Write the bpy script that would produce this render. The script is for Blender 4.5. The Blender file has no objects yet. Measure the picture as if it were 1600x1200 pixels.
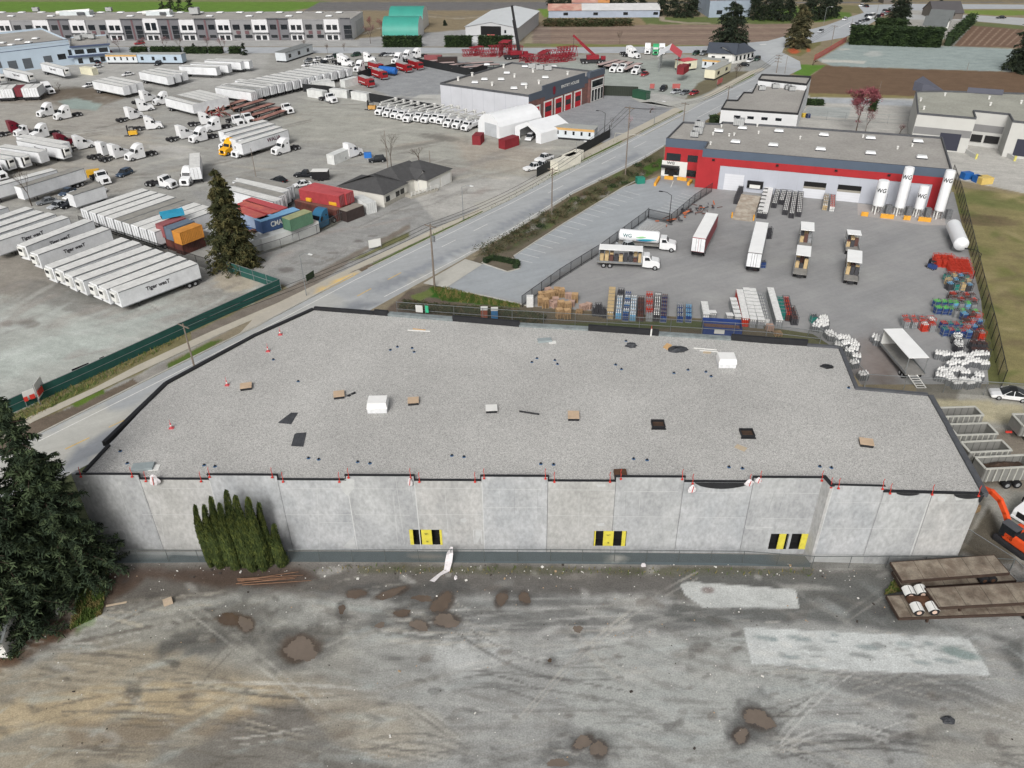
import bpy,bmesh,math,random
import numpy as np
from mathutils import Vector,Matrix
random.seed(7)
S=bpy.context.scene
COL=S.collection
# ------------------------------------------------------------------ camera
CF,CT,CH,CR=1225.0,math.radians(32.7),62.5,math.radians(-0.75)
_s,_c=math.sin(CT),math.cos(CT)
FW=Vector((0,_c,-_s));R0=Vector((1,0,0));U0=Vector((0,_s,_c))
RT=R0*math.cos(CR)+U0*math.sin(CR)
UP=U0*math.cos(CR)-R0*math.sin(CR)
cam=bpy.data.cameras.new('camera');camo=bpy.data.objects.new('camera',cam);COL.objects.link(camo)
cam.sensor_width=36;cam.lens=36*CF/1600;cam.clip_start=0.5;cam.clip_end=6000
mw=Matrix((RT,UP,-FW)).transposed().to_4x4();mw.translation=Vector((0,0,CH));camo.matrix_world=mw
S.camera=camo
# ------------------------------------------------------------------ light (overcast)
SUN_EL,SUN_AZ=math.radians(38),math.radians(195)
w=bpy.data.worlds.new('World');S.world=w;w.use_nodes=True
nt=w.node_tree;bg=nt.nodes['Background']
sky=nt.nodes.new('ShaderNodeTexSky');sky.sky_type='NISHITA';sky.sun_disc=False
sky.sun_elevation=SUN_EL;sky.sun_rotation=SUN_AZ;sky.air_density=1.0;sky.dust_density=6.0;sky.ozone_density=0.6
hs=nt.nodes.new('ShaderNodeHueSaturation');hs.inputs['Saturation'].default_value=0.22
nt.links.new(sky.outputs[0],hs.inputs['Color']);nt.links.new(hs.outputs[0],bg.inputs[0])
bg.inputs[1].default_value=0.085
sun=bpy.data.lights.new('sun','SUN');sun.energy=1.5;sun.angle=math.radians(20);sun.color=(1,.975,.94)
suno=bpy.data.objects.new('sun',sun);COL.objects.link(suno)
suno.rotation_euler=(math.radians(90)-SUN_EL,0,math.radians(180)-SUN_AZ)
S.view_settings.view_transform='Standard';S.view_settings.look='None'
S.view_settings.exposure=0.22;S.view_settings.gamma=1
S.render.engine='CYCLES'
S.cycles.max_bounces=4;S.cycles.diffuse_bounces=1;S.cycles.glossy_bounces=2
# ------------------------------------------------------------------ measuring helpers
def ray(u,v):
 return FW+RT*((u-800)/CF)-UP*((v-600)/CF)
def G(u,v,z=0.0):
 d=ray(u,v);t=(CH-z)/-d.z
 return Vector((d.x*t,d.y*t,z))
def HT(b,t):
 g=G(*b);d=ray(*t);k=math.hypot(g.x,g.y)/math.hypot(d.x,d.y)
 return CH+d.z*k
def onwall(u,v,A,B):
 d=ray(u,v);ex=(B-A);L=math.hypot(ex.x,ex.y);e=Vector((ex.x/L,ex.y/L,0))
 n=Vector((-e.y,e.x,0));t=n.dot(Vector((A.x,A.y,0)))/n.dot(d)
 p=d*t;return(Vector((p.x,p.y,0))-Vector((A.x,A.y,0))).dot(e),CH+d.z*t
 # ------------------------------------------------------------------ materials
def lin(c):
 out=[]
 for x in c:
  x=x/255.0
  out.append(x/12.92 if x<=.04045 else((x+.055)/1.055)**2.4)
 return out
MATS={}
def M(name,rgb,rough=.75,var=.10,scale=.6,fine=0.0,fscale=12,metal=0.0,stripe=None,bump=0.0,stretch=(1,1,1),hue=None,emit=0,spec=.4):
 if name in MATS:return MATS[name]
 m=bpy.data.materials.new(name);m.use_nodes=True;MATS[name]=m
 n=m.node_tree.nodes;l=m.node_tree.links;b=n['Principled BSDF']
 b.inputs['Roughness'].default_value=rough;b.inputs['Metallic'].default_value=metal
 b.inputs['Specular IOR Level'].default_value=spec
 geo=n.new('ShaderNodeNewGeometry');mp=n.new('ShaderNodeVectorMath');mp.operation='MULTIPLY'
 mp.inputs[1].default_value=stretch;l.new(geo.outputs['Position'],mp.inputs[0])
 base=lin(rgb);col=n.new('ShaderNodeRGB');col.outputs[0].default_value=(*base,1);cur=col.outputs[0]
 if hue:
  nz=n.new('ShaderNodeTexNoise');nz.inputs['Scale'].default_value=scale*.7;nz.inputs['Detail'].default_value=5
  l.new(mp.outputs[0],nz.inputs['Vector'])
  rp=n.new('ShaderNodeMapRange');rp.inputs[1].default_value=.42;rp.inputs[2].default_value=.62
  l.new(nz.outputs[0],rp.inputs[0])
  mx=n.new('ShaderNodeMixRGB');mx.inputs[2].default_value=(*lin(hue),1);l.new(rp.outputs[0],mx.inputs[0]);l.new(cur,mx.inputs[1]);cur=mx.outputs[0]
 def mul(sc,amt,det):
  nonlocal cur
  nz=n.new('ShaderNodeTexNoise');nz.inputs['Scale'].default_value=sc;nz.inputs['Detail'].default_value=det
  nz.inputs['Roughness'].default_value=.65;l.new(mp.outputs[0],nz.inputs['Vector'])
  rp=n.new('ShaderNodeMapRange');rp.inputs[1].default_value=.3;rp.inputs[2].default_value=.7
  rp.inputs[3].default_value=1-amt;rp.inputs[4].default_value=1+amt;l.new(nz.outputs[0],rp.inputs[0])
  mx=n.new('ShaderNodeVectorMath');mx.operation='SCALE';l.new(cur,mx.inputs[0]);l.new(rp.outputs[0],mx.inputs['Scale']);cur=mx.outputs[0]
  return nz
 if var:mul(scale,var,6)
 fz=mul(fscale,fine,2)if fine else None
 if stripe:
  ax,per,wd,k=stripe
  tc=n.new('ShaderNodeTexCoord');sp=n.new('ShaderNodeSeparateXYZ');l.new(tc.outputs['Object'],sp.inputs[0])
  md=n.new('ShaderNodeMath');md.operation='PINGPONG';md.inputs[1].default_value=per/2;l.new(sp.outputs[ax],md.inputs[0])
  lt=n.new('ShaderNodeMath');lt.operation='LESS_THAN';lt.inputs[1].default_value=wd;l.new(md.outputs[0],lt.inputs[0])
  mr=n.new('ShaderNodeMapRange');mr.inputs[3].default_value=1;mr.inputs[4].default_value=k;l.new(lt.outputs[0],mr.inputs[0])
  mx=n.new('ShaderNodeVectorMath');mx.operation='SCALE';l.new(cur,mx.inputs[0]);l.new(mr.outputs[0],mx.inputs['Scale']);cur=mx.outputs[0]
 if bump:
  bp=n.new('ShaderNodeBump');bp.inputs['Strength'].default_value=bump;bp.inputs['Distance'].default_value=.05
  nz=n.new('ShaderNodeTexNoise');nz.inputs['Scale'].default_value=fscale;nz.inputs['Detail'].default_value=3;l.new(mp.outputs[0],nz.inputs['Vector'])
  l.new(nz.outputs[0],bp.inputs['Height']);l.new(bp.outputs[0],b.inputs['Normal'])
 l.new(cur,b.inputs['Base Color'])
 if emit:
  b.inputs['Emission Color'].default_value=(*base,1);b.inputs['Emission Strength'].default_value=emit
 return m
 # ------------------------------------------------------------------ mesh builder
class MB:
 def __init__(s):s.v=[];s.f=[];s.m=[]
 def add(s,vs,fs,mi=0):
  o=len(s.v);s.v+=[tuple(p)for p in vs]
  for f in fs:s.f.append([i+o for i in f]);s.m.append(mi)
  return s
 def box(s,x0,x1,y0,y1,z0,z1,mi=0):
  vs=[(x,y,z)for z in(z0,z1)for y in(y0,y1)for x in(x0,x1)]
  return s.add(vs,[(0,2,3,1),(4,5,7,6),(0,1,5,4),(2,6,7,3),(0,4,6,2),(1,3,7,5)],mi)
 def obox(s,c,ex,ey,sx,sy,sz,mi=0,ez=(0,0,1)):
  c=Vector(c);ex=Vector(ex).normalized();ey=Vector(ey).normalized();ez=Vector(ez).normalized()
  vs=[c+ex*(a*sx/2)+ey*(b*sy/2)+ez*(k*sz)for k in(0,1)for b in(-1,1)for a in(-1,1)]
  return s.add(vs,[(0,2,3,1),(4,5,7,6),(0,1,5,4),(2,6,7,3),(0,4,6,2),(1,3,7,5)],mi)
 def prism(s,poly,z0,z1,mi=0,top=None,bottom=True):
  n=len(poly);a=sum(poly[i][0]*poly[(i+1)%n][1]-poly[(i+1)%n][0]*poly[i][1]for i in range(n))
  if a<0:poly=poly[::-1]
  vs=[(p[0],p[1],z0)for p in poly]+[(p[0],p[1],z1)for p in poly]
  s.add(vs,[(i,(i+1)%n,n+(i+1)%n,n+i)for i in range(n)],mi)
  s.add([vs[n+i]for i in range(n)],[tuple(range(n))],mi if top is None else top)
  if bottom:s.add([vs[i]for i in range(n)],[tuple(range(n))[::-1]],mi)
  return s
 def prof(s,pts,y0,y1,mi=0,inset=0):
  n=len(pts)
  vs=[(p[0],y0,p[1])for p in pts]+[(p[0],y1,p[1])for p in pts]
  fs=[tuple(range(n)),tuple(range(n,2*n))[::-1]]+[(i,n+i,n+(i+1)%n,(i+1)%n)for i in range(n)]
  return s.add(vs,fs,mi)
 def cyl(s,p0,p1,r0,r1=None,n=10,mi=0,caps=True):
  r1=r0 if r1 is None else r1
  p0=Vector(p0);p1=Vector(p1);d=(p1-p0).normalized()
  a=d.orthogonal().normalized();b=d.cross(a)
  vs=[p0+(a*math.cos(t)+b*math.sin(t))*r0 for t in[2*math.pi*i/n for i in range(n)]]
  vs+=[p1+(a*math.cos(t)+b*math.sin(t))*r1 for t in[2*math.pi*i/n for i in range(n)]]
  s.add(vs,[(i,(i+1)%n,n+(i+1)%n,n+i)for i in range(n)],mi)
  if caps:s.add(vs,[tuple(range(n))[::-1],tuple(range(n,2*n))],mi)
  return s
 def lathe(s,prof,c=(0,0,0),n=14,mi=0,axis='z'):
  vs=[]
  for r,h in prof:
   for i in range(n):
    t=2*math.pi*i/n;x,y=r*math.cos(t),r*math.sin(t)
    p=(x,y,h)if axis=='z' else((h,x,y)if axis=='x' else(x,h,y))
    vs.append((p[0]+c[0],p[1]+c[1],p[2]+c[2]))
  k=len(prof);fs=[]
  for j in range(k-1):
   for i in range(n):fs.append((j*n+i,j*n+(i+1)%n,(j+1)*n+(i+1)%n,(j+1)*n+i))
  fs.append(tuple(range(n))[::-1]);fs.append(tuple(range((k-1)*n,k*n)))
  return s.add(vs,fs,mi)
 def build(s,name,mats,parent=None,smooth=False,bevel=0):
  me=bpy.data.meshes.new(name);me.from_pydata(s.v,[],s.f)
  mats=mats if isinstance(mats,(list,tuple))else[mats]
  for m in mats:me.materials.append(m)
  if len(mats)>1:me.polygons.foreach_set('material_index',s.m)
  bm=bmesh.new();bm.from_mesh(me);bmesh.ops.recalc_face_normals(bm,faces=bm.faces)
  if bevel:
   bmesh.ops.remove_doubles(bm,verts=bm.verts,dist=.001)
   es=[e for e in bm.edges if len(e.link_faces)==2 and e.calc_face_angle(0)>.6]
   bmesh.ops.bevel(bm,geom=es,offset=bevel,segments=2,profile=.6,affect='EDGES')
  bm.to_mesh(me);bm.free()
  if smooth:
   me.polygons.foreach_set('use_smooth',[True]*len(me.polygons));
   try:me.set_sharp_from_angle(angle=math.radians(38))
   except Exception:pass
  o=bpy.data.objects.new(name,me);COL.objects.link(o)
  if parent is not None:o.parent=parent
  return o
def tag(o,label=None,cat=None,group=None,kind=None):
 if label:o['label']=label
 if cat:o['category']=cat
 if group:o['group']=group
 if kind:o['kind']=kind
 return o
def thing(name,label,cat,loc=(0,0,0),rz=0,group=None):
 o=bpy.data.objects.new(name,None);COL.objects.link(o);o.empty_display_size=.5
 o.location=loc;o.rotation_euler=(0,0,rz);return tag(o,label,cat,group)
def dup(root,loc,rz=0,label=None,group=None,sc=None,cat=None):
 r=root.copy();COL.objects.link(r);r.location=loc;r.rotation_euler=(0,0,rz)
 if sc:r.scale=sc
 if label:r['label']=label
 if group:r['group']=group
 if cat:r['category']=cat
 for ch in list(root.children):
  c=ch.copy();COL.objects.link(c);c.parent=r
  for g in ch.children:
   d=g.copy();COL.objects.link(d);d.parent=c
 return r
class Proto:
 def __init__(s,make):s.make=make;s.root=None
 def put(s,label,loc,rz=0,group=None,sc=None,cat=None):
  if s.root is None:
   s.root=s.make();r=s.root;r.location=loc;r.rotation_euler=(0,0,rz);r['label']=label
   if sc:r.scale=sc
   if group:r['group']=group
   if cat:r['category']=cat
   return r
  r=dup(s.root,loc,rz,label,None,sc or(1,1,1),cat)
  if group:r['group']=group
  elif'group' in r:del r['group']
  return r
def text(name,s,size,mat,parent,loc,rot,depth=.01,sx=1.0,sp=1.0):
 c=bpy.data.curves.new(name,'FONT');c.body=s;c.size=size;c.extrude=depth;c.offset=size*.018;c.align_x='CENTER';c.align_y='CENTER';c.space_character=sp
 t=bpy.data.objects.new(name,c);COL.objects.link(t)
 me=bpy.data.meshes.new_from_object(t);bpy.data.objects.remove(t);bpy.data.curves.remove(c)
 me.materials.clear();me.materials.append(mat)
 o=bpy.data.objects.new(name,me);COL.objects.link(o);o.parent=parent;o.location=loc;o.rotation_euler=rot;o.scale=(sx,1,1)
 return o
ORD=['first','second','third','fourth','fifth','sixth','seventh','eighth','ninth','tenth','eleventh','twelfth','thirteenth','fourteenth','fifteenth','sixteenth','seventeenth','eighteenth','nineteenth','twentieth']
# ------------------------------------------------------------------ ground, painted per vertex from where each surface lies
rs=np.random.RandomState(3)
_lat=rs.rand(256,256)
def vn(x,y):
 xi=np.floor(x).astype(int);yi=np.floor(y).astype(int);fx=x-xi;fy=y-yi
 fx=fx*fx*(3-2*fx);fy=fy*fy*(3-2*fy)
 a=_lat[xi%256,yi%256];b=_lat[(xi+1)%256,yi%256];c=_lat[xi%256,(yi+1)%256];d=_lat[(xi+1)%256,(yi+1)%256]
 return(a*(1-fx)+b*fx)*(1-fy)+(c*(1-fx)+d*fx)*fy
def fbm(x,y,sc,o=4,seed=0):
 t=0;a=.5;n=0
 for i in range(o):
  t=t+a*vn(x/sc+17.3*i+seed*7.7,y/sc+9.1*i+seed*3.3);n+=a;a*=.55;sc/=2.1
 return t/n
def P2(x,y):
 F=np.array(FW);R=np.array(RT);U=np.array(UP);q0,q1,q2=x,y,-CH
 w_=q0*F[0]+q1*F[1]+q2*F[2]
 return 800+CF*(q0*R[0]+q1*R[1]+q2*R[2])/w_,600-CF*(q0*U[0]+q1*U[1]+q2*U[2])/w_
def sstep(a,b,x):
 t=np.clip((x-a)/(b-a),0,1);return t*t*(3-2*t)
class Paint:
 def __init__(s,X,Y,base):
  s.X,s.Y=X,Y;s.u,s.v=P2(X,Y);s.c=np.tile(np.array(lin(base)),(len(X),1));s.wet=np.zeros(len(X))
  s.n1=fbm(X,Y,6,4,1)-.5;s.n2=fbm(X,Y,1.6,3,2)-.5;s.n3=fbm(X,Y,22,4,5)-.5
 def poly(s,pts,rgb,soft=1.0,wob=3.0,a=1.0,wet=None):
  P=np.array(pts,float);m=soft+wob*2
  k=np.where((s.u>P[:,0].min()-m)&(s.u<P[:,0].max()+m)&(s.v>P[:,1].min()-m)&(s.v<P[:,1].max()+m))[0]
  if not len(k):return
  u,v=s.u[k],s.v[k];ins=np.zeros(len(k),bool);d2=np.full(len(k),1e9)
  for i in range(len(P)):
   ax,ay=P[i];bx,by=P[(i+1)%len(P)]
   cr=((ay>v)!=(by>v))&(u<(bx-ax)*(v-ay)/((by-ay)if by!=ay else 1e-9)+ax);ins^=cr
   t=np.clip(((u-ax)*(bx-ax)+(v-ay)*(by-ay))/max((bx-ax)**2+(by-ay)**2,1e-9),0,1)
   d2=np.minimum(d2,(u-ax-t*(bx-ax))**2+(v-ay-t*(by-ay))**2)
  sd=np.sqrt(d2)*np.where(ins,1,-1)+(s.n1[k]*1.4+s.n2[k])*wob
  s.mix(k,sstep(-soft,soft,sd)*a,rgb,wet)
 def blob(s,u,v,ru,rv,rgb,a=1.0,ang=0,soft=.35,wob=.5,wet=None):
  m=1.6*max(ru,rv);k=np.where((abs(s.u-u)<m)&(abs(s.v-v)<m))[0]
  if not len(k):return
  ca,sa=math.cos(math.radians(ang)),math.sin(math.radians(ang));du,dv=s.u[k]-u,s.v[k]-v
  d=np.sqrt(((du*ca+dv*sa)/ru)**2+((-du*sa+dv*ca)/rv)**2)+(s.n1[k]*1.2+s.n2[k]*1.6)*wob
  s.mix(k,(1-sstep(1-soft,1+soft,d))*a,rgb,wet)
 def line(s,pts,rgb,w_,a=.5,soft=.6):
  P_=np.array(pts,float);m=w_*3+8;k=np.where((s.u>P_[:,0].min()-m)&(s.u<P_[:,0].max()+m)&(s.v>P_[:,1].min()-m)&(s.v<P_[:,1].max()+m))[0]
  if not len(k):return
  u,v=s.u[k],s.v[k];d2=np.full(len(k),1e9)
  for(ax,ay),(bx,by)in zip(P_[:-1],P_[1:]):
   t=np.clip(((u-ax)*(bx-ax)+(v-ay)*(by-ay))/((bx-ax)**2+(by-ay)**2+1e-9),0,1);d2=np.minimum(d2,(u-ax-t*(bx-ax))**2+(v-ay-t*(by-ay))**2)
  d=np.sqrt(d2)+s.n2[k]*w_*1.5;s.mix(k,(1-sstep(w_*(1-soft),w_*(1+soft),d))*a*np.clip(.5+3*s.n1[k],0,1),rgb,None)
 def mix(s,k,m,rgb,wet):
  s.c[k]=s.c[k]*(1-m[:,None])+np.array(lin(rgb))*m[:,None]
  if wet is not None:s.wet[k]=s.wet[k]*(1-m)+wet*m
def ground_mat(name,rough=.92,fine=.16,streak=.0,sang=0,mid=.12,bump=.25):
 m=bpy.data.materials.new(name);m.use_nodes=True;n=m.node_tree.nodes;l=m.node_tree.links;b=n['Principled BSDF']
 at=n.new('ShaderNodeAttribute');at.attribute_name='Col';cur=at.outputs['Color']
 wt=n.new('ShaderNodeAttribute');wt.attribute_name='Wet'
 geo=n.new('ShaderNodeNewGeometry')
 def mul(sc,amt,det,st=None,rot=0):
  nonlocal cur
  vec=geo.outputs['Position']
  if st:
   mp=n.new('ShaderNodeMapping');mp.inputs['Rotation'].default_value[2]=rot;l.new(vec,mp.inputs[0])
   vm=n.new('ShaderNodeVectorMath');vm.operation='MULTIPLY';vm.inputs[1].default_value=st;l.new(mp.outputs[0],vm.inputs[0]);vec=vm.outputs[0]
  nz=n.new('ShaderNodeTexNoise');nz.inputs['Scale'].default_value=sc;nz.inputs['Detail'].default_value=det;nz.inputs['Roughness'].default_value=.68
  l.new(vec,nz.inputs['Vector'])
  rp=n.new('ShaderNodeMapRange');rp.inputs[1].default_value=.3;rp.inputs[2].default_value=.7
  rp.inputs[3].default_value=1-amt;rp.inputs[4].default_value=1+amt;l.new(nz.outputs[0],rp.inputs[0])
  mx=n.new('ShaderNodeVectorMath');mx.operation='SCALE';l.new(cur,mx.inputs[0]);l.new(rp.outputs[0],mx.inputs['Scale']);cur=mx.outputs[0];return nz
 mul(.22,mid,7);mul(1.3,mid*.8,7);fz=mul(6.0,fine,8)
 if streak:mul(.5,streak,5,(.12,1.2,1),sang)
 l.new(cur,b.inputs['Base Color'])
 rr=n.new('ShaderNodeMapRange');rr.inputs[3].default_value=rough;rr.inputs[4].default_value=.12;l.new(wt.outputs['Fac'],rr.inputs[0]);l.new(rr.outputs[0],b.inputs['Roughness'])
 b.inputs['Specular IOR Level'].default_value=.3
 if bump:
  bp=n.new('ShaderNodeBump');bp.inputs['Distance'].default_value=.06;l.new(fz.outputs[0],bp.inputs['Height'])
  sb=n.new('ShaderNodeMapRange');sb.inputs[3].default_value=bump;sb.inputs[4].default_value=0;l.new(wt.outputs['Fac'],sb.inputs[0]);l.new(sb.outputs[0],bp.inputs['Strength'])
  l.new(bp.outputs[0],b.inputs['Normal'])
 return m
def set_cols(me,P):
 a=me.attributes.new('Col','FLOAT_COLOR','POINT');cc=np.ones((len(P.X),4),np.float32);cc[:,:3]=P.c
 a.data.foreach_set('color',cc.ravel());b=me.attributes.new('Wet','FLOAT','POINT');b.data.foreach_set('value',P.wet.astype(np.float32))
def grid_mesh(name,ys,halfw,nx):
 s=np.linspace(-1,1,nx);Y=np.repeat(ys,nx);X=(np.tile(s,len(ys))*np.repeat(halfw,nx));n=len(X)
 me=bpy.data.meshes.new(name);me.vertices.add(n)
 me.vertices.foreach_set('co',np.stack([X,Y,np.zeros(n)],1).astype(np.float32).ravel())
 i=np.arange(len(ys)-1)[:,None]*nx+np.arange(nx-1)[None,:];q=np.stack([i,i+1,i+nx+1,i+nx],-1).reshape(-1)
 nf=len(q)//4;me.loops.add(nf*4);me.loops.foreach_set('vertex_index',q.astype(np.int32));me.polygons.add(nf)
 me.polygons.foreach_set('loop_start',np.arange(nf,dtype=np.int32)*4);me.polygons.foreach_set('loop_total',np.full(nf,4,np.int32));me.update()
 return me,X,Y
ys=24*np.exp(np.linspace(0,math.log(760/24),720));me,X,Y=grid_mesh('ground',ys,ys*.82+22,860)
P=Paint(X,Y,(142,130,104))
# --- far fields
P.poly([(-700,-60),(2300,-60),(2300,3),(-700,3)],(128,118,90),2,2)
P.poly([(-700,-30),(520,2),(478,14),(440,19),(-700,19)],(100,132,52),1,2)
P.poly([(-700,-30),(700,-30),(560,3),(-700,2.5)],(132,124,84),1,1,.7)
P.poly([(500,3),(2000,3),(860,6),(850,17),(475,17)],(112,110,110),.8,1)
P.poly([(560,17),(860,16),(1010,26),(1010,40),(830,42),(815,60),(560,62)],(140,124,92),2,4)
P.poly([(840,14),(862,14),(860,26),(850,27)],(110,135,60),1,2)
P.poly([(830,41),(1250,37),(1250,62),(1240,70),(1110,71),(830,69)],(138,118,104),1,1)
P.poly([(820,42),(832,42),(832,68),(820,68)],(160,148,120),1,1)
for i,vv in enumerate((44,48,53,58,63)):P.poly([(830,vv),(1245,vv-2),(1245,vv-1),(830,vv+1.2)],(116,98,88)if i%2 else(158,142,124),.8,.8,.8)
P.poly([(820,68),(1100,71),(1100,73),(815,73)],(120,124,70),.8,1)
P.poly([(1000,27),(1180,25),(1240,32),(1240,37),(1010,38)],(98,110,62),1,2)
P.poly([(1036,24),(1040,31),(1075,35),(1110,35.5),(1110,37),(1070,37),(1032,33),(1028,26)],(160,148,130),.6,.5)
P.poly([(1180,10),(1330,10),(1330,26),(1285,34),(1180,33)],(92,118,52),1,2)
# --- far strip, cross road surroundings
P.poly([(-400,60),(560,62),(600,60),(590,73),(-400,72)],(168,168,166),1,.5)
P.poly([(560,60),(800,40),(812,66),(800,72),(640,73),(560,73)],(160,160,160),1,1)
# --- yards behind the road on the left
P.poly([(-500,84),(1040,84),(1220,92),(1180,116),(1100,152),(1000,180),(857,277),(800,305),(552,425),(445,470),(215,590),(-20,700),(-500,900)],(158,157,151),2,2)
P.poly([(-400,84),(420,84),(420,100),(380,140),(120,130),(-400,150)],(172,171,166),7,7)
P.poly([(640,95),(800,97),(690,130),(690,172),(620,155),(585,140),(560,125)],(150,153,156),1,1)
P.poly([(655,148),(700,148),(690,165),(640,156)],(190,190,184),1,1)
P.poly([(-200,145),(175,135),(200,150),(140,175),(60,160),(-200,170)],(112,100,84),3,5)
P.poly([(-100,165),(60,155),(180,165),(240,190),(200,300),(-100,330)],(166,161,151),18,18,.8)
P.poly([(480,150),(640,175),(760,215),(830,250),(820,285),(700,262),(560,230),(420,210)],(168,167,156),14,14,.8)
P.poly([(700,215),(860,230),(840,270),(740,262)],(170,158,142),12,12,.7)
P.blob(690,215,32,5,(120,116,108),.8,8);P.blob(640,228,50,4,(128,124,116),.8,-10)
P.poly([(90,158),(120,153),(160,163),(150,172),(110,170)],(150,164,158),2,2,1,.5)
P.poly([(230,225),(290,228),(320,245),(280,250),(240,240)],(186,184,178),2,2,1,.35)
P.poly([(740,100),(1100,92),(1140,120),(1100,150),(960,150),(860,120),(740,105)],(160,166,160),3,3)
P.poly([(1180,70),(1210,96),(1190,120),(1080,160),(1160,118)],(150,152,150),1,1)
P.poly([(880,150),(985,140),(1075,170),(960,225),(880,215),(870,195)],(148,150,153),1,1)
P.poly([(985,150),(1030,145),(1080,158),(1060,172),(1000,160)],(176,176,172),1,1)
P.poly([(300,300),(560,280),(700,300),(800,305),(552,425),(445,470),(400,400)],(154,154,151),3,4)
P.poly([(640,300),(790,275),(850,280),(800,306),(680,345)],(178,176,170),2,3)
# left front yard
P.poly([(-300,380),(100,400),(300,460),(400,445),(440,460),(200,545),(-40,650),(-300,760)],(172,176,169),5,7)
P.blob(30,425,120,40,(146,138,126),.9);P.blob(120,470,90,22,(130,128,122),.8,12);P.blob(230,500,110,14,(150,148,142),.8,-12)
P.blob(45,505,16,6,(132,128,120),.9);P.blob(10,506,8,4,(132,128,120),.9);P.blob(330,465,70,18,(150,146,138),.8)
P.blob(370,440,34,15,(178,166,144),.9);P.blob(100,540,200,22,(182,190,184),.7,-18)
for i in range(46):
 u=random.uniform(-20,330);v=470+random.uniform(-60,90)-(u-100)*.15
 if u>60 and v<470:continue
 P.blob(u,v,random.uniform(15,60),random.uniform(1.5,5),random.choice([(190,195,190),(146,143,137),(160,152,144),(186,186,178)]),.45,random.uniform(-32,-8),.6,.5)
for i in range(110):
 u=random.uniform(0,860);v=random.uniform(165,290)+(u-400)*.03
 P.blob(u,v,random.uniform(14,60),random.uniform(.8,3),random.choice([(188,185,174),(136,132,124),(150,143,132),(180,172,156)]),.5,random.uniform(-16,14),.6,.4)
for i in range(26):
 u=random.uniform(400,760);v=430-(u-440)*.4+random.uniform(-60,6)
 P.blob(u,v,random.uniform(10,45),random.uniform(1.5,5),random.choice([(168,166,162),(136,134,131),(160,148,140)]),.5,random.uniform(-28,-10),.6,.5)
for(u,v,a,b_)in((583,369,8,2),(560,377,8,2),(447,422,12,4),(520,395,12,2),(530,418,12,2)):P.blob(u,v,a,b_,(112,106,102),.8)
# verges of the main road (grass and mud)
P.poly([(-60,770),(-60,700),(0,655),(95,610),(235,545),(440,446),(455,452),(330,525),(218,582),(67,656)],(128,120,74),2,5)
P.poly([(0,668),(75,630),(150,595),(150,600),(50,655),(0,690)],(104,112,50),2,3)
P.poly([(300,520),(470,440),(552,395),(640,350),(640,358),(545,408),(470,462),(300,535)],(128,118,106),2,4)
P.poly([(545,408),(600,380),(640,362),(640,370),(570,402)],(112,112,62),1.5,3)
P.poly([(390,400),(430,390),(520,355),(560,320),(480,330),(400,370)],(112,110,84),3,5,.7)
P.poly([(-60,715),(42,662),(110,637),(170,610),(215,590),(217,601),(67,676),(-60,745)],(112,98,82),1,3)
P.poly([(110,633),(160,608),(165,614),(120,636)],(92,116,44),1.5,3)
P.poly([(245,578),(330,534),(350,530),(300,560),(250,590)],(88,108,48),1,3)
P.poly([(210,592),(260,565),(262,582),(219,600)],(150,146,138),1,3)
P.poly([(434,480),(490,452),(504,458),(450,486)],(98,92,62),1,3)
P.poly([(545,430),(800,306),(862,264),(970,214),(972,226),(862,278),(800,312),(552,433)],(86,104,46),1,3)
P.poly([(545,428),(575,413),(590,413),(552,433)],(112,96,76),1,2)
P.poly([(1000,205),(1080,165),(1085,172),(1000,215)],(106,110,62),.8,1)
P.poly([(1098,152),(1175,114),(1180,118),(1100,158)],(100,118,56),.8,1)
P.poly([(1090,130),(1110,120),(1150,110),(1170,112),(1100,148),(1070,156)],(112,106,84),1.5,2)
# --- right side of the road
P.poly([(640,452),(690,440),(800,362),(895,302),(1000,253),(1037,228),(1040,268),(975,293),(880,350),(812,396),(800,425),(700,450),(840,480),(1130,500),(1280,520),(1345,612),(1460,612),(1600,610),(1600,660),(1400,640),(600,520),(600,488)],(108,98,80),1,2)
P.poly([(735,403),(765,388),(900,305),(1030,235),(1037,265),(990,285),(880,345),(800,392)],(96,92,66),1,2)
for i in range(80):
 t=random.random();u=750+t*280;v=396-t*150+random.uniform(-10,18)
 P.blob(u,v,random.uniform(2,9),random.uniform(1,4),random.choice([(70,74,46),(84,70,54),(150,146,138),(88,102,54)]),.8,-28,.5,.6)
P.poly([(672,449),(700,450),(760,466),(812,476),(812,481),(690,470),(660,462)],(52,96,26),1,2)
P.poly([(1003,262),(1035,245),(1036,262),(1010,276)],(74,104,40),1,2)
P.poly([(600,484),(640,455),(690,468),(740,485),(640,492)],(104,90,78),2,3)
P.poly([(640,462),(672,452),(680,460),(650,474)],(104,116,56),1,2)
P.poly([(860,505),(1130,500),(1130,515),(860,510)],(84,94,56),2,3)
P.poly([(1250,500),(1340,560),(1330,600),(1290,560),(1180,540)],(104,104,70),2,3)
# right hand meadow beyond the black fence
P.poly([(1482,285),(1500,292),(1600,305),(2100,330),(2100,640),(1600,606),(1545,606)],(134,126,84),1,3)
for i in range(160):
 u=random.uniform(1490,1760);v=random.uniform(300,600)
 P.blob(u,v,random.uniform(6,30),random.uniform(2,8),random.choice([(112,118,60),(92,106,48),(160,148,108),(118,104,78),(150,138,98),(130,128,76)]),.55,random.uniform(-20,30),.6,.6)
P.blob(1545,345,50,8,(104,90,68),.7,5)
P.poly([(1488,300),(1600,318),(1600,330),(1496,315)],(110,116,66),3,4,.7)
P.poly([(1530,430),(1552,500),(1562,600),(1540,600),(1535,520)],(104,106,62),2,3)
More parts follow.
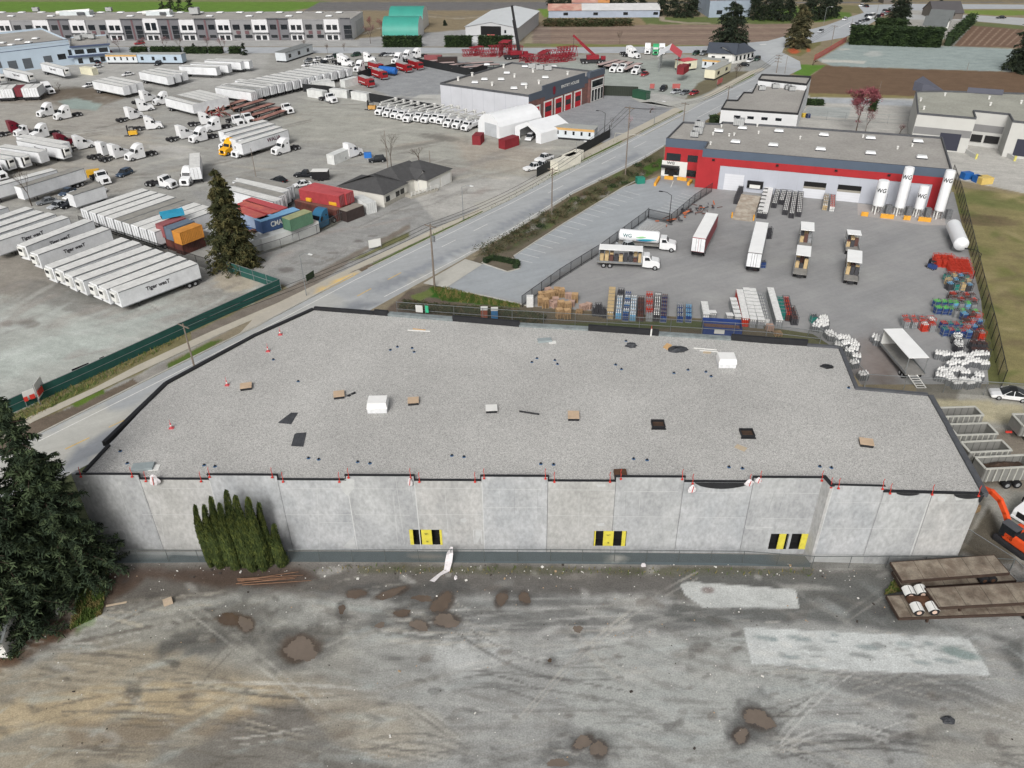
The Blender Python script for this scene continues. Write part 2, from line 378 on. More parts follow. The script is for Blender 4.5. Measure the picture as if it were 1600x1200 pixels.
# light concrete yards top right
P.poly([(1235,148),(1600,150),(1800,160),(1800,322),(1600,302),(1495,280),(1486,275),(1240,215),(1225,180)],(184,182,176),1,1)
P.poly([(1270,152),(1425,157),(1427,159),(1430,166),(1265,160)],(172,176,180),.7,.5)
P.poly([(1262,166),(1330,168),(1325,185),(1255,180)],(168,172,170),.7,.5)
P.poly([(1262,144),(1600,150),(1600,156),(1265,152)],(138,128,84),.8,1)
P.poly([(1290,102),(1400,107),(1600,112),(2000,120),(2000,158),(1600,150),(1430,150),(1262,146),(1265,120)],(112,90,70),1,1.5)
P.poly([(1250,101),(1290,102),(1264,119),(1240,116)],(92,128,48),.8,1)
P.poly([(1277,94),(1325,66),(1335,66),(1600,77),(2100,90),(2100,128),(1600,113),(1300,103)],(152,164,162),.8,1.5)
P.poly([(1283,93),(1355,95),(1350,99),(1285,97)],(190,190,182),.7,1.5);P.blob(1365,84,14,4,(180,184,180),.8);P.blob(1320,77,10,1.5,(190,190,182),.8)
P.poly([(1520,34),(1600,42),(1800,60),(1800,80),(1485,72)],(116,92,76),.8,1)
for i in range(9):
 x0=1528+i*12;P.poly([(x0,42+i*.8),(x0+2.2,42+i*.8),(x0-28+3,71),(x0-28,71)],(158,136,116),.6,.3,.8)
P.poly([(1512,34),(1524,34),(1490,72),(1484,72)],(150,152,146),.6,.5)
P.poly([(1524,34),(1600,40),(1600,46),(1520,40)],(104,112,72),.8,1)
P.poly([(1505,16),(1700,16),(1700,24),(1560,24),(1508,21)],(116,134,62),.6,1)
P.poly([(1430,14),(1500,14),(1506,30),(1480,60),(1460,66),(1400,50),(1400,30)],(170,168,162),1,1)
P.poly([(1310,8),(1345,8),(1345,22),(1310,18)],(120,116,80),1,1)
P.poly([(1225,76),(1285,63),(1282,70),(1250,88),(1232,85)],(120,116,74),.8,1)
P.blob(1240,80,9,4,(190,84,44),.9);P.blob(1263,78,4,3,(196,100,66),.8)
P.poly([(120,800),(1500,800),(1500,890),(120,880)],(138,136,130),2,1)
P.poly([(1430,600),(1560,600),(1570,890),(1470,890)],(120,116,106),2,1);P.poly([(60,745),(135,700),(150,720),(170,870),(100,880)],(86,94,58),2,3)
# --- front gravel lot, the nearest ground
P.poly([(-400,900),(170,872),(500,872),(1000,880),(1270,885),(1500,868),(1540,780),(1545,700),(1490,640),(1500,606),(1700,600),(2500,700),(2500,2000),(-600,2000)],(158,156,148),4,4)
P.poly([(1460,625),(1545,625),(1600,632),(1600,665),(1470,650)],(176,168,140),4,6)
P.poly([(1500,680),(1620,665),(1620,770),(1530,760)],(132,124,112),5,6)
P.poly([(1500,862),(1545,790),(1600,900),(1600,880),(1540,880)],(98,92,80),5,6)
P.poly([(-100,850),(160,878),(500,874),(1270,886),(1400,890),(1400,960),(1000,930),(700,930),(330,930),(120,960),(-100,1100)],(112,106,98),8,10)
P.poly([(-100,870),(175,890),(470,885),(500,905),(420,925),(230,905),(120,980),(-100,1110)],(92,72,58),7,9,.9)
P.poly([(0,960),(100,900),(190,890),(120,985),(30,1040),(-60,1060)],(98,76,60),6,8,.9)
P.poly([(130,900),(160,880),(150,960),(120,990)],(84,108,44),5,6);P.blob(135,968,14,10,(108,140,50),.9);P.blob(20,1015,12,10,(84,96,52),.8)
P.poly([(560,884),(1270,890),(1270,900),(560,895)],(98,96,66),3,8,.8)
P.poly([(120,1010),(260,960),(330,960),(460,1000),(540,970),(560,1060),(300,1100),(60,1120),(60,1060)],(150,146,136),12,14,.8)
P.poly([(-100,1075),(120,1020),(250,1010),(380,1050),(560,1080),(620,1100),(660,1180),(560,1220),(300,1210),(-100,1240)],(158,146,126),16,18,.7)
P.poly([(-60,1110),(160,1075),(350,1065),(500,1090),(380,1120),(140,1130),(-60,1170)],(184,166,136),10,16,.65)
P.poly([(100,1130),(330,1120),(420,1100),(540,1110),(440,1150),(280,1160),(120,1170)],(124,108,90),9,16,.5)
P.poly([(220,1210),(250,1160),(330,1150),(420,1110),(470,1100),(520,1150),(640,1220)],(122,119,114),12,18,.7)
P.poly([(560,1110),(640,1090),(720,1150),(700,1180),(560,1175)],(176,166,146),9,16,.5)
P.poly([(500,960),(860,930),(1080,960),(1090,990),(880,985),(720,1000),(560,990)],(116,114,108),8,12,.8)
P.poly([(1060,900),(1400,890),(1400,960),(1600,1000),(1600,1060),(1540,990),(1180,970),(1100,985),(1040,960)],(104,104,98),8,9,.85)
P.poly([(1280,1060),(1500,1060),(1590,1110),(1500,1115),(1380,1100)],(120,118,112),9,12,.8)
P.poly([(1420,1110),(1600,1100),(1600,1200),(1450,1200)],(164,156,138),12,14,.7)
P.poly([(950,1000),(1160,985),(1300,1060),(1200,1190),(940,1200),(880,1080)],(168,168,158),14,14,.8)
P.blob(720,1010,48,42,(192,192,186),.55,0,.6,1.2)
for i in range(520):
 u=random.uniform(-30,1640);v=900+310*random.random()**.8
 P.blob(u,v,random.uniform(8,60),random.uniform(1.5,6),random.choice([(176,172,160),(128,126,120),(144,136,122),(170,176,170),(120,112,100)]),random.uniform(.15,.45),random.uniform(-18,22)+(u-800)*.02,.7,.9)
for(u,v,a,b_,k)in((590,925,40,8,-6),(560,925,20,7,0),(660,930,30,10,-10),(690,945,26,14,-20),(630,958,14,6,0),(655,977,16,10,0),(700,972,22,12,0),(790,935,11,12,-25),(820,935,9,11,20),(535,955,5,12,0),(594,977,8,5,0),(470,1015,34,22,-15),(905,982,11,10,0),(860,1032,6,5,0),(207,1083,10,9,0),(275,1038,5,4,0),(1185,1125,26,20,20),(1158,1150,12,16,10),(920,1165,30,20,0),(870,1190,18,10,0),(300,992,22,9,-25),(355,970,40,16,-10),(335,1005,60,8,-8),(1380,955,12,5,0)):
 P.blob(u,v,a*1.6,b_*1.6,(92,90,86),.6,k,.45,1.0)
for i in range(90):
 u0=random.uniform(-100,1500);v0=random.uniform(925,1200);sl=random.uniform(-.16,.14)if random.random()<.75 else random.uniform(-.9,.9);L_=random.uniform(120,520);cv=random.uniform(-40,40);c_=random.choice([(98,94,88),(110,104,96),(186,182,172),(178,170,154)]);n_=9
 for off in(0,random.uniform(9,20)):P.line([(u0+L_*j/n_,v0+off+sl*L_*j/n_+cv*math.sin(math.pi*j/n_))for j in range(n_+1)],c_,random.uniform(.8,2.6),random.uniform(.3,.7),.35)
for i in range(60):
 u0=random.uniform(-20,700);v0=random.uniform(170,520)-max(0,u0-300)*.45;L_=random.uniform(60,220);sl=random.uniform(-.35,.12);cv=random.uniform(-14,14)
 for off in(0,3):P.line([(u0+L_*j/7,v0+off+sl*L_*j/7+cv*math.sin(math.pi*j/7))for j in range(8)],random.choice([(118,114,108),(190,188,180),(132,126,116)]),random.uniform(.6,1.4),.5)
for i in range(420):
 u,v=random.uniform(-20,1620),random.uniform(885,1205);s_=random.uniform(1.5,5);P.blob(u,v,s_*random.uniform(1.2,4),s_,random.choice([(96,92,86),(108,102,94),(180,176,167),(120,106,92)]),random.uniform(.2,.55),random.uniform(-25,25),.7,1.8)
for(u,v,a,b_,k)in((470,1015,28,18,-15),(655,977,14,9,10),(697,970,20,11,0),(1186,1123,24,15,22),(1158,1150,11,12,10),(910,1160,17,9,-30),(935,1170,13,13,20),(556,928,16,7,0),(610,927,26,6,-18),(690,942,20,12,-30),(628,958,13,6,0),(784,936,8,13,30),(820,934,8,11,-20),(360,968,20,10,-5),(384,975,12,12,30)):P.blob(u,v,a*1.18,b_*1.18,(92,78,66),.9,k,.22,.35,.5)
# pale slabs
P.poly([(1063,912),(1080,910),(1244,921),(1249,950),(1100,950),(1070,930)],(182,182,174),.8,1.6)
P.poly([(1162,980),(1250,984),(1420,993),(1512,997),(1540,1040),(1546,1055),(1350,1048),(1174,1037)],(190,191,184),.8,1.6)
for i in range(44):P.blob(random.uniform(1190,1520),random.uniform(990,1045),random.uniform(5,26),random.uniform(2,5),random.choice([(140,150,148),(150,152,146),(196,194,184)]),.7,8,.4,.7)
P.blob(1106,922,12,6,(128,96,86),.7);P.blob(1500,1020,40,8,(120,136,132),.8,15)
lum=P.c@np.array([.3,.59,.11]);grn=sstep(.02,.06,P.c[:,1]-P.c[:,0]*.98);k_=np.where(P.v>880,.62+.5*sstep(-850,-250,-P.u)*sstep(870,960,P.v),np.where(P.u<860,.78,.95))*(1-grn)+grn
P.c=lum[:,None]+(P.c-lum[:,None])*k_[:,None];nr=sstep(870,930,P.v);g_=1+.2*nr;P.c=np.clip(P.c*((lum/.31)**(g_-1))[:,None],.01,.9);P.c*=1+nr[:,None]*(np.array([.97,1.0,1.035])-1)
set_cols(me,P)
gm=ground_mat('ground_dirt',streak=.10,sang=.35,mid=.15,fine=.30,bump=.6);me.materials.append(gm)
go=bpy.data.objects.new('ground',me);COL.objects.link(go);tag(go,kind='structure')
b=MB();b.add([(-4000,700,-.3),(4000,700,-.3),(4000,5000,-.3),(-4000,5000,-.3)],[(0,1,2,3)])
b.add([(-4000,-1500,-.3),(4000,-1500,-.3),(4000,700,-.3),(-4000,700,-.3)],[(0,1,2,3)])
tag(b.build('terrain',M('terrain_field',(124,118,82),.95,.25,.01,hue=(108,124,70))),kind='structure')
# ------------------------------------------------------------------ roads, pavements and yards laid on the ground
def sheet(name,pts,z,base,paints=(),mat=None,step=1.2,world=False):
 W=[G(*p)for p in pts]if not world else[Vector((*p,0))for p in pts]
 bm=bmesh.new();vs=[bm.verts.new((p.x,p.y,0))for p in W];f=bm.faces.new(vs);bmesh.ops.triangulate(bm,faces=[f])
 xs=[p.x for p in W];yy=[p.y for p in W]
 if paints is not None and step:
  x=math.floor(min(xs)/step)*step
  st=max(step,(max(xs)-min(xs))/160)
  while x<max(xs):
   bmesh.ops.bisect_plane(bm,geom=bm.verts[:]+bm.edges[:]+bm.faces[:],plane_co=(x,0,0),plane_no=(1,0,0));x+=st
  y=math.floor(min(yy)/step)*step;
  while y<max(yy):
   bmesh.ops.bisect_plane(bm,geom=bm.verts[:]+bm.edges[:]+bm.faces[:],plane_co=(0,y,0),plane_no=(0,1,0));y+=max(step,y*.006*step,(max(yy)-min(yy))/160)
 for f in bm.faces:
  if f.normal.z<0:f.normal_flip()
 m_=bpy.data.meshes.new(name);bm.to_mesh(m_);bm.free()
 co=np.zeros(len(m_.vertices)*3,np.float32);m_.vertices.foreach_get('co',co);co=co.reshape(-1,3)
 Q=Paint(co[:,0].astype(float),co[:,1].astype(float),base)
 for p in paints:
  if p[0]=='b':Q.blob(*p[1:])
  else:Q.poly(*p[1:])
 set_cols(m_,Q);m_.materials.append(mat)
 o=bpy.data.objects.new(name,m_);COL.objects.link(o);o.location.z=z;return tag(o,kind='structure')
asph=ground_mat('asphalt',.88,.07,.07,-.5,.07,.15);conc=ground_mat('concrete_flat',.9,.08,0,0,.07,.1)
roadL=[(-120,772),(67,676),(217,601),(400,511),(552,431),(800,311),(862,277),(970,225),(1100,157),(1180,118),(1205,103)]
roadR=[(1252,108),(1237,115),(1130,172),(1040,226),(1000,251),(895,302),(800,362),(727,403),(587,480),(82,756),(-120,868)]
rp=[('p',[(-120,772),(160,632),(205,650),(82,712),(-120,800)],(186,186,180),1,.5),('p',[(-60,780),(205,642),(240,660),(180,690),(60,740),(-60,800)],(182,181,175),1,.5),('p',[(100,712),(230,640),(330,585),(450,520),(560,470),(600,470),(300,620),(100,740)],(140,144,149),1,.5),('p',[(-60,838),(60,770),(180,694),(210,680),(120,735),(82,756),(-60,850)],(196,192,182),1,.5),('p',[(400,511),(460,484),(510,455),(545,475),(520,485),(420,535),(300,600),(200,640)],(180,181,178),1,.5),('p',[(570,455),(727,382),(800,340),(1000,235),(1000,243),(800,352),(727,392),(600,458)],(148,152,157),2,1),('p',[(690,408),(712,395),(722,398),(700,411)],(186,190,192),.8,.5),('p',[(640,440),(720,400),(800,358),(895,300),(895,306),(800,366),(640,452)],(180,180,176),1,.5)]
for i in range(34):
 t=random.random();u=100+t*1000;v=700-(u-60)*.5+14+random.uniform(0,34*(1-t*.7))
 rp.append(('b',u,v,random.uniform(20,90),random.uniform(.6,2),random.choice([(144,148,152),(182,184,184),(160,163,166)]),.5,-27,.6,.3))
sheet('road',roadL+roadR,.012,(170,173,175),rp,asph,1.5)
sheet('cross_road',[(-900,72),(590,74),(820,75),(1110,72),(1200,64),(1250,50),(1290,40),(1326,27),(1350,20),(1340,8),(1420,6),(1700,8),(1700,14),(1480,14),(1450,16),(1395,17),(1375,28),(1345,46),(1322,58),(1225,75),(1222,82),(1250,96),(1252,108),(1205,103),(1180,87),(1110,83),(820,83.5),(-900,83)],.03,(174,178,182),[('p',[(1180,64),(1250,50),(1250,98),(1205,103),(1190,80)],(184,188,190),3,2)],asph,3)
sheet('side_road',[(1400,23),(1510,23),(1700,34),(1700,48),(1600,40),(1510,32),(1400,30)],.03,(178,180,180),(),asph,4)
swL=[(-120,755),(47,658),(150,612),(215,578),(330,525),(434,480),(490,452),(545,425),(575,410),(800,304),(857,266),(1000,196),(1055,168),(1100,150),(1170,112),(1190,106)]
swL2=[(1196,108),(1176,116),(1104,155),(1062,174),(1005,203),(862,274),(800,310),(578,418),(552,430),(500,458),(440,488),(335,535),(218,590),(155,620),(53,668),(-120,768)]
sheet('sidewalk',[(x,y-7*(x<1000)*min(1,(900-x)/500 if x<900 else 0))for x,y in swL]+[(x,y-9*(x<1000)*min(1,(900-x)/500 if x<900 else 0))for x,y in swL2],.05,(186,180,166),(),conc,3)
sheet('concrete_apron',[(400,494),(495,447),(560,422),(566,425),(552,432),(445,486),(400,512),(372,524)],.055,(184,178,166),[('p',[(500,452),(545,430),(556,431),(505,459)],(222,190,120),.8,1)],conc,2)
sheet('driveway_apron',[(661,443),(727,405),(754,413),(697,450)],.05,(188,186,178),(),conc,2)
sheet('entrance_apron',[(740,318),(800,300),(857,268),(862,277),(800,311),(756,332)],.056,(182,180,172),(),conc,3)
sheet('north_apron',[(1000,160),(1060,158),(1110,150),(1072,175),(1056,168),(985,152)],.056,(178,178,172),(),conc,3)
yp=[('p',[(697,450),(753,412),(880,350),(973,293),(1015,280),(1095,298),(1080,320),(860,430),(820,474)],(162,167,171),2,1)]
for i in range(70):
 yp.append(('b',random.uniform(880,1520),random.uniform(330,600),random.uniform(20,90),random.uniform(3,14),random.choice([(140,141,142),(158,158,158),(146,146,147),(164,164,162)]),.5,random.uniform(-30,30),.8,.5))
yp+=[('b',1370,570,40,34,(128,112,104),.6,60,.6,.5),('b',1385,590,16,14,(98,86,80),.5,60,.5,.5),('b',1120,345,12,14,(136,134,134),.6,-60,.6,.4),('b',1205,375,60,1.2,(128,128,128),.6,25,.5,.3),('b',1010,440,20,3,(136,136,137),.5,60,.5,.3)]
sheet('asphalt_yard',[(697,450),(753,412),(793,425),(812,420),(803,400),(880,350),(973,293),(1015,280),(1040,272),(1095,292),(1130,292),(1470,330),(1486,300),(1490,300),(1533,470),(1545,600),(1345,601),(1310,548),(1270,522),(1130,500),(830,479),(812,474),(760,462)],.012,(153,153,153),yp,asph,1.6)
sheet('east_apron',[(1340,318),(1475,335),(1478,352),(1445,352),(1340,336)],.02,(176,170,166),(),conc,2)
def stripe(bm_,a,b_,w_,z=.03,u=None):
 A=G(*a);B=G(*b_);e=(B-A).normalized();n=Vector((-e.y,e.x,0))*w_/2
 bm_.add([A+n+Vector((0,0,z)),A-n+Vector((0,0,z)),B-n+Vector((0,0,z)),B+n+Vector((0,0,z))],[(0,1,2,3)])
wp=M('road_paint',(222,222,218),.8,.16,2.0);ypm=M('yellow_paint',(214,184,118),.8,.2,2)
b=MB()
L=[(60,690),(217,612),(400,520),(552,439),(800,317),(970,229),(1100,161),(1180,122)]
for p,q in zip(L,L[1:]):stripe(b,p,q,.18)
L=[(600,464),(720,402),(800,357),(895,299),(1000,248),(1037,227)]
for p,q in zip(L,L[1:]):stripe(b,p,q,.18)
for p,q in(((1090,184),(1130,163)),((1150,152),(1190,131)),((690,386),(712,375)),((856,302),(880,290)),((990,231),(1010,221)),((940,256),(962,245)),((740,361),(762,350))):stripe(b,p,q,.16)
stripe(b,(1187,70),(1197,69),1.2,.045);stripe(b,(1310,44),(1330,34),.3,.045)
tag(b.build('road_marking',wp),kind='structure')
b=MB();stripe(b,(558,463),(580,451),.25);stripe(b,(606,437),(627,426),.25);stripe(b,(102,702),(140,684),.25);stripe(b,(170,668),(200,654),.2)
tag(b.build('centre_marking',ypm),kind='structure')
b=MB()
A0,A1,B0,B1=(812,388),(975,300),(846,399),(999,306)
for i in range(17):
 t=i/16;stripe(b,(800+(975-800)*t,403-104*t-6*math.sin(t*3)),(832+(1000-832)*t,411-105*t-6*math.sin(t*3)),.12)
for i in range(9):
 t=i/8;stripe(b,(1022+42*t,331-29*t),(1047+45*t,337-27*t),.12)
for i in range(12):
 t=i/11;stripe(b,(1009-12*t+0,345+12*t),(1045-30*t,350+20*t),.12)
stripe(b,(1052,283),(1048,293),.15)
tag(b.build('bay_marking',wp),kind='structure')
# kerbs
def kerb(name,pts,w_=.25,h=.13,m=None,z=0):
 b=MB()
 for p,q in zip(pts,pts[1:]):
  A=G(*p);B=G(*q);e=(B-A);n=Vector((-e.y,e.x,0)).normalized();Lh=e.length
  b.obox((A+B)/2+Vector((0,0,z)),e,n,Lh,w_,h)
 return tag(b.build(name,m or M('kerb_concrete',(182,180,172),.9,.1,1)),kind='structure')
kerb('kerb',[(x,y-1)for x,y in roadL[:5]]);kerb('kerb',[(575,420),(800,310),(862,276),(970,224),(1060,177)]);kerb('kerb',[(1100,156),(1180,117),(1196,108)])
kerb('kerb',[(727,402),(800,363),(895,303),(1000,252),(1037,229)])
kerb('kerb',[(803,400),(880,350),(973,293),(1000,280)]);kerb('kerb',[(697,451),(760,463),(812,475),(830,480)])
kerb('kerb',[(753,411),(765,404),(812,412),(812,420),(793,425),(755,412)])
kerb('kerb',[(960,215),(962,208),(1005,212),(1075,176)])
# muddy puddles
pm=M('puddle_water',(118,107,97),.08,.12,.5,spec=.6)
def puddle(u,v,ru,rv,ang=0,seed=0,m=None,zz=.006):
 ru*=.92;rv*=.92
 rn=random.Random(seed);n=84;ph=[rn.uniform(0,6.28)for _ in range(6)];W=[]
 for i in range(n):
  t=2*math.pi*i/n;r=1+.16*math.sin(2*t+ph[0])+.12*math.sin(3*t+ph[1])+.07*math.sin(5*t+ph[2])+.06*math.sin(9*t+ph[3])+.05*math.sin(17*t+ph[4])+.04*math.sin(29*t+ph[5])
  x,y=ru*r*math.cos(t),rv*r*math.sin(t);a=math.radians(ang)
  g=G(u+x*math.cos(a)-y*math.sin(a),v+x*math.sin(a)+y*math.cos(a));W.append((g.x,g.y,zz))
 b=MB();b.add(W,[tuple(range(n))]);o=b.build('puddle',m or pm)
 if o.data.polygons[0].normal.z<0:o.data.flip_normals()
 return tag(o,kind='structure')
pm2=M('puddle_brown',(92,78,66),.06,.15,.5,spec=.6)
for i,(u,v,a,b_,k,mm)in enumerate(((470,1015,28,18,-15,pm),(655,977,14,9,10,pm),(697,970,20,11,0,pm),(903,983,7,7,0,pm),(1186,1123,24,15,22,pm),(1158,1150,11,12,10,pm),(910,1160,17,9,-30,pm),(935,1170,13,13,20,pm),(872,1192,16,8,0,pm),(556,928,16,7,0,pm2),(610,927,26,6,-18,pm2),(690,942,20,12,-30,pm2),(628,958,13,6,0,pm2),(784,936,8,13,30,pm2),(820,934,8,11,-20,pm2),(360,968,20,10,-5,pm2),(534,952,5,9,0,pm2),(594,977,8,5,0,pm),(384,975,12,12,30,pm),(859,1032,4,3,0,pm2),(660,935,18,5,0,pm2))):
 puddle(u,v,a,b_,k,i,mm,.006+.0004*i)
 # ------------------------------------------------------------------ building helpers
class T:
 def __init__(s,name,label,cat,base,group=None):
  s.p=Vector(base);s.r=thing(name,label,cat,s.p,0,group)
 def add(s,mb,name,mats,parent=None,label=None,**k):
  o=mb.build(name,mats,parent or s.r,**k)
  if parent is None:o.location=-s.p
  if label:o['label']=label
  return o
 def text(s,name,body,size,mat,loc,rot,**k):
  return text(name,body,size,mat,s.r,Vector(loc)-s.p,rot,**k)
def wallframe(A,B):
 A=Vector((A[0],A[1],0));B=Vector((B[0],B[1],0));e=(B-A).normalized();return A,e,Vector((e.y,-e.x,0)),(B-A).length
def slab(mb,A,B,s0,s1,z0,z1,t=.04,back=0.0,mi=0):
 A,e,n,L=wallframe(A,B);c=A+e*((s0+s1)/2)+n*((t-back)/2)+Vector((0,0,z0))
 mb.obox(c,e,n,abs(s1-s0),t+back,z1-z0,mi);return mb
def wallrect(A,B,px):
 A_=Vector((A[0],A[1],0));B_=Vector((B[0],B[1],0))
 s0,z1=onwall(px[0],px[1],A_,B_);s1,z0=onwall(px[2],px[3],A_,B_)
 return s0,s1,z0,z1
roofm=M('roof_gravel',(178,177,174),.95,.12,.07,fine=.50,fscale=11.0,bump=.4)
roofm2=M('roof_gravel_far',(160,157,152),.95,.14,.10,fine=.12,fscale=2.0)
capm=M('black_membrane',(38,39,42),.55,.25,1.5);capg=M('grey_membrane',(84,86,90),.6,.2,1.2)
darkm=M('dark_interior',(26,26,27),.9,.1);glassm=M('window_glass',(34,38,42),.12,.2,.5,spec=.7)
white=M('white_paint',(226,226,222),.6,.05,.8);steel=M('galvanised_steel',(150,154,156),.45,.1,3,metal=.4);blackm=M('black_metal',(30,30,32),.5,.1)
CW=[M('tilt_concrete_%s'%n,c,.88,.12,.45,fine=.15,fscale=2.6,stretch=(1,1,.6),bump=.25,hue=h)for n,c,h in(('a',(176,178,179),(163,165,167)),('b',(179,181,183),(166,169,172)),('c',(174,174,172),(181,181,180)),('d',(180,180,179),(167,168,168)))]
RZ=10.05
# ------------------------------------------------------------------ the new concrete building in front
WA=G(111,741,10.75);WA.z=0;WB=G(1289,746.5,10.75);WB.z=0
PA=G(1299,758,10.75);PA.z=0;PB=G(1536,771.5,10.15);PB.z=0
B1=T('concrete_building','long new grey concrete building shell with gravel roof and black parapet edge','building',((WA+WB)/2))
LW=(WB-WA).length;LP=(PB-PA).length
def ualong(u,hi=True):return onwall(u,744 if hi else 751,WA,WB)[0]
front=[(111,216,10.75,0),(217,325,10.15,2),(325,432,10.75,1),(433,540,10.15,1),(540,646,10.75,0),(647,752,10.15,3),(753,856,10.75,1),(857,963,10.15,2),(964,1070,10.75,0),(1071,1179,10.15,1),(1180,1289,10.75,0)]
holes=[(640.5,827.5,691,851),(928.5,829.5,977.5,853),(1205,834,1228,858),(1238,834,1264,858)]
HR=[wallrect(WA,WB,h)for h in holes]
cuts=sorted(set([0,LW]+[round(ualong(b_),3)for a,b_,h,m_ in front[:-1]]+[x for h in HR for x in h[:2]]))
def seg_of(s):
 for a,b_,h,m_ in front:
  if s<=ualong(b_)+.01:return h,m_
 return front[-1][2:]
joints=[ualong(b_)for a,b_,h,m_ in front[:-1]]
for j in range(len(front)):
 s0=0 if j==0 else joints[j-1];s1=LW if j==len(front)-1 else joints[j];h,mi=front[j][2:]
 mb=MB();xs=sorted([s0+.012,s1-.012]+[x for r in HR for x in r[:2]if s0<x<s1])
 for a,b_ in zip(xs,xs[1:]):
  mid=(a+b_)/2;hole=[r for r in HR if r[0]<mid<r[1]]
  if hole:
   r=hole[0];slab(mb,WA,WB,a,b_,0,r[2],0,.3);slab(mb,WA,WB,a,b_,r[3],h,0,.3)
  else:slab(mb,WA,WB,a,b_,0,h,0,.3)
 B1 .add(mb,'wall_panel',CW[mi])
for A_,B_,u0,u1,h,mi in((PA,PB,0,onwall(1381,764,PA,PB)[0],10.75,1),(PA,PB,onwall(1381,764,PA,PB)[0]+.02,onwall(1457,770,PA,PB)[0],10.15,0),(PA,PB,onwall(1457,770,PA,PB)[0]+.02,LP,10.15,3)):
 mb=MB();slab(mb,A_,B_,u0,u1,0,h,0,.3);B1 .add(mb,'wall_panel',CW[mi])
Wz=lambda u,v,z=RZ:Vector((G(u,v,z).x,G(u,v,z).y,0))
rp_=[Wz(134,738),Wz(173,697),Wz(262,601),Wz(400,526),Wz(491,485),Wz(605,494),Wz(707,502),Wz(800,510),Wz(919,517),Wz(1029,525),Wz(1142,532),Wz(1200,537),Wz(1262,541),Wz(1310,545),Wz(1336,609),Wz(1450,619),Wz(1480,672),PB+Vector((-.3,.35,0)),PA+Vector((0,.35,0)),PA+Vector((-.1,1.4,0)),WB+Vector((-.02,.33,0)),WA+Vector((.6,.33,0))]
# other walls
mb=MB()
for p,q in((rp_[0],rp_[1]),(rp_[1],rp_[2]),(rp_[2],rp_[3]),(rp_[3],rp_[4]),(rp_[4],rp_[7]),(rp_[7],rp_[11]),(rp_[11],rp_[13]),(rp_[13],rp_[14]),(rp_[14],rp_[15]),(rp_[15],rp_[16]),(rp_[16],rp_[17])):
 n=Vector((-(q-p).y,(q-p).x,0)).normalized();c=(p+q)/2+n*.17;mb.obox(c,q-p,n,(q-p).length,.3,RZ-.02)
B1 .add(mb,'side_wall',CW[2]);mb=MB();mb.obox((PA+WB)/2+Vector((-.05,0,0)),PA-WB,Vector((1,0,0)),(PA-WB).length+.3,.26,10.73)
B1 .add(mb,'wall_return',CW[2]);mb=MB();mb.obox(WA+Vector((.35,.5,0)),(0,1,0),(1,0,0),.4,.5,10.7);B1 .add(mb,'wall_return',CW[2])
mb=MB();mb.prism([(p.x,p.y)for p in rp_],RZ-.35,RZ);B1 .add(mb,'roof',roofm)
# parapets: back and sides
def parap(pts,h,t=.35,m=capm,name='parapet',z0=RZ-.3,off=0.0):
 mb=MB()
 for p,q in zip(pts,pts[1:]):
  P_,Q_=Wz(*p),Wz(*q);e=(Q_-P_).normalized();n=Vector((-e.y,e.x,0));mb.obox((P_+Q_)/2+n*(t/2+off)+Vector((0,0,z0)),e,n,(Q_-P_).length+.02,t,h+.3)
 return B1 .add(mb,name,m)
parap([(134,739),(173,697)],.25);parap([(166,694),(262,601),(400,526),(491,485)],.32,.45)
parap([(491,485),(545,489),(584,492)],.5,.4);parap([(585,492),(606,494)],.75,.4);parap([(707,502),(800,510),(811,511)],.8,.4)
parap([(919,517),(1029,525)],.85,.4);parap([(1142,532),(1200,537),(1261,541)],.85,.4);parap([(1261,541.5),(1310,545)],.3,.4,capg)
plastic=M('plastic_sheet',(128,136,137),.4,.3,1.5)
parap([(606,494.3),(707,502.3)],.25,.9,plastic,'parapet',RZ-.2);parap([(811,511),(919,517)],.25,.9,plastic);parap([(1029,525),(1142,532.4)],.25,.9,plastic)
parap([(1310,545),(1336,609)],.22,.45,capg);parap([(1336,609),(1450,619)],.25,.45,capg);parap([(1450,619),(1480,672)],.22,.55,capg)
mb=MB();P_,Q_=Wz(1480,672),PB;e=(Q_-P_).normalized();n=Vector((-e.y,e.x,0));mb.obox((P_+Q_)/2+n*.22+Vector((0,0,RZ-.3)),e,n,(Q_-P_).length,.6,.52);B1 .add(mb,'parapet',capg)
mb=MB()
for j in range(len(front)):
 s0=0 if j==0 else joints[j-1];s1=LW if j==len(front)-1 else joints[j];h=front[j][2]
 a,b_=(s0-(.12 if h>10.3 else 0)+(.6 if j==0 else 0),s1+(.12 if h>10.3 else 0));slab(mb,WA,WB,a,b_,h,h+.06,.04,.22);slab(mb,WA,WB,a,b_,h-.06,h,.02,.0)
 if h>10.3:slab(mb,WA,WB,a,b_,RZ,h,-.12,.2)
s_=onwall(1381,764,PA,PB)[0]
slab(mb,PA,PB,-.1,s_+.1,10.75,10.81,.04,.22);slab(mb,PA,PB,s_,LP+.1,10.15,10.21,.04,.22);slab(mb,PA,PB,s_,LP,10.0,10.15,.03,0);mb.obox((PA+WB)/2+Vector((0,0,10.75)),PA-WB,Vector((1,0,0)),(PA-WB).length+.5,.4,.15)
B1 .add(mb,'parapet_cap',capm)
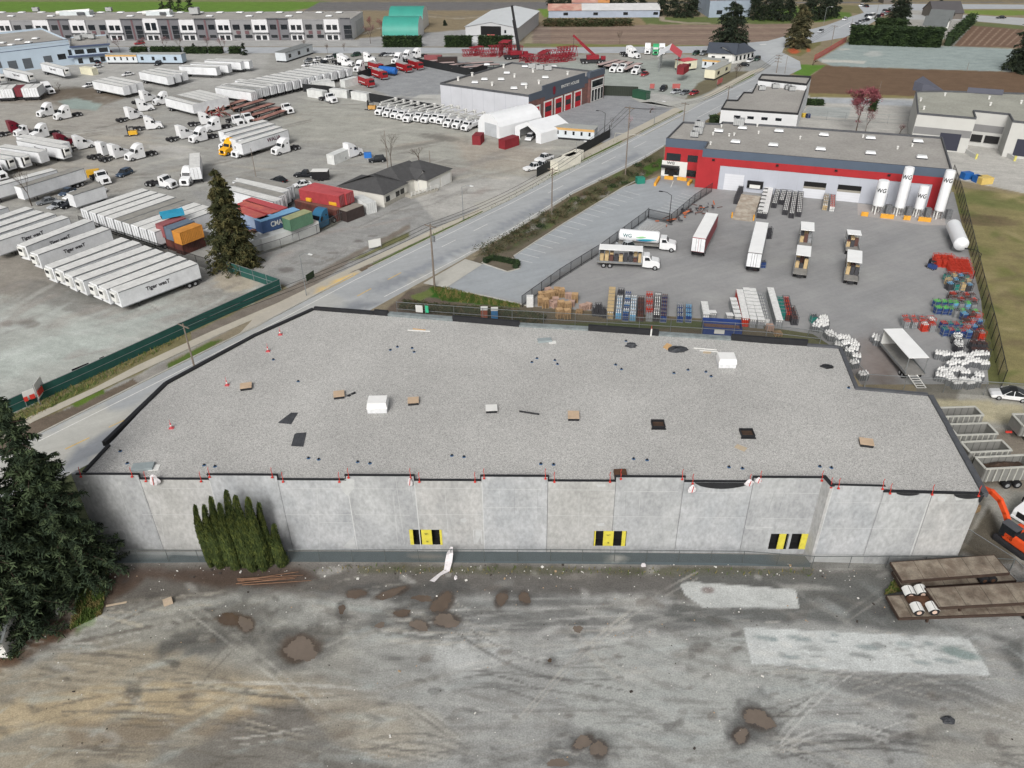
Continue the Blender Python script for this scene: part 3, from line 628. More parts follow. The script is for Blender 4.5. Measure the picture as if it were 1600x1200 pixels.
# sagging membrane below the cap
mb=MB()
for(u0,u1,vv,d)in((1085,1170,756,.75),(1400,1436,771,.25),(1490,1536,772,.45),(1530,1537,774,.9)):
 A_,B_=(WA,WB)if u0<1200 else(PA,PB);s0=onwall(u0,vv,A_,B_)[0];s1=onwall(u1,vv,A_,B_)[0];Af,e,n,L_=wallframe(A_,B_)
 N=10;h=10.1 if u0<1200 else 10.02
 for i in range(N):
  a,b_=s0+(s1-s0)*i/N,s0+(s1-s0)*(i+1)/N;da,db=d*math.sin(math.pi*i/N)**.6,d*math.sin(math.pi*(i+1)/N)**.6
  p=[Af+e*a+n*.07+Vector((0,0,h)),Af+e*b_+n*.07+Vector((0,0,h)),Af+e*b_+n*.12+Vector((0,0,h-db-.05)),Af+e*a+n*.12+Vector((0,0,h-da-.05))]
  mb.add(p,[(0,1,2,3)])
 B1 .add(mb,'loose_membrane',capm);mb=MB()
 # joints, reveals and scuffs on the wall, each a thin proud strip
lightc=M('sealant',(196,198,198),.8,.1,2);pinkc=M('faded_chalk',(190,176,176),.8,.1,2);darkj=M('joint_grey',(128,130,132),.9,.1,2)  # darkj is a darker grey for the panel joints and fine wall lines
mb=MB();mb2=MB()
class Each:
 def __init__(s_,nm,mt):s_.nm,s_.mt=nm,mt
 def add(s_,*a):m=MB();m.add(*a);B1 .add(m,s_.nm,s_.mt)
def slab1(nm,mt,*a):m=MB();slab(m,*a);B1 .add(m,nm,mt)
EL,EJ=Each('reveal_line',lightc),Each('panel_joint',darkj)
def strip(m_,u0,v0,u1,v1,wd=.05,A_=WA,B_=WB,mi=0,out=.006):
 a=onwall(u0,v0,A_,B_);b_=onwall(u1,v1,A_,B_);Af,e,n,L_=wallframe(A_,B_)
 p=Af+e*a[0]+Vector((0,0,a[1]));q=Af+e*b_[0]+Vector((0,0,b_[1]));d=(q-p).normalized();k=d.cross(n)
 m_.add([p+k*wd/2+n*out,p-k*wd/2+n*out,q-k*wd/2+n*out,q+k*wd/2+n*out],[(0,1,2,3)],mi)
for x in(216.5,432.5,856.5,963.5,1070.5,1179.5):
 s=ualong(x);slab1('panel_joint',darkj,WA,WB,s-.016,s+.016,0.1,10.0,.003,0)
for x in(325,540,646.5,752.5):s=ualong(x);slab1('reveal_line',lightc,WA,WB,s-.05,s+.05,0.1,9.9,.004,0)
for(a,c,a2,c2)in((252,763,325,763),(446,763,640,764),(655,763,752,763),(753,764,850,765),(860,765,960,766),(975,768,1060,768),(1080,769,1165,770),(1185,770,1280,771),(222,804,330,804),(446,804,550,804),(555,804,640,805),(655,804,752,804),(753,793,850,793),(857,805,965,807),(965,807,1060,808),(1075,808,1165,809),(1190,810,1270,811),(500,816,552,817)):
 strip(EL,a,c,a2,c2,.045)
for(u0,v0,u1,v1)in((186,762,200,803),(222,768,236,812),(618,745,632,850),(495,757,500,860),(248,775,258,858),(614,770,622,855),(695,765,700,830),(780,765,782,802),(905,770,904,825),(1000,775,998,805)):strip(EL,u0,v0,u1,v1,.03)
for(u0,v0,u1,v1)in((804,763,804,803),(822,765,822,803),(840,765,840,800),(978,770,976,826),(1210,768,1200,800),(1226,768,1216,800),(640,752,645,790),(227,775,240,806)):strip(EJ,u0,v0,u1,v1,.02)
for(u0,v0,u1,v1)in((165,828,192,828),(192,828,197,834),(197,834,199,850),(165,841,196,841),(740,828,753,828),(740,828,741,850),(752,828,753,850),(1165,823.5,1207,824),(1166,826,1192,826.5)):strip(EL,u0,v0,u1,v1,.09)
for(u0,v0,u1,v1)in((1305,785,1525,786),(1285,825,1500,827),(1272,865,1495,867)):strip(EL,u0,v0,u1,v1,.04,PA,PB)
for(u0,v0,u1,v1)in((1381,770,1348,872),(1457,772,1424,870)):strip(EJ,u0,v0,u1,v1,.06,PA,PB,0,.004)
for(u0,v0,u1,v1)in((1302,762,1268,880),(1455,772,1421,870)):strip(EL,u0,v0,u1,v1,.10,PA,PB)
# pale patches left by grout
groutm=M('grout',(188,190,190),.9,.1,1.5)
def patch(pts,A_=WA,B_=WB,out=.0085):
 Af,e,n,L_=wallframe(A_,B_);vs=[]
 for u,v in pts:s,z=onwall(u,v,A_,B_);vs.append(Af+e*s+n*out+Vector((0,0,z)))
 m=MB();m.add(vs,[tuple(range(len(vs)))]);B1 .add(m,'grout_patch',groutm)
patch([(545,746),(554,750),(553,763),(543,775),(536,768),(531,752)]);patch([(535,855),(553,838),(557,858)]);patch([(720,811),(727,809),(730,813),(726,817),(720,815)]);patch([(743,829),(753,829),(751,838),(745,850),(742,850)])
patch([(693,832),(699,832),(699,838),(694,838)]);patch([(110+75,753),(110+80,752),(110+79,758),(110+74,757)]);patch([(130,752),(138,752),(137,757),(131,756)]);patch([(462,858),(505,858),(512,862),(462,866)])
patch([(1465,776),(1474,773),(1480,777),(1476,784),(1466,783)],PA,PB);patch([(1492,776),(1503,773),(1508,777),(1503,781),(1494,782)],PA,PB);patch([(1268,866),(1350,868),(1348,882),(1264,881)],PA,PB)
patch([(932,757),(946,756),(946,760),(934,761)]);patch([(933,818),(944,817),(945,822),(934,822)])
# openings with yellow boards
yel=M('yellow_board',(214,202,78),.6,.12,1.5);Af,e_,n_,L_=wallframe(WA,WB)
def hole_parts(i,boards):
 r=HR[i];mb=MB();slab(mb,WA,WB,r[0]-.3,r[1]+.3,r[2]-.2,r[3]+.2,-1.0,1.05);slab(mb,WA,WB,r[0],r[1],r[2],r[2]+.02,-.01,1.0)
 op=B1 .add(mb,'opening',darkm)
 for(u0,u1)in boards:
  a=onwall(u0,840,WA,WB)[0];c=onwall(u1,840,WA,WB)[0];mb=MB();slab(mb,WA,WB,a,c,r[2]+.01,r[3]-.01,.02 if u1-u0>9 else.05,.1)
  o=B1 .add(mb,'yellow_board',yel)
  if u1-u0>12:
   for k,tx in enumerate(('-\\ I','\\ I I')):
    z=r[2]+(r[3]-r[2])*(.72-.5*k);p=Af+e_*((a+c)/2)+n_*.035+Vector((0,0,z));ang=math.atan2(e_.y,e_.x)
    B1 .text('lettering',('W1' if k==0 else'16'),.36,M('marker_ink',(92,88,48),.7),p,(math.radians(90),0,ang),sx=.8)
hole_parts(0,[(640.5,646),(659,675),(687.5,691)]);hole_parts(1,[(928.5,930.5),(942.5,958.5),(971.5,977.5)]);hole_parts(2,[(1217,1227.6)]);hole_parts(3,[(1252,1263.6)])
# debris netting hung on the parapet is added with the roof things
# teal grey base strip on the ground in front of the wall
sheet('base_strip',[(160,862),(500,862),(856,862),(1268,868),(1266,886),(1160,884),(700,879),(460,878),(170,880)],.02,(92,102,106),[('b',660,868,30,6,(136,134,130),.8),('b',965,872,12,5,(180,180,176),.9),('b',1240,872,30,8,(118,116,110),.8),('p',[(160,860),(440,861),(440,866),(160,868)],(160,164,164),1,1)],conc,.8)
# ------------------------------------------------------------------ things lying on the roof
ply=M('plywood',(196,172,146),.8,.12,1.2);ply2=M('bright_plywood',(206,168,120),.8,.12,1.2)
def hatch_make():
 t=thing('roof_hatch','x','roof hatch');MB().box(-.62,.62,-.62,.62,0,.34).build('curb',capm,t);MB().box(-.66,.66,-.66,.66,.345,.39).build('cover_board',ply,t);return t
HP=Proto(hatch_make);hg='plywood covered roof hatches'
for(u,v,rz,lab,sc)in((385,606,.25,'plywood covered roof hatch farthest left, near the sloping west roof edge',(1.05,1,1)),(530,619,.2,'plywood covered roof hatch beside two small black scraps',(1,1.05,1)),(646,629,.1,'plywood covered roof hatch just right of the white wrapped unit',(1,1,1)),(896,652,-.05,'plywood covered roof hatch right of the black pipe roll',(1.0,1.2,1)),(1353,694,-.25,'plywood covered roof hatch farthest right, its board slightly askew',(1.1,1,1))):
 HP.put(lab,G(u,v,RZ),rz,hg,sc)
h2=dup(HP.root,G(768,641,RZ),.05,'white topped roof hatch in the middle of the row');del h2['group']
for ch in h2 .children:
 if ch.name.startswith('cover'):ch.data=ch.data.copy();ch.data.materials[0]=white
for(u,v,lab)in((1028,664,'open black roof hatch showing its brown well, left one of the two'),(1167,678,'open black roof hatch showing its brown well, above the loose plywood sheet')):
 t=thing('open_hatch',lab,'roof hatch',G(u,v,RZ),-.03,'open roof hatches')
 m_=MB();
 for bx in((-.75,.75,.6,.7),(-.75,.75,-.7,-.6),(-.75,-.65,-.6,.6),(.65,.75,-.6,.6)):m_.box(*bx,0,.3)
 m_.build('curb',capm,t);MB().box(-.65,.65,-.6,.6,.01,.03).build('well_floor',M('brown_steel_deck',(84,66,54),.8,.25,3,stripe=(1,.3,.05,.4)),t);MB().box(-.85,.8,-.95,-.75,.0,.1).build('flap',capm,t)
wrap=M('white_wrap',(240,240,238),.45,.04,1.5)
def wrapped(u,v,s,h,rz,lab):
 t=thing('wrapped_roof_unit',lab,'roof unit',G(u,v,RZ),rz,'white wrapped roof units')
 m_=MB();m_.box(-s[0],s[0],-s[1],s[1],0,h*.42);m_.build('base',M('wrap_crumpled',(222,224,226),.5,.14,3),t,bevel=.05)
 m_=MB();vs=[(-s[0]*1.06,-s[1]*1.04,h*.43),(s[0]*1.08,-s[1]*1.04,h*.43),(s[0]*1.08,s[1],h*.43),(-s[0]*1.06,s[1],h*.43),(-s[0]*.96,-s[1]*.93,h),(s[0]*.97,-s[1]*.93,h),(s[0]*.97,s[1]*.95,h),(-s[0]*.96,s[1]*.95,h)]
 m_.add(vs,[(0,1,5,4),(1,2,6,5),(2,3,7,6),(3,0,4,7),(4,5,6,7),(3,2,1,0)]);m_.build('cover',wrap,t,bevel=.06)
wrapped(591,639,(1.15,.95),1.35,.02,'white shrink wrapped roof unit standing left of the plywood hatches');wrapped(1134,569,(1.1,1.0),1.25,-.05,'white shrink wrapped roof unit near the back parapet beside loose pipes')
def flatmesh(name,lab,cat,pts,z,th,m,group=None,crumple=0,seed=0):
 rn=random.Random(seed);m_=MB();W=[G(u,v,z)for u,v in pts];c=sum(W,Vector())/len(W);n=len(W)
 top=[(p.x-c.x,p.y-c.y,th*(1+(rn.random()-.3)*crumple))for p in W];bot=[(p.x-c.x,p.y-c.y,.005)for p in W]
 m_.add(top+bot,[tuple(range(n,2*n))[::-1]]+[(i,(i+1)%n,n+(i+1)%n,n+i)for i in range(n)])
 m_.add(top+[(0,0,th*(1+crumple))],[(i,(i+1)%n,n)for i in range(n)])
 o=m_.build(name,m);o.location=(c.x,c.y,z);return tag(o,lab,cat,group)
dk=M('dark_rubber_mat',(70,72,76),.75,.25,1.5,stripe=(0,.5,.02,.6))
flatmesh('rubber_mat','dark folded rubber mat with a torn curl, upper of two left mats','mat',[(435,661),(455,646),(466,645),(455,663)],RZ,.06,dk,None,1.5,2)
flatmesh('rubber_mat','dark flat rubber mat with a cut corner, lower of two left mats','mat',[(455,697),(460,679),(464,677),(479,676),(474,698)],RZ,.05,dk)
flatmesh('membrane_scrap','small square black scrap beside a plywood hatch','scrap',[(541,619),(546,616),(549,618),(546,620)],RZ,.06,capm);flatmesh('membrane_scrap','small long black scrap right of the square scrap','scrap',[(547,616),(555,612),(556,615),(550,617)],RZ,.06,capm)
tarp=M('dark_tarp',(62,64,68),.5,.3,2.5)
def heap(name,lab,cat,u,v,rx,ry,h,m,z=RZ,seed=0,n=14,rings=5,group=None):
 rn=random.Random(seed);m_=MB();vs=[]
 for j in range(rings):
  t=j/(rings-1);r=math.cos(t*math.pi/2)**.7
  for i in range(n):
   a=2*math.pi*i/n;k=1+rn.uniform(-.22,.22);vs.append((rx*r*k*math.cos(a),ry*r*k*math.sin(a),h*math.sin(t*math.pi/2)*rn.uniform(.7,1.15)if j else 0))
 fs=[(j*n+i,j*n+(i+1)%n,(j+1)*n+(i+1)%n,(j+1)*n+i)for j in range(rings-1)for i in range(n)]+[tuple(range((rings-1)*n,rings*n))]
 m_.add(vs,fs);o=m_.build(name,m);o.location=G(u,v,z);return tag(o,lab,cat,group)
heap('tarp_bundle','small crumpled dark tarp bundle left of the plywood and tarp pile','tarp',986,541,.8,.5,.5,tarp,seed=1)
heap('tarp_pile','large dark tarp pile weighed down beside a plywood sheet','tarp',1058,547,1.3,.75,.45,tarp,seed=2);flatmesh('plywood_sheet','tilted orange plywood sheet against the dark tarp pile','plywood',[(1036,543),(1042,537),(1050,540),(1043,547)],RZ,.12,ply2)
heap('tarp_strips','black folded membrane strips near the stepped north east roof corner','tarp',1292,573,.8,.5,.22,capm,seed=3)
m_=MB();m_.cyl((-1.15,.35,.1),(1.15,-.35,.1),.11,n=10);o=m_.build('membrane_roll',capm);o.location=G(827,646,RZ);tag(o,'black rolled membrane tube lying in the middle of the roof','roll')
for k,(u0,v0,u1,v1,m__,lab)in enumerate(((637,516,672,518,white,'thin white strip lying near the back parapet on the left'),(645,514,665,516,ply2,'thin orange board behind the thin white strip'),(1084,544,1120,547,white,'longer white pipe lying left of the wrapped unit'),(1093,548,1122,550,white,'shorter white pipe nearer the viewer left of the wrapped unit'))):
 A_,B_=G(u0,v0,RZ),G(u1,v1,RZ);m_=MB();d=B_-A_;m_.obox((0,0,0),d,Vector((-d.y,d.x,0)),d.length,.16,.08);o=m_.build('loose_strip',m__);o.location=(A_+B_)/2;tag(o,lab,'building material')
flatmesh('plywood_sheet','loose pale plywood sheet lying below an open hatch','plywood',[(1147,699),(1152,694),(1168,700),(1163,706)],RZ,.03,M('pale_plywood',(190,174,150),.85,.1,2));flatmesh('plywood_sheet','pale plywood offcut left of the back wrapped unit','plywood',[(1098,552),(1100,548),(1112,549),(1110,553)],RZ,.03,M('pale_plywood',(190,174,150)))
insul=M('pale_insulation',(150,160,162),.7,.1,2)
for(u,v,sx,sy,lab,mm)in((851,533,.95,.45,'pale blue insulation box near the back parapet',insul),(224,731,1.1,.6,'pale blue insulation box at the front left roof corner',insul),(241,731,.55,.5,'white plastic tray beside the front left insulation box',white),(863,535,.5,.35,'white foam offcut beside the back insulation box',white)):
 m_=MB();m_.box(-sx,sx,-sy,sy,0,.3 if mm is insul else.06);o=m_.build('insulation_box',mm,bevel=.03);o.location=G(u,v,RZ);o.rotation_euler.z=.12;tag(o,lab,'insulation')
 # roof drains: a blue collar with a black dome
blue=M('blue_collar',(70,104,140),.6,.1,2)
def drain_make():
 t=thing('roof_vent','x','roof vent');m_=MB();m_.lathe([(.26,0),(.26,.03),(.12,.05)],n=12);m_.build('collar',blue,t);m_=MB();m_.lathe([(.12,.03),(.14,.16),(.11,.24),(.02,.28)],n=10);m_.build('dome',blackm,t,smooth=True);return t
DP=Proto(drain_make)
dr=[(188,705),(199,724),(319,727),(336,729),(482,716),(498,718),(559,722),(578,724),(706,712),(725,714),(845,725),(865,726),(990,717),(1011,719),(1139,730),(1160,732),(1281,729),(1299,731),(610,547),(621,542),(644,544),(647,550),(427,562),(831,566),(839,560),(867,563),(871,569),(971,577),(962,570),(1053,583),(1075,578),(1103,581),(1111,588),(978,533),(466,596),(1326,606)]
for i,(u,v)in enumerate(dr):
 zone='the front parapet' if v>700 else'the back'
 left=[d for d in dr if(d[1]>700)==(v>700)and d[0]<u]
 DP.put('blue collared roof vent, %s from the left near %s'%(ORD[len(left)]if len(left)<20 else'last',zone),G(u,v,RZ),0,'small blue collared roof vents',(.8,.8,.8))
 # red flag posts along the edges and cones
redm=M('safety_red',(206,62,52),.6,.1,2);conem=M('faded_red_cone',(204,92,96),.6,.1,2)
def post_make():
 t=thing('edge_post','x','safety post');m_=MB();m_.cyl((0,0,-.35),(.03,.05,.25),.035,n=6);m_.cyl((.03,.05,.25),(-.03,.1,.6),.03,n=6);m_.cyl((-.03,.1,.6),(.04,.12,.95),.03,n=6);m_.build('post',redm,t)
 m_=MB();m_.box(-.1,.12,-.13,.0,-.3,-.16);m_.build('clamp',redm,t);return t
PP=Proto(post_make)
ps=[(126,741,0),(206,741,0),(228,749,0),(314,749,0),(327,741,0),(425,741,0),(442,749,0),(530,749,0),(544,741,0),(641,742,0),(655,749,0),(742,749,0),(756,741,0),(852,743,0),(866,749,0),(953,749,0),(970,743,0),(1066,744,0),(1082,753,0),(1171,755,0),(1188,747,0),(1284,747,0),(1299,755,1),(1310,759,1),(1379,760,1),(1390,769,1),(1456,770,1),(1529,771,1)]
for i,(u,v,k)in enumerate(ps):
 A_,B_=(PA,PB)if k else(WA,WB);s,z=onwall(u,v,A_,B_);Af2,e2,n2,_L=wallframe(A_,B_);p=Af2+e2*s+n2*.08;p.z=min(max(z,10.2),10.8)
 r_=PP.put('bent red safety post on the parapet, %s'%(('%s from the left end'%ORD[i])if i<14 else('%s from the right end'%ORD[len(ps)-1-i])),p,0,'red safety posts along the front parapet')
def cone_make():
 t=thing('flag_cone','x','traffic cone');m_=MB();m_.lathe([(.22,0),(.22,.04),(.13,.05),(.06,.55),(.03,.6)],n=12);m_.build('cone',conem,t,smooth=True);m_=MB();m_.lathe([(.105,.26),(.085,.38)],n=12);m_.build('band',white,t);m_=MB();m_.box(-.25,.25,-.22,.22,0,.04);m_.cyl((0,0,.58),(.02,0,.95),.02,n=5);m_.build('base',conem,t);return t
CP=Proto(cone_make)
for(u,v,w_)in((438,523,'behind, nearest the back left roof corner'),(419,549,'second down the sloping west roof edge'),(355,602,'third down the sloping west roof edge, left of a hatch'),(268,669,'nearest the viewer on the left of the roof')):
 CP.put('faded red warning cone %s'%w_,G(u,v,RZ),0,'warning cones along the west roof edge',(1.1,1.1,1.25))
t=thing('marker_post','white marker post with red tip standing at the back parapet','post',G(1017,525,RZ));MB().cyl((0,0,0),(0,0,1.1),.12,.1,8).build('post',white,t);MB().cyl((0,0,1.1),(0,0,1.6),.04,.03,6).build('tip',redm,t)
# bags hanging on the front edge
netm=M('torn_white_plastic',(216,212,214),.5,.15,4)
def bag(u,v,w_,h,A_,B_,lab,seed):
 s,z=onwall(u,v,A_,B_);Af2,e2,n2,_=wallframe(A_,B_);rn=random.Random(seed);m_=MB();n=12;vs=[]
 for j in range(6):
  t_=j/5;r=w_*(.15+.85*math.sin(t_*2.2))*.5
  for i in range(n):a=2*math.pi*i/n;k=1+rn.uniform(-.25,.25);vs.append((r*k*math.cos(a),r*.45*k*math.sin(a),-h*t_))
 m_.add(vs,[(j*n+i,j*n+(i+1)%n,(j+1)*n+(i+1)%n,(j+1)*n+i)for j in range(5)for i in range(n)]+[tuple(range(5*n,6*n))])
 p=Af2+e2*s+n2*(w_*.25+.12);p.z=z+h/2;t=thing('hanging_plastic',lab,'plastic bag',p);m_.build('bag',netm,t);m_=MB();m_.cyl((.05,-w_*.26,-.1),(-.05,-w_*.28,-h*.9),.04,n=5);m_.build('ribbon',redm,t)
bag(243,745,1.1,1.3,WA,WB,'white plastic with red ribbon draped over the front edge at far left',1);bag(641,750,.5,1.0,WA,WB,'thin plastic tassel hanging at the middle of the front edge',2);bag(1081,760,.8,1.0,WA,WB,'white plastic bag hanging left of the sagging black membrane',3);bag(1170,750,.9,.8,WA,WB,'white plastic bunch at the right end of the sagging membrane',4);bag(1184,747,.7,.7,WA,WB,'smaller white plastic bunch right beside the larger one',5)
t=thing('rusty_box','rusty brown steel box standing over the front parapet','steel box',G(969,743,RZ));m_=MB();m_.box(-.65,.65,-.5,.5,0,.5);m_.build('box',M('rust_brown',(88,62,46),.85,.3,3),t,bevel=.02)
# ------------------------------------------------------------------ buildings in the middle distance and beyond
def bbox_building(name,lab,cat,roofpx,h,wallm,roofm_,cap=None,par=.35,wallms=None,group=None):
 W=[Wz(u,v,h)for u,v in roofpx];c=sum(W,Vector())/len(W);t=T(name,lab,cat,c,group);t.W=W;t.h=h
 a=sum(W[i].x*W[(i+1)%len(W)].y-W[(i+1)%len(W)].x*W[i].y for i in range(len(W)))
 pts=W if a>0 else W[::-1];n=len(pts);mb=MB()
 for i in range(n):
  p,q=pts[i],pts[(i+1)%n];mb.add([p,q,q+Vector((0,0,h)),p+Vector((0,0,h))],[(0,1,2,3)])
 t.add(mb,'wall',wallm);mb=MB();mb.prism([(p.x,p.y)for p in pts],h-par-.1,h-par);t.add(mb,'roof',roofm_)
 if cap:
  for i in range(n):
   p,q=pts[i],pts[(i+1)%n];e=(q-p).normalized();nn=Vector((-e.y,e.x,0));mb=MB();mb.obox((p+q)/2+nn*.12+Vector((0,0,h-par-.05)),e,nn,(q-p).length,.3,par+.1+.0015*i);t.add(mb,'parapet',cap)
 return t
def feat(t,A,B,px,name,mat,th=.06,back=0.0,minz=None,label=None,parent=None):
 s0,s1,z0,z1=wallrect(A,B,px)
 if minz is not None:z0=max(z0,minz)
 mb=MB();slab(mb,A,B,min(s0,s1),max(s0,s1),min(z0,z1),max(z0,z1),th,back);return t.add(mb,name,mat,label=label)
def sfeat(t,A,B,s0,s1,z0,z1,name,mat,th=.06,back=0.0,label=None):
 mb=MB();slab(mb,A,B,s0,s1,z0,z1,th,back);return t.add(mb,name,mat,label=label)
mg=M('facade_grey',(140,140,142),.8,.05,.3);mdg=M('facade_dark_grey',(112,112,116),.8,.05,.3);mwh=M('facade_white',(214,214,216),.8,.05,.3);mmar=M('facade_maroon',(108,82,86),.8,.1,.5);lg=M('facade_light',(196,198,204),.8,.06,.25)
skm=M('skylight',(232,234,234),.4,.04,1)
def skylight(u,v,z,lab,sx=1.2,sy=1.2,grp=None,rz=0):
 t=thing('skylight',lab,'skylight',G(u,v,z),rz,grp);MB().box(-sx,sx,-sy,sy,0,.25).build('curb',capg,t);MB().add([(-sx,-sy,.26),(sx,-sy,.26),(sx,sy,.26),(-sx,sy,.26),(-sx*.8,-sy*.8,.6),(sx*.8,-sy*.8,.6),(sx*.8,sy*.8,.6),(-sx*.8,sy*.8,.6)],[(0,1,5,4),(1,2,6,5),(2,3,7,6),(3,0,4,7),(4,5,6,7)]).build('dome',skm,t);return t
SKP={}
def skyl(u,v,z,lab,sx=1.2,sy=1.2,grp=None,rz=0):
 k=(sx,sy)
 if k not in SKP:SKP[k]=skylight(u,v,z,lab,sx,sy,grp,rz);return
 r=dup(SKP[k],G(u,v,z),rz,lab,grp)
def acu(u,v,z,lab,s=1.0,rz=0,grp='rooftop air units'):
 t=thing('air_unit',lab,'air unit',G(u,v,z),rz,grp);MB().box(-1.1*s,1.1*s,-.8*s,.8*s,.25,1.5*s).build('housing',M('ac_metal',(176,178,178),.5,.15,1.5,stripe=(0,.5,.03,.5)),t)
 m_=MB();m_.cyl((-.4*s,0,1.5*s),(-.4*s,0,1.62*s),.42*s,n=12);m_.build('fan',blackm,t);MB().box(-1.0*s,1.0*s,-.7*s,.7*s,0,.24).build('stand',capg,t);return t
def ventp(u,v,z,lab,h=.9,r=.18,m=None):
 m_=MB();m_.cyl((0,0,0),(0,0,h),r,n=8);m_.cyl((0,0,h),(0,0,h+.15),r*1.7,r*.6,n=8);o=m_.build('vent_pipe',m or white);o.location=G(u,v,z);tag(o,lab,'vent pipe','roof vent pipes')
 # ---- long two storey strip building
FR=G(551,62.5);FL=G(-330,64);hA=HT((551,62.5),(552,29.8));BR=G(566,48.5)
d_=(FR-FL).normalized();nrm=Vector((-d_.y,d_.x,0));dep=(BR-FR).dot(nrm)*1.0
t=T('strip_building','long two storey grey and white strip of business units at far left','building',(FL+FR)/2)
F0,F1=FL,FR;W4=[FL,FR,FR+nrm*dep,FL+nrm*dep]
mb=MB()
for i in range(4):p,q=W4[i],W4[(i+1)%4];mb.add([p,q,q+Vector((0,0,hA)),p+Vector((0,0,hA))],[(0,1,2,3)],1 if i==1 else 0)
t.add(mb,'wall',[mg,mwh]);mb=MB();mb.prism([(p.x,p.y)for p in W4],hA-.5,hA-.4);t.add(mb,'roof',roofm2)
sx=lambda u:onwall(u,50,F0,F1)[0]
bays=[(-113,-90),(-56,-33),(0,21),(56,80),(113,137),(170,193),(227,250),(283,307),(340,362),(396,420),(453,475),(508,531)]
for bi,(a,b_)in enumerate(bays):
 s0,s1=sx(a),sx(b_);tall=bi==6;w_=s1-s0
 sfeat(t,F0,F1,s0,s1,hA*.38,hA+(.6 if tall else 0),'white_bay',mwh,.5)
 for k in(.14,.55):sfeat(t,F0,F1,s0+w_*k,s0+w_*(k+.32),hA*(.5),hA*(.74 if not tall else.86),'window',glassm,.56)
 sfeat(t,F0,F1,s0-.2,s1+.2,hA*.345,hA*.375,'canopy',capg,1.2)
 sfeat(t,F0,F1,s0+.3,s1-.3,0,hA*.335,'entrance_portal',mwh,.3)
 for k in(.14,.55):sfeat(t,F0,F1,s0+w_*k,s0+w_*(k+.3),.2,hA*.24,'window',glassm,.36)
 if bi+1<len(bays):
  g0,g1=s1,sx(bays[bi+1][0]);gw=g1-g0;dark3=bi in(5,6)
  if bi%2==1 or dark3:sfeat(t,F0,F1,g0+.1,g1-.1,hA*.02,hA+.3,'grey_bay',mdg,.25);sfeat(t,F0,F1,g0-.3,g1+.3,hA+.31,hA+.55,'cornice',capg,.8)
  if bi%2==1 or dark3:sfeat(t,F0,F1,g0+gw*.46,g0+gw*.54,.1,hA,'pilaster',mmar,.4)
  for k in(.1,.62):
   if dark3:
    for z in(.08,.3,.52):sfeat(t,F0,F1,g0+gw*k,g0+gw*(k+.3),hA*z,hA*(z+.2),'window',glassm,.3)
   else:
    sfeat(t,F0,F1,g0+gw*k,g0+gw*(k+.3),hA*.52,hA*.76,'window',glassm,.3);sfeat(t,F0,F1,g0+gw*k,g0+gw*(k+.3),hA*.12,hA*.26,'window',glassm,.3)
    if bi%2==0:sfeat(t,F0,F1,g0+gw*(k if k>.5 else.22),g0+gw*((k if k>.5 else.22)+.18),hA*.3,hA*.46,'maroon_panel',mmar,.28)
s0=sx(533);sfeat(t,F0,F1,s0,sx(549),hA*.05,hA+.4,'corner_bay',mdg,.3)
for z in(.08,.3,.52):sfeat(t,F0,F1,s0+1.6,s0+5.2,hA*z,hA*(z+.2),'window',glassm,.36)
sfeat(t,F0,F1,sx(531),sx(549),hA+.4,hA+.6,'cornice',capg,.7)
mb=MB();mb.add([FR+d_*.05+nrm*dep*k+Vector((0,0,z))for k,z in((.35,.1),(.95,.1),(.95,hA*.75),(.35,hA*.75))],[(0,1,2,3)]);t.add(mb,'side_door',M('door_light',(186,190,194),.6))
for i,u in enumerate(list(range(6,560,31))):
 skyl(u-3,20.2,hA-.4,'skylight in the rear row on the long strip roof, %s from the left'%(ORD[i]if i<20 else'last'),1.6,1.4,'skylights on the long strip roof')
 if i%2==0:skyl(u+12,25.8,hA-.4,'skylight in the front row on the long strip roof, %s from the left'%ORD[i//2],1.6,1.4,'skylights on the long strip roof')
for(u0,u1,lab)in((98,143,'long white duct and plant enclosure on the left part of the strip roof'),(232,268,'white plant enclosure with ducts behind the taller white bay')):
 t2=thing('roof_plant',lab,'roof plant',G((u0+u1)/2,23,hA-.4));w_=(G(u1,23,hA).x-G(u0,23,hA).x)/2
 MB().box(-w_,w_,-2.5,2.5,0,1.8).build('enclosure',M('pale_duct',(206,214,216),.5,.08,.5),t2);m_=MB();m_.cyl((-w_-2,-1,1),(w_,-1,1.9),.9,n=8);m_.build('duct',white,t2);MB().box(w_*.2,w_*.7,-3.2,-2.6,.3,1.5).build('louvre',capg,t2)
acu(305,22,hA,'grey air unit with slanted duct right of the tall white bay roof',2.0)
acu(57,18,hA,'white air unit at the left of the strip roof',1.3);acu(171,18,hA,'small white air unit between the plant enclosures',1.3)
# ---- pale blue warehouse with office
bl=M('pale_blue_wall',(186,202,216),.75,.05,.2);nav=M('navy_band',(72,84,112),.6,.06,.3)
A=G(-120,131);B=G(117.5,100.5);hB=HT((117.5,100.5),(111,61));d2=(B-A).normalized();n2_=Vector((-d2 .y,d2 .x,0))
t=T('blue_warehouse','pale blue warehouse with dark loading doors at the left edge','building',(A+B)/2);dep=42
W4=[A,B,B+n2_*dep,A+n2_*dep];mb=MB()
for i in range(4):p,q=W4[i],W4[(i+1)%4];mb.add([p,q,q+Vector((0,0,hB)),p+Vector((0,0,hB))],[(0,1,2,3)])
t.add(mb,'wall',bl);mb=MB();mb.prism([(p.x,p.y)for p in W4],hB-.9,hB-.8);t.add(mb,'roof',roofm2)
L_=(B-A).length;sfeat(t,A,B,0,L_,hB-2.1,hB-1.9,'wall_band',nav,.05);sfeat(t,A,B,0,L_,hB,hB+.12,'coping',mdg,.1,.4)
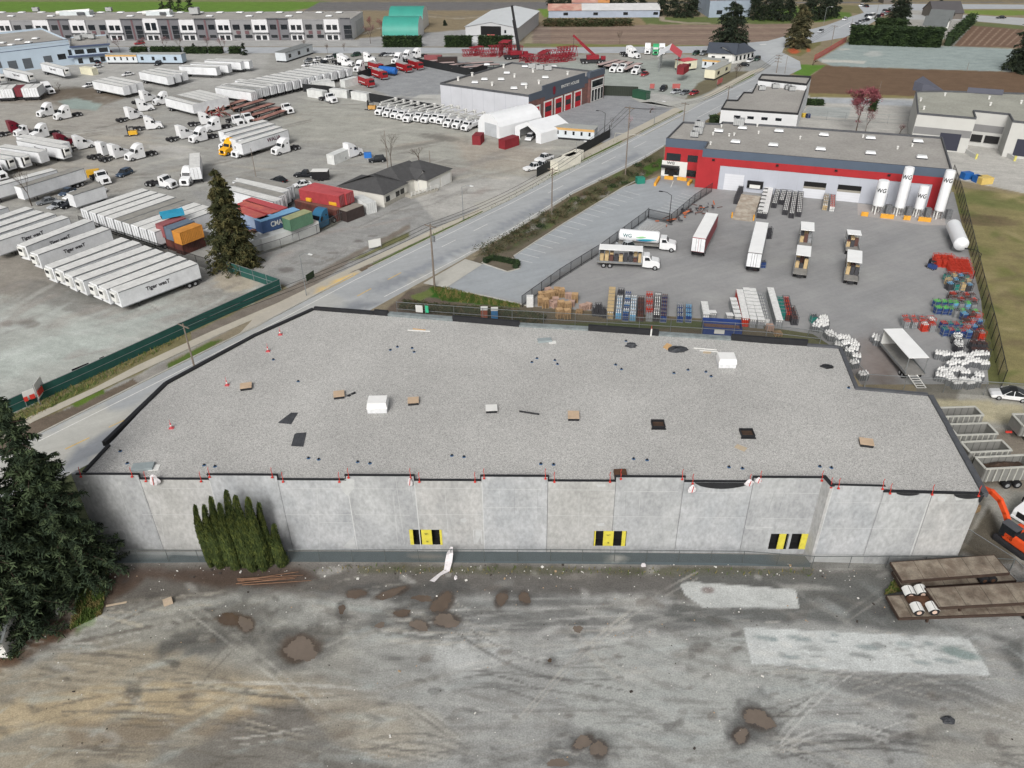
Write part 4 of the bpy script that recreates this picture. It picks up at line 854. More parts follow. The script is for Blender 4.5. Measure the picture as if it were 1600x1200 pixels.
for r in((-8,97,4,106),(11,96,29,107),(34,92,53,106),(67,88,83,97)):feat(t,A,B,r,'loading_door',M('door_grey',(92,98,104),.6,.08,1,stripe=(2,.6,.03,.6)),.05,0,.2)
feat(t,A,B,(89,85,104,92),'window',glassm);feat(t,A,B,(105.5,78,113,86),'window',glassm)
for(u,v)in((30,63),(56,61),(4,68),(45,67),(18,71)):skyl(u,v,hB-.8,'skylight on the pale blue warehouse roof, %s'%({30:'middle of the rear three',56:'rightmost',4:'leftmost',45:'front right',18:'front left'}[u]),1.2,1.2,'skylights on the pale blue warehouse')
A=G(118,101.5);B=G(176,96.5);hC=HT((118,101.5),(114,72));t=T('office_block','two storey pale office block with navy bands beside the blue warehouse','building',(A+B)/2);d3=(B-A).normalized();n3=Vector((-d3 .y,d3 .x,0));W4=[A,B,B+n3*26,A+n3*26];mb=MB()
for i in range(4):p,q=W4[i],W4[(i+1)%4];mb.add([p,q,q+Vector((0,0,hC)),p+Vector((0,0,hC))],[(0,1,2,3)])
t.add(mb,'wall',bl);mb=MB();mb.prism([(p.x,p.y)for p in W4],hC-.5,hC-.4);t.add(mb,'roof',roofm2);L_=(B-A).length
sfeat(t,A,B,-.3,L_+.8,hC-.5,hC,'roof_band',nav,.9,.3);sfeat(t,A,B,-2,L_+.8,hC*.42,hC*.5,'canopy_band',nav,1.2)
for k in range(3):sfeat(t,A,B,L_*(.08+.32*k),L_*(.08+.32*k+.24),hC*.56,hC*.8,'window',glassm);sfeat(t,A,B,L_*(.1+.3*k),L_*(.1+.3*k+.12),.4,hC*.33,'window',glassm)
acu(123,62,hC,'air unit on the left of the office block roof',1.2);acu(134,59,hC,'air unit in the middle of the office block roof',1.2);acu(144,60,hC,'air unit on the right of the office block roof',1.2)
# ---- green round roofed sheds
grn=M('green_fabric_roof',(62,150,136),.5,.10,.15)
def quonset(A,B,h,depth,lab):
 d=(B-A).normalized();n=Vector((-d.y,d.x,0));L_=(B-A).length;t=T('green_shed',lab,'shed',(A+B)/2,'green round roofed sheds');K=14;mb=MB();pr=[]
 for i in range(K+1):a=math.pi*i/K;pr.append((depth/2*(1-math.cos(a)),1.6+(h-1.6)*math.sin(a)))
 vs=[]
 for s in(0,L_):
  for y,z in pr:vs.append(A+d*s+n*y+Vector((0,0,z)))
 mb.add(vs,[(i,i+1,K+2+i,K+1+i)for i in range(K)]);t.add(mb,'roof',grn,smooth=True)
 mb=MB();vs=[A+d*L_+n*y+Vector((0,0,z))for y,z in pr]+[A+d*L_+n*depth,A+d*L_];mb.add(vs,[tuple(range(len(vs)))]);t.add(mb,'end_wall',white);mb=MB();vs=[A+n*y+Vector((0,0,z))for y,z in pr]+[A+n*depth,A];mb.add(vs,[tuple(range(len(vs)))]);t.add(mb,'end_wall',white)
 mb=MB();mb.obox(A+d*(L_/2),d,n,L_+.2,.5,1.6);t.add(mb,'base_wall',lg)
quonset(G(598,61.5),G(654,61.5),9,16,'green round roofed storage shed, the nearer of two');quonset(G(608,47.5),G(661,47.5),10,18,'green round roofed storage shed behind the nearer one')
# ---- big white metal shed
A=G(728,66);B=G(808,68);hW=HT((728,66),(728,42));d=(B-A).normalized();n=Vector((-d.y,d.x,0));L_=(B-A).length;dp=55
t=T('white_shed','big white gabled metal shed with dark doorway behind the hedges','shed',(A+B)/2);mb=MB();pk=hW+2.2
vs=[A,B,B+Vector((0,0,hW)),A+d*(L_/2)+Vector((0,0,pk)),A+Vector((0,0,hW))];mb.add(vs,[(0,1,2,3,4)]);mb.add([p+n*dp for p in vs],[(4,3,2,1,0)]);mb.add([A,A+n*dp,A+n*dp+Vector((0,0,hW)),A+Vector((0,0,hW))],[(0,1,2,3)]);mb.add([B,B+n*dp,B+n*dp+Vector((0,0,hW)),B+Vector((0,0,hW))],[(3,2,1,0)]);t.add(mb,'wall',M('metal_cladding',(192,194,196),.6,.06,.2))
mb=MB();z0,z1=Vector((0,0,hW+.05)),Vector((0,0,pk+.05));mb.add([A-d*.6-n*.4+z0,A+d*(L_/2)-n*.4+z1,A+d*(L_/2)+n*dp+z1,A-d*.6+n*dp+z0],[(0,1,2,3)]);mb.add([B+d*.6-n*.4+z0,A+d*(L_/2)-n*.4+z1,A+d*(L_/2)+n*dp+z1,B+d*.6+n*dp+z0],[(3,2,1,0)]);t.add(mb,'roof',M('white_metal_roof',(212,216,218),.5,.05,.1))
feat(t,A,B,(751,40.5,783,55.5),'doorway',darkm,.1,.0,None);sfeat(t,A,B,0,L_,hW*.42,hW*.46,'girt',capg,.08);feat(t,A,B,(788,47,791,52),'window',glassm);feat(t,A,B,(754,59,761,62),'window',glassm);feat(t,A,B,(761,53.5,773,57),'sign',M('red_sign',(178,96,92),.6),.14)
# ---- long low farm sheds and a barn
rusty=M('rusty_roof',(178,130,118),.7,.2,.3,hue=(196,160,144));gal=M('galvanised_roof',(204,204,204),.5,.1,.3);fw=M('farm_wall',(160,170,186),.7,.08,.3)
def gable(name,lab,cat,A,B,h,pk,dp,wm,rm,rm2=None,split=None,grp=None,over=.4):
 d=(B-A).normalized();n=Vector((-d.y,d.x,0));t=T(name,lab,cat,(A+B)/2,grp);mb=MB();L_=(B-A).length
 E0=[A,A+n*dp,A+n*dp+Vector((0,0,h)),A+n*dp/2+Vector((0,0,pk)),A+Vector((0,0,h))];E1=[p+d*L_ for p in E0]
 mb.add(E0,[(4,3,2,1,0)]);mb.add(E1,[(0,1,2,3,4)]);mb.add([E0[0],E1[0],E1[4],E0[4]],[(0,1,2,3)]);mb.add([E0[1],E1[1],E1[2],E0[2]],[(3,2,1,0)]);t.add(mb,'wall',wm)
 z=Vector((0,0,.06));sl=(pk-h)/(dp/2)
 def rf(a,b_,m_):
  p0=A+d*a;p1=A+d*b_;mb=MB();e0=n*-over-Vector((0,0,sl*over));mb.add([p0+e0+Vector((0,0,h))+z,p1+e0+Vector((0,0,h))+z,p1+n*dp/2+Vector((0,0,pk))+z,p0+n*dp/2+Vector((0,0,pk))+z],[(0,1,2,3)])
  e1=n*(dp+over)-Vector((0,0,sl*over));mb.add([p0+n*dp/2+Vector((0,0,pk))+z,p1+n*dp/2+Vector((0,0,pk))+z,p1+e1+Vector((0,0,h))+z,p0+e1+Vector((0,0,h))+z],[(0,1,2,3)]);t.add(mb,'roof',m_)
 if rm2:rf(-over,L_*split,rm);rf(L_*split,L_+over,rm2)
 else:rf(-over,L_+over,rm)
 t.A,t.B=A,B;return t
t=gable('farm_shed','long low farm shed with one rusty roof end and pale rest','shed',G(857,28),G(1030,27),3.6,6.0,15,fw,rusty,gal,.3)
for i in range(7):sfeat(t,t.A,t.B,8+i*16,10.5+i*16,1.2,2.6,'window',glassm)
gable('farm_shed','smaller rusty roofed shed half hidden behind the long farm shed','shed',G(894,13),G(951,13),3,5,12,fw,rusty,M('orange_roof',(196,140,86),.7,.2,.3),.7)
t=gable('barn','grey barn with rusty roof among dark trees behind the tall conifer','barn',G(1107,27.5),G(1171,26.5),8.5,12.5,26,M('barn_wall',(150,162,176),.7,.1,.2),rusty)
for i in range(3):sfeat(t,t.A,t.B,4+i*11,7+i*11,1.5,3.5,'window',glassm)
# ---- brick building with red doors
brick=M('red_brick',(124,88,82),.85,.18,1.5,hue=(108,82,80));slate=M('slate_cladding',(84,92,104),.6,.06,.3);reddoor=M('red_door',(186,34,46),.5,.06,.5)
hR=8.4;t=bbox_building('brick_fire_hall','brick fronted building with five red bay doors and a white side','building',[(687.5,129.5),(826,148.5),(941,112),(800,97)],hR,lg,roofm2,capg,.5)
A,B=t.W[1],t.W[2];L_=(B-A).length;sfeat(t,A,B,0,L_*.79,0,hR-2.0,'brick_front',brick,.12);sfeat(t,A,B,0,L_*.79,hR-2.0,hR+.1,'upper_band',slate,.16);sfeat(t,A,B,L_*.17,L_*.74,hR+.1,hR+1.4,'raised_parapet',slate,.2,.25);sfeat(t,A,B,L_*.2,L_*.74,hR-3.0,hR-1.98,'sign_band',slate,.17)
sfeat(t,A,B,L_*.79,L_,0,hR+.8,'corner_tower',brick,.9,.3);sfeat(t,A,B,L_*.78,L_*1.005,hR-.6,hR+1.2,'tower_band',slate,.96,.35)
dpx=[(830.6,842),(850.5,861),(867,876.5),(882,891),(897,906)]
for i,(a,b_)in enumerate(dpx):
 s0,s1=onwall(a,180,A,B)[0],onwall(b_,175,A,B)[0];top=4.6 if i else 4.2
 sfeat(t,A,B,s0-.5,s1+.5,.02,top+.45,'door_frame',white,.18);sfeat(t,A,B,s0,s1,.03,top,'bay_door',reddoor,.2)
 sfeat(t,A,B,s0+.2,s1-.2,top*(.08 if i==0 else.38),top*.72,'door_glass',glassm,.215)
s=L_*.81;sfeat(t,A,B,s,L_*.99,hR*.52,hR*.84,'window_frame',white,.96);sfeat(t,A,B,s+.4,L_*.98,hR*.56,hR*.80,'window',glassm,.98);sfeat(t,A,B,s,L_*.99,.1,hR*.5,'window_frame',white,.96)
for k in range(4):w_=L_*.18/4;sfeat(t,A,B,s+.3+k*w_,s-.2+(k+1)*w_,.3,hR*.46,'window',glassm,.98)
sgn=A+(B-A)*.5;n_=wallframe(A,B)[2];ang=math.atan2((B-A).y,(B-A).x)
t.text('lettering','ENTRY HOUSE',1.25,white,A+(B-A)*.53+n_*.3+Vector((0,0,hR-.6)),(math.radians(90),0,ang),sx=1.1,sp=1.15)
mb=MB();c=A+(B-A)*.315+n_*.3+Vector((0,0,hR-.7));e=(B-A).normalized();K=14;mb.add([c+e*(.75*math.cos(6.283*i/K))+Vector((0,0,1.05*math.sin(6.283*i/K)-(.4 if math.sin(6.283*i/K)<-.6 else 0)))for i in range(K)],[tuple(range(K))]);t.add(mb,'sign_emblem',M('dark_red_emblem',(128,30,48),.5))
A0_,B0_=t.W[0],t.W[1];L0=(B0_-A0_).length
for k in range(1,8):sfeat(t,A0_,B0_,L0*k/8-.04,L0*k/8+.04,.05,hR-.4,'panel_joint',M('pale_joint',(170,174,182),.8),.01)
for i,(u,v)in enumerate(((742,130),(757,125),(792,115),(783,125),(803,139),(819,133),(852,122),(820,105),(865,105),(761,102))):skyl(u,v,hR-.5,'roof skylight on the brick building, %s from the left'%ORD[sorted([742,757,792,783,803,819,852,820,865,761]).index(u)],1.1,1.1,'skylights on the brick building')
for i,(u,v)in enumerate(((716,126),(738,119),(769,134),(787,106),(822,138),(842,131),(887,117),(804,121),(833,113))):ventp(u,v,hR-.5,'white vent pipe on the brick building roof, %s from the left'%ORD[[716,738,769,787,804,822,833,842,887].index(u)],1.1,.35)
for(u,v,l_)in((831,107,'left'),(843,109,'middle'),(856,110,'right')):acu(u,v,hR-.5,'air unit on the brick building roof, %s of the three'%l_,1.1)
# ---- fabric shelters
fab=M('white_fabric',(232,234,236),.6,.04,.4)
def tent(name,lab,FLp,FRp,back,h_e,pk,arch,opening,door=None):
 A,B=G(*FLp),G(*FRp);d=(B-A).normalized();n=Vector((-d.y,d.x,0));L_=(B-A).length;t=T(name,lab,'fabric shelter',(A+B)/2,'white fabric shelters');pr=[]
 K=10
 if arch:
  for i in range(K+1):a=math.pi*i/K;pr.append((L_/2*(1-math.cos(a)),h_e*min(1,4*math.sin(a))*.6+(pk-h_e*.6)*math.sin(a)))
 else:pr=[(0,0),(0,h_e*.85),(L_*.06,h_e),(L_*.5,pk),(L_*.94,h_e),(L_,h_e*.85),(L_,0)]
 vs=[A+d*x+Vector((0,0,z))for x,z in pr]+[A+d*x+n*back+Vector((0,0,z))for x,z in pr];k=len(pr);mb=MB();mb.add(vs,[(i,i+1,k+i+1,k+i)for i in range(k-1)]);mb.add([v for v in vs[k:]],[tuple(range(k))]);t.add(mb,'canopy',fab)
 if opening:
  inn=[A+d*(L_*.5+(x-L_*.5)*.62)+Vector((0,0,z*.78))for x,z in pr];out=[A+d*x+Vector((0,0,z))for x,z in pr];mb=MB();mb.add(out+inn,[(i,i+1,k+i+1,k+i)for i in range(k-1)]);t.add(mb,'front_wall',fab)
 else:mb=MB();mb.add([v for v in vs[:k]],[tuple(range(k))[::-1]]);t.add(mb,'front_wall',fab)
 if door:sfeat(t,A,B,L_*door[0],L_*door[1],.05,door[2],'door',M('door_light',(206,212,218),.6),.08)
 return t
tent('fabric_shelter','white arched fabric shelter with a closed door beside bucket trucks',(747,207),(781,217),17,3,6.2,True,False,(.33,.86,3.6));tent('fabric_shelter','smaller open white fabric shelter with a white car inside',(805,214),(845,225),12,3.4,5.2,False,True)
# ---- red and grey building with tanks
redw=M('red_wall',(168,42,47),.65,.10,.3,fine=.04);navw=M('blue_grey_wall',(84,96,112),.65,.06,.3);lgw=M('light_grey_wall',(182,186,196),.75,.05,.25)
hG=HT((1090,292.5),(1097,234));hT=HT((1033,277),(1041,215.6));hG=(hG+hT)/2-.1
t=bbox_building('red_warehouse','wide red and grey warehouse with loading doors behind the paved yard','building',[(1041,216),(1106,221.5),(1100,232.5),(1488,265),(1472.5,214),(1400,209),(1129,190),(1126,193),(1067,190)],hG,lgw,roofm2,capg,.4)
W=t.W;A,B=W[0],W[1];L_=(B-A).length
sfeat(t,A,B,0,L_,hG*.78,hG+.02,'upper_band',navw,.12);sfeat(t,A,B,0,L_,.05,hG*.78,'red_front',redw,.08)
for r in((1042,238.5,1063,252),(1075,242,1093,254),(1072,265,1090,277)):feat(t,A,B,r,'window',glassm,.14)
feat(t,A,B,(1035,250,1071.5,281),'entrance_wall',white,.18,0,.02);feat(t,A,B,(1039.5,259.5,1061,274),'entrance_glass',glassm,.22);s0,s1,z0,z1=wallrect(A,B,(1034,256.5,1062,259.5));sfeat(t,A,B,s0,s1,z1-.45,z1,'entrance_canopy',blackm,1.4)
s0,s1,z0,z1=wallrect(A,B,(1046,260,1052,279));sfeat(t,A,B,s0,s1,.05,2.2,'entrance_door',blackm,.24)
wn=wallframe(A,B)[2];wa=math.atan2((B-A).y,(B-A).x);sc_,zc=onwall(1048.5,254.3,Vector((A.x,A.y,0)),Vector((B.x,B.y,0)));p=A+(B-A).normalized()*sc_+wn*.25+Vector((0,0,zc));t.text('lettering','WG',.9,blackm,p,(math.radians(90),0,wa),sx=1.2)
sc_,zc=onwall(1057,255.3,Vector((A.x,A.y,0)),Vector((B.x,B.y,0)));p=A+(B-A).normalized()*sc_+wn*.25+Vector((0,0,zc));0 and t.text('lettering','ood',.4,M('grey_paint',(150,150,150),.7),p,(math.radians(90),0,wa),sx=1.6)
A1,B1_=W[1],W[2];L1=(B1_-A1).length;
sfeat(t,A1,W[2],0,L1,.05,hG,'return_wall',navw,.1)
A,B=W[2],W[3];L_=(B-A).length
sfeat(t,A,B,-.2,L_,hG*.80,hG+.03,'upper_band',navw,.14);sfeat(t,A,B,0,L_,hG*.615,hG*.80,'red_band',redw,.10)
feat(t,A,B,(1092,234,1120,300),'red_block',redw,.11,0,.03);s0=onwall(1454,300,Vector((A.x,A.y,0)),Vector((B.x,B.y,0)))[0];sfeat(t,A,B,s0,L_,.03,hG*.63,'red_block',redw,.11)
for i,r in enumerate(((1133,271,1160,296),(1257,283,1287,309),(1310,288,1341,316))):
 s0,s1,z0,z1=wallrect(A,B,r);sfeat(t,A,B,s0,s1,.05,z1,'loading_door',M('loading_door_white',(214,216,222),.6,.04,.5,stripe=(2,.55,.02,.85)),.05,.0)
 if i:sfeat(t,A,B,s0,s1,z1-1.1,z1,'door_gap',darkm,.07);sfeat(t,A,B,s0,s1,z1-1.6,z1-1.1,'door_sill',M('tan_sill',(150,146,136),.8),.08)
s0,s1,z0,z1=wallrect(A,B,(1168.5,281.5,1190,304));sfeat(t,A,B,s0,s1,1.2,z1,'dock_shelter',blackm,.5);sfeat(t,A,B,s0+.6,s1-.6,1.2,z1-.8,'loading_door',white,.56)
for u in(1115,1216,1310,1395):
 s0=onwall(u,250,Vector((A.x,A.y,0)),Vector((B.x,B.y,0)))[0];sfeat(t,A,B,s0-.3,s0+.3,hG*.73,hG*.77,'wall_lamp',blackm,.4)
for k in range(1,12):sfeat(t,A,B,L_*k/12,L_*k/12+.05,.05,hG*.61,'panel_joint',M('pale_joint',(170,174,182),.8),.012)
sky_list=[(1217,206),(1287,212),(1360,217),(1434,222),(1208,228),(1282,234.5),(1360,240.5),(1440,247),(1160,201.5),(1149,223),(1123,206)]
for i,(u,v)in enumerate(sky_list):skyl(u,v,hG-.35,('skylight in the rear row of the red warehouse roof, %s from the left'%ORD[i])if i<4 else('skylight in the front row of the red warehouse roof, %s from the left'%ORD[i-4])if i<8 else'skylight near the left end of the red warehouse roof, '+['rear','front','smallest'][i-8],1.15,.85,'skylights on the red warehouse',wa)
acu(1093,199,hG-.35,'white air unit at the rear of the left warehouse roof corner',1.1,wa);acu(1090,209,hG-.35,'white air unit in the middle of the left warehouse roof corner',1.1,wa);acu(1085,214,hG-.35,'dark boxy air unit nearest the red entrance block',.9,wa);acu(1154,196,hG-.35,'louvred air unit at the back edge of the red warehouse roof',1.2,wa)
for i,(u,v)in enumerate(((1117,205),(1127,199),(1114,211),(1139,213),(1147,212),(1110,226),(1183,198),(1185,209),(1250,217),(1348,215),(1402,233),(1425,229))):ventp(u,v,hG-.35,'small vent pipe on the red warehouse roof, %s from the left'%ORD[sorted([1117,1127,1114,1139,1147,1110,1183,1185,1250,1348,1402,1425]).index(u)],.6,.2)
# ---- white walled building behind it
whw=M('white_wall',(216,218,220),.75,.05,.3);hI=7.5
t=bbox_building('white_building','white walled flat roofed building with small dark windows behind the red warehouse','building',[(1127,169),(1135,155.5),(1152,156),(1162,143.5),(1175,144),(1182,131),(1262,134),(1247.5,177)],hI,whw,roofm2,capm,.4)
A,B=t.W[0],t.W[-1]
for(a,b_)in((1147,1156.5),(1168,1177.5),(1190,1199),(1212,1221)):
 va=180+(a-1147)*.065;feat(t,A,B,(a,va,b_,va+5),'window',glassm)
t=bbox_building('rear_block','upper rear block with black fascia behind the white walled building','building',[(1185,123),(1190,115.5),(1268,119),(1261,131)],hI+1.6,whw,roofm2,capm,.5)
for(u,v,l_)in((1211,138,'left'),(1221,136,'second'),(1231,140,'third'),(1237,142,'right')):acu(u,v,hI-.4,'rooftop air unit beside the rear block, %s of four'%l_,.9)
acu(1190,141,hI-.4,'single air unit on the stepped edge of the white building',.9)
# ---- pale concrete warehouse at the right edge
pcw=M('pale_concrete_wall',(196,196,192),.85,.05,.25);hK=HT((1510,239.5),(1526,184))
t=bbox_building('pale_warehouse','pale concrete warehouse with navy loading doors at the right edge','building',[(1434,176),(1526,184),(1522,172),(1577,177.5),(1583,188.5),(1760,206),(1760,150),(1475,141.5),(1431,142)],hK,pcw,M('roof_gravel_green',(160,160,150),.95,.14,.10,fine=.12,fscale=2),capg,.4)
W=t.W;grb=M('grey_band',(132,132,132),.8,.05,.4);nvd=M('navy_door',(52,54,68),.6,.06,.5)
for(A,B)in((W[0],W[1]),(W[2],W[3]),(W[4],W[5])):
 L_=(B-A).length;sfeat(t,A,B,.1,L_-.1,hK*.42,hK*.62,'grey_band',grb,.05)if A is not W[4]else None
feat(t,W[0],W[1],(1470,207,1495,236),'loading_door',nvd,.08,0,.05)
for(a,b_)in((1516,1530),(1540,1557)):feat(t,W[2],W[3],(a,209+(a-1516)*.1,b_,231),'loading_door',blackm,.3,0,1.2)
feat(t,W[4],W[5],(1590,217,1612,246),'loading_door',nvd,.08,0,.05)
for(u,v,l_)in((1510,240,'left'),(1569,243,'right')):
 g=G(u,v);m_=MB();m_.obox((0,-1.6,0),(0,1,0),(1,0,0),6,.4,1.1);o=m_.build('retaining_wall',pcw);o.location=g;tag(o,'low concrete dock wall, the %s one of the pale warehouse'%l_,'dock wall','dock walls');m_=MB();m_.cyl((0,0,0),(0,0,1.3),.3,n=8);o=m_.build('yellow_bollard',M('yellow_post',(214,206,120),.6));o.location=g+Vector((.1,-4.8,0));tag(o,'yellow bollard at the end of the %s dock wall'%l_,'bollard')
wedge=M('wedge_metal',(92,94,106),.5,.06,.4)
for(pts,hh,lab)in((((1426,139),(1440,142),(1474,141),(1440,128)),2.2,'slanted metal roof wedge at the left corner of the pale warehouse'),(((1511,143),(1567,147),(1567,143),(1512,139)),1.2,'slanted dark roof wedge near the right of the pale warehouse')):
 P4=[Wz(u,v,hK)for u,v in pts];c=sum(P4,Vector())/4;mb=MB();z=Vector((0,0,hK-.3));up_=Vector((0,0,hh+.3));lo=Vector((0,0,.35));vs=[P4[0]+z,P4[1]+z,P4[2]+z,P4[3]+z,P4[0]+z+up_,P4[1]+z+(up_ if hh<2 else up_*.9),P4[2]+z+lo,P4[3]+z+(lo if hh<2 else up_*.8)]
 mb.add(vs,[(3,2,1,0),(4,5,6,7),(0,1,5,4),(1,2,6,5),(2,3,7,6),(3,0,4,7)]);o=mb.build('roof_wedge',wedge);tag(o,lab,'roof structure')
for(u,v,l_)in((1438,158,'leftmost'),(1443,171,'front left'),(1476,150,'middle left'),(1545,155,'middle'),(1547,165,'front middle'),(1595,162,'rightmost')):ventp(u,v,hK-.4,'vent pipe on the pale warehouse roof, %s'%l_,.8,.25)
# ---- grey roofed house beside the road
shg=M('dark_shingle',(76,76,77),.9,.14,.8,fine=.1,fscale=6);crm=M('cream_siding',(216,214,206),.8,.06,.5)
def hip(t,pts,h,ridge,rh,over=.5,name='roof'):
 c=sum(pts,Vector())/4;P=[p+(p-c).normalized()*over for p in pts];a=(pts[0]+pts[3])/2;b_=(pts[1]+pts[2])/2;e=(b_-a).normalized();k=(pts[3]-pts[0]).length/2*ridge
 R1,R2=a+e*k,b_-e*k;Z=Vector((0,0,h));vs=[p+Z for p in P]+[R1+Z+Vector((0,0,rh)),R2+Z+Vector((0,0,rh))];mb=MB();mb.add(vs,[(0,1,5,4),(1,2,5),(2,3,4,5),(3,0,4),(3,2,1,0)]);t.add(mb,name,shg)
 mb=MB();mb.prism([(p.x,p.y)for p in pts],0,h-.02);t.add(mb,'wall',crm)
t=T('house','single storey house with dark shingle roof and white veranda by the road','house',G(640,320))
def quadpx(a,b_,depth):A,B=G(*a),G(*b_);e=(B-A).normalized();n=Vector((-e.y,e.x,0));return[A,B,B+n*depth,A+n*depth]
Q1=quadpx((668,303),(706,284),11.5);Q2=quadpx((601,324),(637,305),13);Q3=quadpx((630,306),(672,290),10)
hip(t,Q1,3.3,.85,2.6);hip(t,Q2,3.0,.85,2.4);hip(t,Q3,3.2,.3,2.5)
A,B=Q1[0],Q1[1];L_=(B-A).length
for k in(.12,.56):sfeat(t,A,B,L_*k,L_*(k+.38),.05,2.5,'garage_door',white,.06)
A,B=Q2[0],Q2[1];L_=(B-A).length
for k in(.08,.5,.7):sfeat(t,A,B,L_*k,L_*(k+.16),1.0,2.2,'window',glassm,.06)
sfeat(t,A,B,0,L_,.02,.9,'stone_base',M('stone_base',(172,168,158),.9,.15,2),.1)
A,B=Q3[0],Q3[1];e=(B-A).normalized();n=Vector((e.y,-e.x,0));L_=(B-A).length
c=A+e*(L_*.62);mb=MB();w_=2.2;vs=[c-e*w_+n*1.5+Vector((0,0,3.0)),c+e*w_+n*1.5+Vector((0,0,3.0)),c+n*1.5+Vector((0,0,5.0))];vs+=[v-n*4.5 for v in vs];mb.add(vs,[(0,2,5,3),(1,4,5,2)]);t.add(mb,'porch_roof',shg)
mb=MB();mb.add([c-e*2+n*1.3+Vector((0,0,2.9)),c+e*2+n*1.3+Vector((0,0,2.9)),c+n*1.3+Vector((0,0,4.7))],[(0,1,2)]);t.add(mb,'porch_gable',white)
for k in(-1.7,0,1.7):mb=MB();mb.cyl(c+e*k+n*1.3,c+e*k+n*1.3+Vector((0,0,3.0)),.13,n=6);t.add(mb,'porch_post',white)
A2,B2=G(643,311),G(685,298);e=(B2-A2).normalized();n=Vector((-e.y,e.x,0));L_=(B2-A2).length;mb=MB();mb.obox((A2+B2)/2+n*1.2,e,n,L_,2.4,.6);t.add(mb,'veranda_deck',M('stone_base',(172,168,158)))
mb=MB()
for z in(.85,1.15,1.5):mb.obox((A2+B2)/2+Vector((0,0,z)),e,n,L_,.08,.08)
for k in range(8):mb.obox(A2+e*(L_*k/7)+Vector((0,0,.6)),e,n,.1,.1,1.0)
t.add(mb,'railing',white)
# ---- office with dark gable roof at the far junction
t=gable('white_office','white office with dark gable roof in front of the tall conifer','building',G(1105,97),G(1146,99),3.8,6.5,12,white,M('dark_roof',(70,76,86),.7,.08,.5),over=.7)
t2=gable('white_office','white wing of the far office facing the junction','building',G(1146,99.5),G(1176,93),3.5,5.6,11,white,M('dark_roof',(70,76,86)),over=.7)
for k in range(5):sfeat(t2,t2 .A,t2 .B,1+k*2.6,2.2+k*2.6,.9,2.6,'window',glassm)
for k in range(3):sfeat(t,t.A,t.B,1.5+k*4,2.8+k*4,1.1,2.4,'window',glassm)
# ---- red canopy shelter on containers
crd=M('canopy_red',(208,84,92),.6,.08,.4);A,B=G(1029,112),G(1057,113);e=(B-A).normalized();n=Vector((-e.y,e.x,0));L_=(B-A).length;t=T('canopy_shelter','fabric canopy shelter with red roof between red containers','fabric shelter',(A+B)/2);Z=lambda z:Vector((0,0,z))
mb=MB();mb.add([B+e+Z(5.2),B+e+n*14+Z(5.2),A+e*L_*.5+n*14+Z(8),A+e*L_*.5+Z(8)],[(0,1,2,3)]);t.add(mb,'red_roof',crd);mb=MB();mb.add([A-e+Z(5.2),A-e+n*14+Z(5.2),A+e*L_*.5+n*14+Z(8),A+e*L_*.5+Z(8)],[(3,2,1,0)]);t.add(mb,'white_roof',fab)
for k in(0,7,14):
 for p in(A,B):mb=MB();mb.cyl(p+n*k,p+n*k+Z(5.3),.15,n=6);t.add(mb,'post',steel)
 # ---- far right farmstead
t=gable('white_house','white gabled house with small dark window by the long hedge','house',G(1441,54),G(1473,56),4.2,7.2,14,white,M('grey_roof',(104,108,108),.8,.1,.4),over=.8);sfeat(t,t.A,t.B,6,8.4,1.8,3.2,'window',glassm)
gable('white_house','second white gabled house behind the one with the small window','house',G(1449,43),G(1481,45),4.4,7.4,13,white,M('grey_roof',(104,108,108)),over=.8)
gable('dark_roof_shed','long dark roofed shed behind the two white houses','shed',G(1457,30),G(1503,30),3,7.5,16,M('brown_wall',(110,104,98),.8,.1,.5),M('charcoal_roof',(84,82,84),.8,.08,.3))
gable('pale_shed','small pale shed at the top edge beside the far road','shed',G(1380,6),G(1396,6),4,6,10,M('brown_wall',(110,104,98)),M('charcoal_roof',(84,82,84)))
# ------------------------------------------------------------------ vehicles: each kind is built once with its parts, then copied
tyre=M('tyre_rubber',(34,34,36),.85,.15,3);rim=M('rim_metal',(168,170,172),.4,.1,3,metal=.3);chass=M('chassis_dark',(44,44,47),.7,.25,2)
twh=M('trailer_white',(228,230,232),.5,.12,.45,fine=.04,fscale=3);troof=M('trailer_roof',(220,220,217),.6,.12,.5,stretch=(1,1,1),fine=.05,fscale=2);tdirt=M('trailer_dirty_roof',(150,148,142),.7,.2,.6)
def wheel(t,x,y,r=.5,w_=.3,name='wheel',dual=False):
 s=1 if y>0 else-1;ww=w_*(1.9 if dual else 1);m_=MB();m_.cyl((x,y-s*ww,r),(x,y,r),r,n=14);o=m_.build(name,tyre,t)
 m_=MB();m_.cyl((x,y,r),(x,y+s*.02,r),r*.55,r*.45,n=10);m_.build('rim',rim,o);return o
